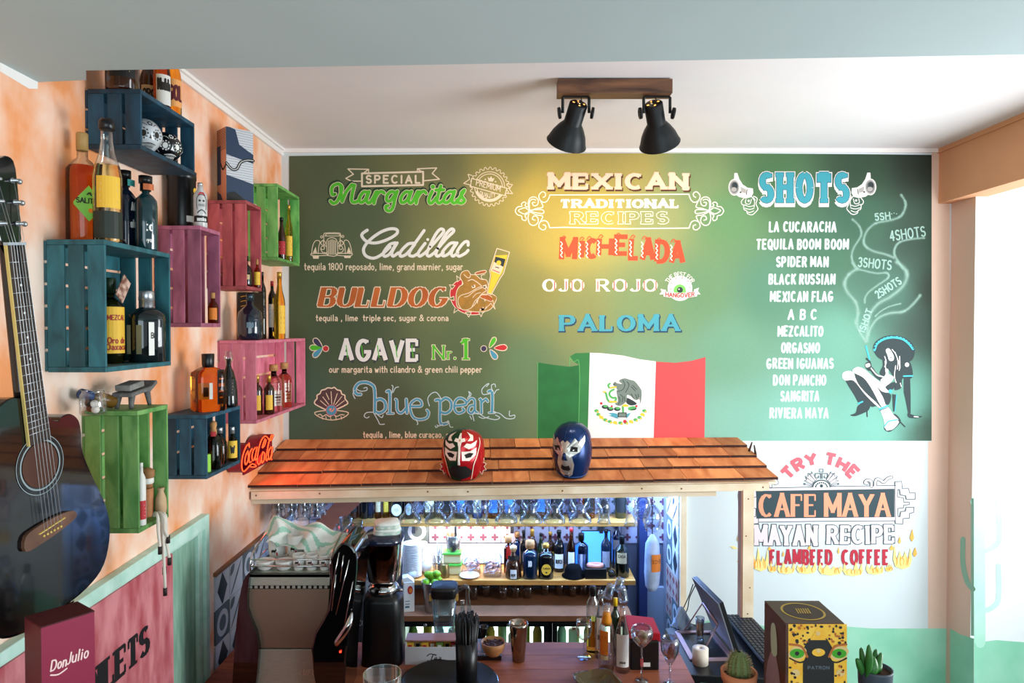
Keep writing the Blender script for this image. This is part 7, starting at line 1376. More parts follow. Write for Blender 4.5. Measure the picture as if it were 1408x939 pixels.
# ---- espresso machine
steel = mat('steel_brushed', 'bcc0b2', .42, .45, var=.15, scale=30, stretch=(1, 1, 20)); gloss = mat('machine_black', '08090a', .05, coat=1.0); chrome = mat('chrome', 'c8c8c8', .08, 1.0)
EY = 2.35; em = thing('espresso_machine', V((P(400, 900, EY).x, EY + .2, CZ)), 'black and steel espresso machine with cups on its top tray', 'coffee machine')
e = lambda px, py, y=EY: P(px, py, y)
def panel(pxs, name, m, y=EY, th=.012, par=None, bev=.001):
    q = [e(*k, y) for k in pxs]; q = [V((w.x, w.y, max(w.z, CZ + .001))) for w in q]; return MB().prism([(w.x, w.z) for w in q], (0, y, 0), (1, 0, 0), (0, 0, 1), (0, th, 0)).build(name, m, par or em, bev=bev)
panel([(344, 789), (454, 789), (453, 805), (341, 805)], 'upper_strip', steel); panel([(341, 810), (453, 810), (451, 838), (428, 891), (354, 891), (340, 838)], 'back_panel', mat('steel_copper', '94806e', .4, .45))  # brown reflection on the steel back panel is put into its base colour
panel([(354, 893), (428, 893), (446, 1000), (334, 1000)], 'lower_panel', steel)
panel([(341, 804.5), (453, 804.5), (453, 810.5), (341, 810.5)], 'vent_strip', blk, EY + .003)
for k in range(15): panel([(342.5 + k * 7.4, 805.5), (346.5 + k * 7.4, 805.5), (346.5 + k * 7.4, 809), (342.5 + k * 7.4, 809)], 'vent_bar', steel, EY + .001, .003, bev=0)
LW_ = c2([(344, 786), (334, 800), (327, 840), (322, 900), (318, 1000), (340, 1000), (356, 892), (340, 838), (343, 792)], 3, True)
RW_ = c2([(455, 768), (468, 748), (482, 750), (491, 770), (486, 830), (476, 900), (470, 1000), (446, 1000), (428, 892), (451, 838), (455, 790)], 3, True)
for nm, ww, y, th in (('side_wing', LW_, EY - .02, .36), ('side_wing', RW_, EY - .02, .20)): panel(ww, nm, gloss, y, th, bev=.006)
e0, e1 = e(344, 789), e(454, 789); TZ = e0.z
MB().box(e0.x, e1.x, EY, EY + .34, TZ - .012, TZ).build('cup_tray', steel, em); MB().box(e0.x + .005, e1.x - .005, EY + .013, EY + .33, CZ + .04, TZ - .0125).build('machine_body', blk, em)
for x, y in ((e0.x + .03, EY + .04), (e1.x - .03, EY + .04), (e0.x + .03, EY + .3), (e1.x - .03, EY + .3)): MB().lathe([(0, 0), (.018, 0), (.016, .04), (0, .04)], (x, y, CZ), 14).build('foot', blk, em)
for dz in (.025, .048): MB().tube([V((e0.x, EY + .005, TZ + dz)), V((e1.x, EY + .005, TZ + dz))], .0028, 8).build('rail', chrome, em)
for sx_, x in ((0, e0.x), (1, e1.x)):
    MB().tube(crom([V((x, EY + .005, TZ - .02)), V((x, EY + .005, TZ + .048)), V((x, EY + .06, TZ + .075)), V((x, EY + .18, TZ + .095)), V((x, EY + .30, TZ + .095))], 5), .003, 8).build('side_rail', chrome, em)
    MB().tube([V((x, EY + .005, TZ + .025)), V((x, EY + .30, TZ + .04))], .0022, 6).build('side_rail', chrome, em)
for (a_, b_) in (((466, 760), (455, 818)), ((472, 764), (468, 800)), ((480, 770), (462, 845)), ((462, 790), (456, 840)), ((485, 800), (470, 880))): MB().tube([e(*a_, EY - .024), e(*b_, EY - .024)], .0016, 6).build('trim_line', chrome, em)
MB().tube(crom([e(484, 842, EY - .03), e(478, 862, EY - .05), e(464, 882, EY - .05), e(462, 888, EY - .05)], 4), [.004, .006, .010, .012, .013, .013, .013, .012, .011, .009, .006, .004, .003], 10).build('steam_lever', chrome, em)
p = Paint(lambda x, y, h: e(x, y, EY - .0006 * h)); letter(p, 'UFO', 417, 433, 928, 921, 1.5, 1, 0, gap=.5, slant=.2); p.line([(414, 929), (411, 925), (414, 921)], .9, 1); p.line([(436, 929), (439, 925), (436, 921)], .9, 1); p.build('lettering', mat('badge_silver', 'd8d4c8', .3, .6), em)
MB().sphere(e(468, 896, EY - .024), .004, 10, 6).build('pilot_light', mat('pilot_red', 'ff2a18', .4, emit=5), em)
# cups on the tray
def mug(lab, px, yy, r, h, z=TZ, logo=True, lift=0, ang=.3):
    c_ = V(((px - CX) * yy / F, yy, z + lift)); o = thing('cup', c_, lab, 'cup'); MB().lathe([(0, 0), (r * .72, 0), (r * .78, .003), (r * .95, h * .35), (r, h), (r * .93, h), (r * .87, h * .35), (r * .7, .006), (0, .006)], c_, 22).build('cup_body', ceram, o)
    d = V((cos(ang), -sin(ang), 0)); MB().tube(crom([c_ + d * r * .9 + V((0, 0, h * .85)), c_ + d * (r + .017) + V((0, 0, h * .7)), c_ + d * (r + .015) + V((0, 0, h * .35)), c_ + d * r * .85 + V((0, 0, h * .25))], 4), .0035, 8).build('handle', ceram, o)
    if logo:
        q = Paint(lambda u, v, hh: c_ + V((-sin(u) * 0 + (r * 1.0 + .0008 + .0003 * hh) * sin(u), -(r * 1.0 + .0008 + .0003 * hh) * cos(u), v))); q.poly([(-.35, h * .55), (-.2, h * .62), (.1, h * .60), (.2, h * .68), (.3, h * .6), (.15, h * .5), (.1, h * .42), (.05, h * .5), (-.2, h * .5), (-.25, h * .42)], 1, 0); q.line([(.25, h * .45), (.4, h * .38)], .012, 1, 1); q.build('print', [inkd, Lr], o)
    return o
def bowlcup(lab, px, yy):
    c_ = V(((px - CX) * yy / F, yy, TZ)); o = thing('cup', c_, lab, 'cup'); MB().lathe([(0, 0), (.018, 0), (.028, .010), (.030, .024), (.031, .034), (.029, .034), (.027, .024), (.025, .010), (0, .006)], c_, 22).build('cup_body', ceram, o)
bowlcup('low white bowl-shaped cup, leftmost behind the front rail', 363, EY + .045); bowlcup('low white bowl-shaped cup, second behind the front rail', 389, EY + .045)
mug('white mug standing right of the two low cups', 409, EY + .045, .0215, .055); mug('white mug with small dark logo and side handle, second of the front mugs', 427, EY + .045, .022, .055); mug('white mug at the right end of the front rail', 445, EY + .045, .021, .055)
mug('tall white mug at the back left of the tray with dark logo', 379, EY + .14, .031, .078); mug('tall white mug under the striped towel', 405, EY + .14, .030, .095); mug('white mug behind the front mugs, left', 425, EY + .115, .022, .062, logo=False); mug('white mug behind the front mugs, right', 446, EY + .115, .022, .062, logo=False)
# towel: a folded wavy cloth lying over the mugs
tw_ = thing('towel', V((e(425, 740, EY + .2).x, EY + .2, TZ + .1)), 'rumpled white towel with mint stripes thrown over the cups', 'towel'); nx_, ny_ = 100, 56; vs = []; fs = []; mi_ = []
for j in range(ny_ + 1):
    for i in range(nx_ + 1):
        s_ = i / nx_; t = j / ny_; px = 368 + s_ * 112; crest = 712 + 22 * s_ ** 1.3 + 18 * max(0, .12 - s_) / .12
        drop = (.40 + .35 * sin(pi * s_)) * 60 * (abs(t - .45) / .55) ** 1.25 * (1 if t > .45 else .5); yy = EY + .29 - .21 * t + .02 * sin(7 * s_)
        py = crest + drop + 5.0 * sin(14 * s_ + 5 * t) * (.3 + t) + 3.0 * sin(25 * s_ - 9 * t) * t; q = P(px + 5 * sin(9 * t + 4 * s_) + (t - .5) * 14 * (s_ - .5), py, yy + .012 * sin(17 * s_ + 4 * t)); q.z = max(q.z, TZ + .002 + (.060 if s_ < .5 else .04)); vs.append(q)
for j in range(ny_):
    for i in range(nx_): a_ = j * (nx_ + 1) + i; fs.append((a_, a_ + 1, a_ + nx_ + 2, a_ + nx_ + 1)); mi_.append(1 if int(j * .5 + 5 * sin(i * .07) + i * .05) % 6 in (1, 2) else 0)
mb = MB(); mb.add(vs, fs, 0, True); mb.m = mi_; t_ = mb.build('towel_cloth', [mat('towel_white', 'e2e4de', .9, bump=.3, scale=200), mat('towel_mint', '9cc8b6', .9, bump=.3, scale=200)], tw_); sd_ = t_.modifiers.new('thick', 'SOLIDIFY'); sd_.thickness = .003
# ---- coffee grinder
GY = 2.60; gr = thing('coffee_grinder', V((P(528, 900, GY).x, GY + .07, CZ)), 'black coffee grinder with smoked bean hopper', 'coffee grinder'); gc = lambda py, dx=0: V((P(527 + dx, py, GY + .07).x, GY + .07, P(527, py, GY).z))
zq = lambda py: P(527, py, GY).z; gx = P(527, 800, GY + .07).x; gy = GY + .075
MB().lathe([(0, zq(740)), (.066, zq(740)), (.080, zq(747)), (.078, zq(751)), (0, zq(751))], (gx, gy, 0), 32, p=3.4).build('hopper_lid', mat('lid_smoke', '1c2238', .15, coat=.6), gr)
MB().lathe([(.076, zq(751.3)), (.074, zq(765)), (.062, zq(803)), (.045, zq(809)), (.043, zq(808)), (.060, zq(802)), (.072, zq(765)), (.074, zq(751.3))], (gx, gy, 0), 32, p=3.2).build('hopper', glass('hopper_smoke', '9a6a48'), gr)
MB().lathe([(0, zq(807)), (.042, zq(807)), (.058, zq(802)), (.063, zq(785)), (.064, zq(772)), (.045, zq(764)), (0, zq(760))], (gx, gy, 0), 28, p=3).build('coffee_beans', mat('beans', '1a0f0a', .5, bump=1.0, scale=150), gr, kind='stuff')
MB().lathe([(.0, zq(822)), (.060, zq(822)), (.060, zq(816)), (.046, zq(811)), (.036, zq(809.5)), (0, zq(809.5))], (gx, gy, 0), 28).build('collar', chrome, gr)
MB().lathe([(0, CZ), (.082, CZ), (.080, CZ + .02), (.076, zq(860)), (.074, zq(832)), (.066, zq(824)), (.0, zq(822.5))], (gx, gy, 0), 32, p=4).build('grinder_body', blk, gr, bev=0)
MB().tube([V((gx + .062, gy - .05, zq(815))), V((gx + .085, gy - .06, zq(813)))], .006, 8).build('dial_knob', chrome, gr)
cl = thing('napkin_stack', V((gx + .012, gy, zq(740))), 'folded white and green cloths lying on the grinder lid', 'cloth'); cm_ = mat('cloth_white', 'dfe2de', .9, bump=.5, scale=60); cm2 = mat('cloth_green', '9ab8a8', .9, col2='dfe2de', scale=50)
for k in range(4): MB().lathe([(0, 0), (.052 - .002 * k, 0), (.054 - .002 * k, .005), (.052 - .002 * k, .010), (0, .011)], (gx + .014, gy + .005, zq(740) + .0003 + k * .0112), 20, p=5, rot=.15 + .04 * k).build('folded_cloth', [cm2, cm_][k % 2], cl)
# stacked tumblers and a grey box between machine and grinder
for k, (px, yy) in enumerate(((470, 3.05), (482, 3.0), (489, 3.10), (474, 3.16))): tumbler('clear tumbler on the grey unit behind the coffee grinder, ' + ['left in front', 'middle', 'rightmost', 'at the back'][k], V(((px - CX) * yy / F, yy, P(480, 748, 3.05).z)), .024, .03, .09, group='tumblers on the grey unit')
gu_z = P(480, 748, 3.05).z; o = thing('dish_unit', V((P(480, 800, 3.08).x, 3.08, 0)), 'dark grey unit standing behind the espresso machine and grinder', 'cabinet'); gx0, gx1 = P(455, 800, 2.96).x, P(503, 800, 2.96).x; MB().box(gx0, gx1, 2.96, 3.22, .02, gu_z).build('unit_body', mat('unit_grey', '4a4e54', .45), o, bev=.003); MB().box(gx0 + .01, gx1 - .01, 2.952, 2.9595, gu_z - .40, gu_z - .16).build('unit_door', mat('unit_door', '3c4046', .4), o, bev=.002)
p = Paint(lambda x, y, h: P(x, y, 2.951 - .0006 * h)); letter(p, 'ACC', 488, 501, 860, 853, 1.2, 1, 0); p.build('lettering', mat('ink_silver', 'a0a4a8', .5), o)
# ---- milk carton, lime bucket on the fridge top
o = thing('milk_carton', V(on(561, 3.58, FZ)), 'white juice carton with an orange fruit picture on the fridge top', 'carton'); c_ = on(561, 3.575, FZ)
MB().obox(c_ + V((0, 0, .078)), (.027, .006, 0), (-.006, .027, 0), (0, 0, .078)).build('carton_body', mat('carton_paper', 'dcdcd8', .5), o, bev=.002); MB().prism([(-.027, 0), (.027, 0), (.027, .004), (0, .026), (-.027, .022)], c_ + V((0, -.026, .1563)), (1, .2, 0), (0, 0, 1), (-.01, .052, 0)).build('gable_top', mat('carton_paper', 'dcdcd8', .5), o)
p = Paint(lambda u, v, h: c_ + V((.006 + u, -.0275 + u * .2 - .0006 * h, v))); p.disc(.006, .115, .014, 1, 0, 16, .022); p.disc(.008, .113, .008, 2, 1, 12, .013)
for z_, h_ in ((.055, .004), (.040, .004), (.022, .010)): p.poly([(-.020, z_), (.004 if h_ < .01 else .002, z_), (.004 if h_ < .01 else .002, z_ + h_), (-.020, z_ + h_)], 1, 2)
p.build('print', [Lr, Lo, mat('ink_petrol', '3a6a80', .5)], o)
bk_ = thing('lime_bucket', on(594, 3.56, FZ), 'steel bucket heaped with limes on the fridge top', 'bucket'); c_ = on(593, 3.56, FZ); MB().lathe([(0, 0), (.034, 0), (.036, .003), (.054, .158), (.056, .160), (.053, .160), (.034, .006), (0, .006)], c_, 28).build('bucket_body', mat('steel', 'a8a49c', .22, .9), bk_)
limem = mat('lime_skin', '7cb01c', .35, var=.25, scale=60, bump=.2); rl = random.Random(2)
for k, (dx, dy, dz) in enumerate(((-.026, -.018, .158), (.018, -.024, .160), (-.006, .018, .165), (.028, .014, .166), (0, -.006, .192), (.026, -.010, .200), (-.022, .012, .188))):
    o = thing('lime', c_ + V((dx, dy, dz)), ['lime at the front left of the heap in the steel bucket', 'lime at the front right of the heap, just over the bucket rim', 'lime in the middle back of the bucket', 'lime at the right back of the bucket', 'lime in the centre, second layer of the heap', 'darker lime highest in the bucket', 'lime upper left in the heap'][k], 'lime'); MB().sphere(c_ + V((dx, dy, dz)), .019, 18, 12, sc=(1.12, 1, 1)).build('lime_skin', limem, o); MB().sphere(c_ + V((dx + .0205, dy, dz)), .004, 8, 6).build('stem_end', limem, o)
# ---- blender jug
bl = thing('blender_jug', oc(612, 880), 'clear blender jug with black lid and side handle', 'blender'); c_ = V((P(613, 870, 2.80).x, 2.745, CZ)); zz = lambda py: P(613, py, 2.745).z
MB().lathe([(0, 0), (.050, 0), (.050, .03), (.044, .05), (0, .052)], c_, 26, p=3.5).build('base', blk, bl); gj = thin_glass('jug_glass', (.80, .92, .95), 1.1)
MB().lathe([(.036, zz(872) - CZ), (.040, zz(868) - CZ), (.050, zz(816) - CZ), (.048, zz(816) - CZ), (.038, zz(868) - CZ)], c_, 28, p=4).build('jug', gj, bl)
MB().lathe([(0, zz(818) - CZ), (.051, zz(818) - CZ), (.054, zz(815) - CZ), (.054, zz(806) - CZ), (.048, zz(803.5) - CZ), (0, zz(803.5) - CZ)], c_, 28, p=4.5).build('lid', blk, bl, bev=.002)
MB().tube(crom([c_ + V((.050, 0, zz(812) - CZ)), c_ + V((.090, 0, zz(806) - CZ)), c_ + V((.094, 0, zz(820) - CZ)), c_ + V((.100, 0, zz(842) - CZ)), c_ + V((.078, 0, zz(846) - CZ)), c_ + V((.072, 0, zz(826) - CZ))], 4), .0085, 10).build('handle', gj, bl)
for sd in (-1, 1): MB().obox(c_ + V((sd * .052, -.03, zz(817) - CZ)), (.006, 0, 0), (0, .01, 0), (0, 0, .012)).build('lid_clip', mat('clip_ochre', 'b08a4a', .4), bl)
# ---- tea box, straws, bowl, jigger, shaker
TY = 2.62; tb_ = thing('tea_box', V((P(592, 912, TY).x, TY, CZ)), 'white box of tea sachets with a script word on its front', 'box'); a_, b_ = P(557, 912, TY), P(629, 912, TY); x0, x1 = a_.x, b_.x; tz = P(590, 890, TY).z; wb = mat('tea_box_white', 'd4d6dc', .4); y2 = TY + .068
MB().box(x0, x1, TY, TY + .004, CZ, tz).build('front_panel', wb, tb_); MB().box(x0, x0 + .004, TY + .0045, y2, CZ, tz + .018).build('side_panel', wb, tb_); MB().box(x1 - .004, x1, TY + .0045, y2, CZ, tz + .018).build('side_panel', wb, tb_); MB().box(x0 + .0045, x1 - .0045, y2 - .004, y2, CZ, tz + .019).build('back_panel', wb, tb_)
q1, q2 = P(556, 881, TY + .03), P(562, 871, TY + .17); MB().add([V((x0, TY + .008, tz + .024)), V((x1, TY + .008, tz + .024)), V((x1, y2, tz + .026)), V((x0, y2, tz + .026)), V((x0, TY + .008, tz + .019)), V((x1, TY + .008, tz + .019)), V((x1, y2, tz + .0205)), V((x0, y2, tz + .0205))], [(0, 1, 2, 3), (4, 7, 6, 5), (0, 4, 5, 1), (1, 5, 6, 2), (2, 6, 7, 3), (3, 7, 4, 0)]).build('open_lid', mat('lid_rose', 'a8746c', .4), tb_)
for k in range(7): xx = x0 + .016 + k * (x1 - x0 - .03) / 6; o = thing('tea_sachet', (xx, TY + .02, CZ + .02), '%s tea sachet, %s from the left in the white box' % (['yellow', 'pale yellow', 'yellow', 'orange red', 'green', 'yellow', 'dark red'][k], ['first', 'second', 'third', 'fourth', 'fifth', 'sixth', 'seventh'][k]), 'tea bag'); MB().obox((xx, TY + .022 + .012 * (k % 2), CZ + .040), (.014, 0, .001), (0, .003, 0), (0, .004, .036)).build('sachet_paper', [Ly, Lt, Ly, Lo, mat('sachet_green', '6a8a3a', .5), Ly, Lr][k], o); MB().obox((xx, TY + .0175 + .012 * (k % 2), CZ + .062), (.007, 0, 0), (0, .0006, 0), (0, .0005, .006)).build('print', [Lr, Lk, Lr, Lw, Lw, Lk, Lw][k], o)
p = Paint(lambda x, y, h: P(x, y, TY - .0005 * h)); p.line(c2([(587, 902), (592, 899), (600, 901), (596, 900), (592, 909), (588, 908)], 4), 1.1, 1); letter(p, 'ea', 597, 606, 908, 901, .8, 1, 0, slant=.2); p.build('lettering', inkd, tb_)
st_ = thing('straw_holder', V(((641 - CX) * 2.5 / F, 2.5, CZ)), 'black holder packed with black drinking straws', 'straw holder'); c_ = wloc(st_); MB().lathe([(0, 0), (.036, 0), (.038, .003), (.042, .15), (.039, .15), (.035, .006), (0, .006)], c_, 24).build('holder', blk, st_); rq = random.Random(3)
for k in range(110): a = rq.uniform(0, 6.28); q = .034 * sqrt(rq.random()); h_ = P(641, 848, 2.5).z - CZ + rq.uniform(-.012, .010); MB().tube([c_ + V((q * cos(a) * .8, q * sin(a) * .8, .008)), c_ + V((q * cos(a) * 1.45, q * sin(a) * 1.45, h_))], .003, 6).build('straw', blk, st_)
ck = thing('picture_box', oc(668, 905), 'small dark box with a brown hand picture under the bean bowl', 'box'); c_ = oc(668, 903); MB().box(c_.x - .062, c_.x + .062, c_.y - .03, c_.y + .12, CZ, CZ + .018).build('box_body', mat('box_umber', '1c1210', .4), ck, bev=.001)
p = Paint(lambda u, v, h: c_ + V((u, v, .018 + .0005 * h))); p.poly([(-.05, -.020), (.02, -.022), (.022, -.006), (-.045, -.008)], 1, 0); p.poly([(.025, -.024), (.050, -.024), (.050, .004), (.025, .002)], 1, 1); p.poly([(-.055, .02), (-.02, .01), (-.03, .09), (-.055, .09)], 1, 0); p.build('print', [mat('print_brown', '8a4a34', .5), mat('print_beige', 'c8a890', .5)], ck)
bw = thing('bean_bowl', V(((678 - CX) * 2.70 / F, 2.70, CZ + .019)), 'round wooden bowl of dark coffee beans', 'bowl'); c_ = V(((678 - CX) * 2.66 / F, 2.66, CZ + .0185)); MB().lathe([(0, 0), (.022, 0), (.036, .014), (.046, .036), (.049, .054), (.046, .055), (.042, .038), (.03, .018), (0, .010)], c_, 30).build('bowl_body', wood('bowl_wood', 'a8683a', 'd09a62', .5), bw)
mb = MB(); rb_ = random.Random(7)
for k in range(130): a = rb_.uniform(0, 6.28); q = .041 * sqrt(rb_.random()); mb.sphere(c_ + V((q * cos(a), q * sin(a), .040 + rb_.uniform(0, .006) + .006 * (1 - q / .041))), .0042, 6, 4, sc=(1.3, 1, .7))
mb.build('coffee_beans', mat('bean_red', '4a1f14', .4), bw, kind='stuff')
c_ = V(((665 - CX) * 2.775 / F, 2.775, CZ)); jg = thing('jigger', c_, 'dark metal jigger behind the bean bowl', 'jigger'); MB().lathe([(.0, 0), (.015, 0), (.013, .02), (.006, .035), (.007, .04), (.016, .070), (.019, .082), (.0175, .082), (.0, .042)], c_, 20).build('jigger_body', mat('gunmetal', '3a3634', .25, .9), jg)
c_ = oc(713, 908); sh = thing('cocktail_shaker', c_, 'copper reflecting steel shaker tin on the worktop', 'shaker'); hh = .150; MB().lathe([(0, 0), (.023, 0), (.025, .004), (.034, hh * .75), (.037, hh * .92), (.038, hh), (.036, hh), (.032, hh * .75), (.022, .006), (0, .006)], c_, 28).build('shaker_body', mat('shaker_steel', 'a09488', .12, 1.0), sh)
# wine glass and the bottles with shot glasses on their necks
c_ = oc(803, 904); wg = thing('wine_glass', c_, 'empty wine glass standing left of the bottle group', 'glass'); MB().lathe([(0, .002), (.026, 0), (.028, .002), (.006, .006), (.004, .010), (.004, .062), (.012, .070), (.028, .090), (.032, .115), (.029, .148), (.028, .148), (.031, .115), (.027, .091), (.010, .073), (0, .070)], c_, 28).build('glass_body', thin_glass('glass_wine_clear', (.95, .97, .97), 1.2), wg)
def CB(lab, px, bot, ty, w, shape, body, **k): c_ = oc(px, bot - 3); return bottle(lab, c_, P(px, ty, c_.y).z - CZ, S(w / 2, c_.y), shape, body, **k)
def shot(lab, px, py, Y_, lean):
    c_ = P(px, py, Y_); o = thing('shot_glass', c_, lab, 'shot glass'); MB().lathe([(0, -.010), (.017, -.010), (.018, -.006), (.0165, .036), (.0150, .045), (0, .045), (0, .038), (.0135, .036), (.0165, -.010)], c_, 20, axis=lean).build('glass_body', thin_glass('glass_shot', (.85, .93, 1), 1.5), o)
CB('clear bottle of yellow liquid with black stopper, left in the bottle group', 815, 898, 806, 18, 'slim', yel, fill=.5, top=CLEAR, cap=capblk, capz=.86, capr=.5)
CB('bottle with white label and black picture, second in the bottle group', 826, 906, 812, 16, 'tall', thin_glass('glass_grey', (.8, .83, .85), .9), cap=CLEAR, capz=.9, capr=.55, tags=[(.15, .62, .8, Lw, [('MEX', .3, .45, .6)], inkd)])
b3 = CB('clear bottle with amber neck band and orange label, front of the group', 834, 922, 826, 23, 'tall', CLEAR, fill=.3, top=CLEAR, cap=mat('neck_amber', 'd88a1c', .4), capshape=[(.66, .66), (.62, .72), (.46, .80), (.45, .84), (0, .84)], tags=[(.25, .60, .55, Lo, None, inkd, -.35), (.18, .24, .5, Lt, None, None, -.3)])
b4 = CB('clear bottle with long neck and white text label, right of the group', 856, 925, 830, 21, 'tall', thin_glass('glass_pale', (.93, .9, .86), .9), cap=None, tags=[(.10, .58, .9, Lw, [('pisco', .12, .2, .4)], inkd)])
CB('dark green bottle with yellow neck band behind the group', 846, 900, 822, 15, 'wine', darkgreen, cap=mat('neck_yellow', 'd8b41c', .4), capz=.86, capr=.4)
w3, w4 = wloc(b3), wloc(b4)
shot('clear shot glass turned over the front bottle neck, leaning left', 836, 819, w3.y, (.30, 0, 1)); shot('clear shot glass turned over the long necked bottle', 857, 823, w4.y, (-.18, 0, 1)); shot('clear shot glass leaning behind the other two shot glasses', 849, 809, 2.72, (.38, 0, 1))
# caddy with red lid, bowls of snacks, ashtray
c_ = oc(886, 918); cd = thing('bar_caddy', c_, 'black bar caddy with a red lid', 'caddy'); MB().box(c_.x - .056, c_.x + .052, c_.y - .02, c_.y + .13, CZ, CZ + .11).build('caddy_body', blk, cd, bev=.004)
MB().obox(c_ + V((0, .06, .128)), (.060, .0, -.006), (0, .065, .004), (.0, 0, .016)).build('red_lid', mat('lid_red', 'a01420', .65, spec=.2), cd, bev=.003); MB().box(c_.x - .020, c_.x - .008, c_.y - .0225, c_.y - .0205, CZ + .015, CZ + .045).build('label', Lr, cd); MB().box(c_.x - .008, c_.x + .018, c_.y - .0225, c_.y - .0205, CZ + .015, CZ + .03).build('label', Lw, cd)
def cone(lab, px, top, bot, w, Y_, fillm, n):
    z0, z1 = P(px, bot, Y_).z, P(px, top, Y_).z; c_ = V(((px - CX) * Y_ / F, Y_, z0)); o = thing('snack_glass', V((c_.x, c_.y, CZ)), lab, 'glass'); r = S(w / 2, Y_); hh = z1 - z0
    MB().lathe([(.003, CZ - z0 + .004), (.024, CZ - z0 + .002), (.024, CZ - z0), (.0, CZ - z0)], c_, 20).build('foot', tg2, o); MB().tube([c_ + V((0, 0, CZ - z0 + .003)), c_ + V((0, 0, .002))], .0032, 8).build('stem', tg2, o)
    MB().lathe([(0, 0), (r * .45, hh * .22), (r * .92, hh * .55), (r, hh * .8), (r * .8, hh), (r * .77, hh), (r * .96, hh * .8), (r * .88, hh * .55), (r * .4, hh * .24), (0, .006)], c_, 26).build('glass_bowl', tg2, o)
    rk = random.Random(int(px))
    for k in range(n): a = rk.uniform(0, 6.28); t = rk.random(); MB().sphere(c_ + V((r * .5 * t * cos(a), r * .5 * t * sin(a), hh * (.38 + .36 * rk.random()))), r * .30, 10, 8, sc=(1, 1, 1.1)).build('snack', fillm[k % len(fillm)], o)
cone('low stemmed glass of nuts in front of the caddy', 884, 862, 893, 32, 2.50, [mat('nut_tan', 'c09860', .6), mat('nut_pink', 'c88a78', .6), mat('nut_cream', 'e0c898', .6)], 9)
cone('stemmed cone glass with brown dried fruit near the desk', 923, 876, 918, 26, 2.48, [mat('fruit_brown', '6a2c1c', .4), mat('fruit_red', '8a3a28', .4)], 9)
c_ = V(((830 - CX) * 2.32 / F, 2.45, CZ)); ash = thing('glass_ashtray', c_, 'square glass tray with a white stick on it, before the bottles', 'tray'); MB().lathe([(0, 0), (.052, 0), (.075, .022), (.078, .028), (.070, .028), (.048, .008), (0, .008)], c_, 32, p=6, rot=.3).build('tray_body', mat('ashtray_smoke', '7a6c50', .08, trans=.6), ash); MB().obox(c_ + V((.0, -.045, .031)), (.050, .004, 0), (0, .004, 0), (0, 0, .003)).build('white_stick', capwht, ash)
# serving tray
c_ = V((P(617, 930, 2.45).x, 2.455, CZ)); tr = thing('serving_tray', c_, 'round black serving tray with a steel rim', 'tray'); MB().lathe([(0, .0), (.150, 0), (.176, .014), (.178, .022), (.172, .022), (.148, .008), (0, .008)], c_, 48).build('tray_body', mat('tray_black', '17130f', .5), tr); MB().tube([c_ + V((.1795 * cos(t), .1795 * sin(t), .016)) for t in [2 * pi * i / 48 for i in range(48)]], .0035, 8, closed=True).build('steel_rim', chrome, tr)
# ---- till, stand, receipt roll, drink, cables, keyboard
mo = thing('till_monitor', V((.86, 2.87, DZ)), 'slim black touch screen leaning on a pinkish metal stand', 'monitor'); T0, T1, B0, B1 = V((.835, 2.75, 1.084)), V((.795, 3.0, 1.100)), V((.900, 2.75, DZ + .012)), V((.885, 3.0, DZ + .012)); n_ = (T0 - B0).cross(B1 - B0).normalized(); n_ = n_ if n_.x > 0 else -n_
def slab(q, d0, d1, nm, m, par): vs = [k + n_ * d0 for k in q] + [k + n_ * d1 for k in q]; return MB().add(vs, [(0, 1, 2, 3), (4, 7, 6, 5), (0, 4, 5, 1), (1, 5, 6, 2), (2, 6, 7, 3), (3, 7, 4, 0)]).build(nm, m, par, bev=.001)
slab([B0, B1, T1, T0], 0, .006, 'back_cover', mat('cover_grey', '6a6e78', .4), mo); slab([B0, B1, T1, T0], .0063, .024, 'screen_frame', blk, mo); slab([k.lerp((B0 + B1 + T0 + T1) / 4, .06) for k in (B0, B1, T1, T0)], .0243, .0255, 'screen', mat('screen_dark', '0a1218', .1), mo)
MB().sphere(T0.lerp(T1, .02) + n_ * .012 + V((0, -.002, -.004)), .0022, 8, 6).build('led', mat('led_orange', 'ff9a28', .4, emit=4), mo)
pk = mat('metal_pink', 'b89aa2', .35, .5); z_ = DZ + .004
fr4 = [PZ(931, 869, z_), PZ(978, 869, z_), PZ(1008, 906, z_), PZ(952, 907, z_)]
for i in range(4): a_, b_ = fr4[i], fr4[(i + 1) % 4]; a_.z = b_.z = z_; d_ = (b_ - a_).normalized(); MB().obox((a_ + b_) / 2, (b_ - a_) / 2, V((-d_.y, d_.x, 0)) * .010, (0, 0, .003)).build('stand_frame', pk, mo)
ap = P(966, 829, 2.93); ap2 = P(987, 859, 2.80); bq1, bq2 = PZ(941, 867, z_), PZ(967, 896, z_)
for a_, b_ in ((bq1, ap), (ap, ap2), (ap2, bq2)): MB().tube([a_, b_], .0065, 4, r2=.003).build('stand_strut', pk, mo)
c_ = oc(963, 912, DZ); rr_ = thing('receipt_roll', c_, 'white roll of receipt paper on the desk', 'paper roll'); MB().lathe([(.006, 0), (.031, 0), (.031, .062), (.006, .062), (.006, 0)], c_, 28).build('paper', mat('paper_roll', 'd8ccbc', .8), rr_); MB().lathe([(.0058, .002), (.0058, .060), (0, .060)], c_, 14).build('core', knot, rr_)
c_ = oc(963, 880, DZ); c_.x -= .002; dr = thing('shot_glass', c_, 'tall shot glass with brown drink inside the till stand', 'glass'); MB().lathe([(0, 0), (.016, 0), (.016, .006), (.014, .012), (.019, .098), (.018, .098), (.013, .015), (0, .014)], c_, 22).build('glass_body', tg2, dr); MB().lathe([(0, .022), (.0135, .022), (.0165, .072), (0, .072)], c_, 18).build('drink', mat('cream_coffee', 'b07850', .4), dr)
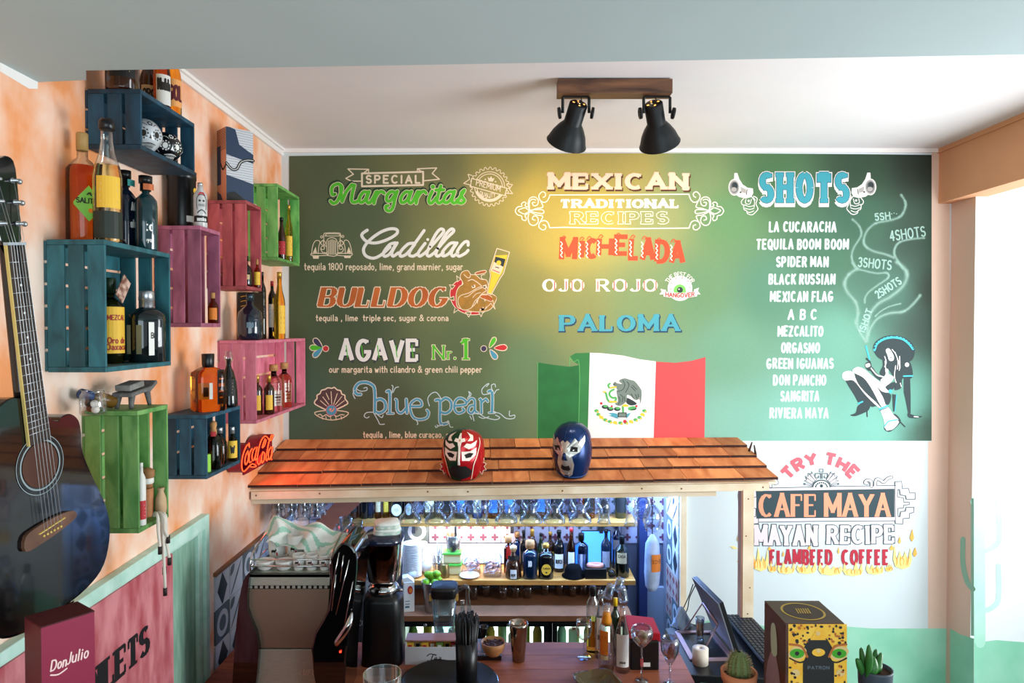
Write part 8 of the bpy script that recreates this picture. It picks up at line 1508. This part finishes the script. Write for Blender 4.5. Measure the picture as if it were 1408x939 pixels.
rg = thing('blue_cloth', V((P(938, 860, 2.95).x, 3.02, DZ)), 'crumpled pale blue cloth behind the till', 'cloth'); c_ = V((P(937, 860, 3.02).x, 3.02, DZ)); vs = []; fs = []; n = 26; m = 14; rg_ = random.Random(6)
for j in range(m + 1):
    for i in range(n): a = 2 * pi * i / n; v = j / m; r = (.034 * (1 - v) ** .6 + .004) * (1 + .25 * sin(3 * a + 5 * v) + .12 * sin(7 * a - 8 * v)); vs.append(c_ + V((r * cos(a), r * sin(a), .09 * v + .004 * sin(5 * a))))
MB().add(vs, [(j * n + i, j * n + (i + 1) % n, (j + 1) * n + (i + 1) % n, (j + 1) * n + i) for j in range(m) for i in range(n)] + [tuple(m * n + i for i in range(n))], 0, True).build('cloth', mat('cloth_blue', '9ab4d0', .9), rg)
cb_ = thing('power_cable', V((P(945, 860, 2.98).x, 2.98, DZ)), 'black cables running from the screen down behind the cloth', 'cable')
for pts in (((956, 805, 2.99), (948, 822, 3.0), (945, 838, 3.02), (936, 858, 3.04), (942, 866, 3.0), (952, 868, 2.98), (978, 868, 3.0)), ((953, 803, 2.99), (947, 820, 3.0), (936, 845, 3.06), (930, 866, 3.04)), ((960, 862, 3.03), (950, 858, 3.03), (948, 866, 3.02), (956, 869, 3.0))): MB().tube(crom([P(*q) for q in pts], 5), .0022, 6).build('cable', blk, cb_)
kb = thing('keyboard', V((1.01, 2.87, DZ)), 'black computer keyboard tilted on the desk beside the post', 'keyboard'); k0, k1, k2, k3 = PZ(1002, 857, DZ + .01), PZ(1033, 856, DZ + .01), PZ(1061, 906, DZ + .045), PZ(1038, 911, DZ + .045)
k2 = V((1.085, 2.58, DZ + .04)); k3 = V((.965, 2.60, DZ + .04)); k1 = V((1.09, 3.10, DZ + .010)); k0 = V((.975, 3.10, DZ + .010))
kn = (k1 - k0).cross(k3 - k0).normalized(); kn = kn if kn.z > 0 else -kn
MB().add([k0, k1, k2, k3] + [q + kn * .012 for q in (k0, k1, k2, k3)], [(0, 1, 2, 3), (4, 7, 6, 5), (0, 4, 5, 1), (1, 5, 6, 2), (2, 6, 7, 3), (3, 7, 4, 0)]).build('keyboard_case', blk, kb, bev=.002); key_me = None
keym = mat('key_black', '1d1f22', .45)
for i in range(18):
    for j in range(6):
        u0, u1 = .02 + i * .0535, .02 + i * .0535 + .046; v0, v1 = .05 + j * .150, .05 + j * .150 + .128; f = lambda v, u: k0.lerp(k1, v).lerp(k3.lerp(k2, v), u)
        q = [f(v0, u0), f(v1, u0), f(v1, u1), f(v0, u1)]; c_ = sum(q, V((0, 0, 0))) / 4; q2 = [k.lerp(c_, .14) for k in q]
        MB().add([k + kn * .0122 for k in q] + [k + kn * .018 for k in q2], [(4, 7, 6, 5), (0, 4, 5, 1), (1, 5, 6, 2), (2, 6, 7, 3), (3, 7, 4, 0)]).build('key', keym, kb)
# ================================================================ FRONT BAR: boxes, cacti, glass
db = thing('gift_box', V((-.95, 1.4, FBZ)), 'dark red gift box with white script lettering in the lower left corner', 'box'); cn = V((-.939, 1.35, FBZ)); an = radians(53.6); HB = H - .595 - FBZ; wine = mat('box_wine', '8a2440', .45); wtop = mat('box_wine_dark', '4a1018', .5)
rbox(MB(), cn, an, .099, .084, HB - .002).build('box_body', [wine], db, bev=.0015); rbox(MB(), cn + V((0, 0, HB - .0015)), an, .099, .084, .002).build('box_top', wtop, db)
f_ = V((cos(an), sin(an), 0)); l_ = V((-sin(an), cos(an), 0)); nf = V((sin(an), -cos(an), 0)); rbox(MB(), cn - f_ * .0006, an, .0005, .084, HB - .002).build('box_side', mat('box_wine_side', '5c1a24', .5), db)
p = Paint(lambda u, v, h: cn + f_ * u + V((0, 0, v)) + nf * (.0006 + .0003 * h)); zc = P(90, 905, 1.40).z - FBZ
letter(p, 'Don', .016, .043, zc - .008, zc + .012, .0030, 1, 0, gap=.3, slant=.15); letter(p, 'Julio', .044, .084, zc - .006, zc + .016, .0030, 1, 0, gap=.3, slant=.15); p.line(c2([(.016, zc - .016), (.03, zc - .020), (.045, zc - .014)], 4), .003, 1); p.build('lettering', mat('ink_blush', 'f0c8c4', .5), db)
jb = thing('gift_box', V((.615, 1.43, FBZ)), 'brown gift box with a jaguar face printed on its front', 'box'); jx0, jx1, jy0, jy1 = .5546, .6745, 1.374, 1.490; JH = P(1120, 857, 1.374).z - FBZ; jw = mat('box_brown', '4a2418', .4, var=.3, scale=25)
MB().box(jx0, jx1, jy0, jy1, FBZ, FBZ + JH).build('box_body', jw, jb, bev=.001)
J = lambda x, y, h: P(x, y, jy0 - .0004 * h); p = Paint(J); jy_ = mat('jaguar_yellow', 'e8a81c', .4, col2='f0c040', scale=40); jms = [jy_, mat('jaguar_black', '14100c', .4), mat('jaguar_green', '3f9a1c', .3), mat('jaguar_cream', 'd8b878', .4), mat('jaguar_brown', 'b0601c', .4)]
p.poly([(1084, 858), (1164.5, 858), (1164.5, 1010), (1084, 1010)], 1, 0); p.poly([(1112, 878), (1137, 878), (1146, 893), (1138, 903), (1112, 903), (1104, 893)], 2, 1); p.poly([(1125, 862), (1136, 880), (1114, 880)], 2.6, 0); p.disc(1125, 871, 3, 3.2, 3)
p.poly([(1108, 903), (1141, 903), (1147, 912), (1147, 1010), (1104, 1010), (1104, 912)], 2.4, 1); p.disc(1125.5, 897, 9, 3, 0, 16, 5.5); p.disc(1125.5, 894.5, 3, 3.5, 3)
for sg_ in (-1, 1):
    cx = 1125 + sg_ * 29; p.poly(c2([(cx - 12, 899), (cx - 4, 889), (cx + 9, 890), (cx + 13, 897), (cx + 4, 907), (cx - 8, 906)], 3, True), 2, 3); p.disc(cx, 898.5, 10, 3, 2, 18, 6.5); p.disc(cx, 898.5, 3, 3.6, 1, 12, 3); p.line(c2([(cx - 14 * sg_, 903), (cx - 6 * sg_, 889), (cx + 10 * sg_, 886)], 4), 3, 3.2, 4); p.line(c2([(cx - 15 * sg_, 906), (cx - 4 * sg_, 911), (cx + 10 * sg_, 905)], 4), 2, 3.2, 1)
rj = random.Random(9)
for k in range(130):
    x, y = rj.uniform(1086, 1163), rj.choice([rj.uniform(860, 886), rj.uniform(909, 1000)])
    if abs(x - 1125) > 14 or (y < 866): p.disc(x, y, rj.uniform(1.2, 2.8), 3.8, rj.choice([1, 1, 4]), 7, rj.uniform(1.2, 2.2))
for x, y in ((1094, 925), (1156, 925)): p.disc(x, y, 6, 2, 3, 12, 5)
letter(p, 'PATRON', 1111, 1140, 920, 916, .9, 4, 5, gap=.35); p.build('jaguar_print', jms + [mat('ink_pewter', '5c6670', .4)], jb)
p = Paint(lambda x, y, h: V((x, y, FBZ + JH + .0005 * h))); cx, cy = (jx0 + jx1) / 2, (jy0 + jy1) / 2; p.line([(cx + .042 * cos(t), cy + .042 * sin(t)) for t in [2 * pi * i / 32 for i in range(33)]], .0045, 1, 0, cap=False); p.disc(cx, cy, .038, 1, 1, 28)
for k in range(6): p.line([(cx - .014 + k * .005, cy - .012), (cx - .010 + k * .005, cy + .012)], .0025, 2.5, 0)
p.build('gold_seal', [mat('gold_print', 'b8922c', .4), mat('box_brown_dark', '3a1a12', .5)], jb)
p = Paint(lambda y, z, h: V((jx0 - .0006 - .0003 * h, y, z))); p.poly(c2([(jy0 + .02, FBZ), (jy1 - .02, FBZ), (jy1 - .015, FBZ + .12), (jy0 + .06, FBZ + .19), (jy0 + .02, FBZ + .13)], 3, True), 1, 0); p.poly(c2([(jy0 + .04, FBZ + .19), (jy0 + .07, FBZ + .18), (jy0 + .075, FBZ + .235), (jy0 + .05, FBZ + .245)], 3, True), 1, 1); p.build('side_print', [mat('print_mauve', '8c7078', .5), mat('print_mint', 'a8b8a0', .5)], jb)
# cactus in a terracotta pot
c_ = V(((1019 - CX) * 1.48 / F, 1.48, FBZ)); cp = thing('potted_cactus', c_, 'small round cactus in a terracotta pot', 'potted cactus'); zr = P(1018, 929, 1.46).z - FBZ; terr = mat('terracotta', 'b8704c', .8)
MB().lathe([(0, 0), (.028, 0), (.034, zr - .02), (.037, zr - .02), (.039, zr), (.034, zr), (.032, zr - .012), (0, zr - .012)], c_, 28).build('pot', terr, cp); MB().lathe([(0, zr - .010), (.0325, zr - .010), (.0325, zr - .0115), (0, zr - .0115)], c_, 20).build('soil', mat('soil', '4a2c1e', .9), cp)
mb = MB(); n, m = 48, 14; vs = []; zt = P(1018, 896, 1.48).z - FBZ - zr + .012
for j in range(m + 1):
    for i in range(n): a = 2 * pi * i / n; v = j / m; r = .021 * sqrt(max(0, 1 - max(0, (v - .35) / .66) ** 2.2)) * (1 + .12 * cos(12 * a)); vs.append(c_ + V((r * cos(a), r * sin(a), zr - .012 + zt * v)))
mb.add(vs, [(j * n + i, j * n + (i + 1) % n, (j + 1) * n + (i + 1) % n, (j + 1) * n + i) for j in range(m) for i in range(n)], 0, True); mb.build('cactus_body', mat('cactus_olive', '5c6a3c', .7), cp); mb = MB(); rs_ = random.Random(12)
for i in range(12):
    for j in range(2, 13):
        q = c_ + (vs[j * n + i * 4] - c_); d = V((cos(2 * pi * i / 12), sin(2 * pi * i / 12), .2))
        for t in range(3): mb.tube([q, q + (d + V((rs_.uniform(-.6, .6), rs_.uniform(-.6, .6), rs_.uniform(-.4, .6)))) * .006], [.0004, .0002], 3)
mb.build('spines', mat('spine', 'a89868', .6), cp, kind='stuff')
# succulent in a dark pot
c_ = V(((1208 - CX) * 1.40 / F, 1.40, FBZ)); sp = thing('potted_succulent', c_, 'green pointed succulent leaning out of a dark pot', 'potted plant'); zr = P(1205, 925, 1.38).z - FBZ
MB().lathe([(0, 0), (.026, 0), (.033, zr - .004), (.034, zr), (.031, zr), (.030, zr - .01), (0, zr - .01)], c_, 26).build('pot', mat('pot_slate', '3c4652', .5), sp); MB().lathe([(0, zr - .008), (.0305, zr - .008), (.0305, zr - .0095), (0, zr - .0095)], c_, 20).build('soil', mat('soil', '4a2c1e', .9), sp)
leafm = mat('succulent_leaf', '2f6a2a', .45, var=.2, scale=40)
for k, (bx_, tx, ty, w) in enumerate(((1197, 1195, 886, 9), (1192, 1184, 890, 9), (1200, 1205, 892, 8), (1204, 1212, 897, 8), (1190, 1178, 905, 9), (1198, 1190, 900, 12), (1203, 1200, 902, 12), (1207, 1210, 908, 9), (1192, 1186, 912, 9))):
    Yk = 1.385 + .010 * (k % 3); a_ = V(((bx_ - CX) * Yk / F, Yk, FBZ + zr - .009)); b_ = P(tx, ty, Yk + .012 * ((k % 4) - 1.5)); m_ = a_.lerp(b_, .5) + V((0, -.004, .0)); MB().tube(crom([a_, m_, b_], 5), [.25 * w * .0018 + .001] + [w * .00078 * sin(pi * (.18 + .74 * i / 9)) + .0006 for i in range(9)] + [.0004], 8, r2=None).build('leaf', leafm, sp)
# big glass at the lower edge and the brown-red frame of the table
c_ = V(((524 - CX) * 1.42 / F, 1.42, FBZ)); zr = P(524, 926, 1.42).z - FBZ; gl_ = thing('drinking_glass', c_, 'glass whose rim just enters the picture at the bottom', 'glass'); MB().lathe([(0, 0), (.030, 0), (.032, .004), (.040, zr), (.0385, zr), (.030, .008), (0, .008)], c_, 32).build('glass_body', tg_, gl_); MB().tube([c_ + V((.0392 * cos(t), .0392 * sin(t), zr)) for t in [2 * pi * i / 40 for i in range(40)]], .0012, 6, closed=True).build('rim', thin_glass('glass_rim', (.9, .97, 1), 1.4), gl_)
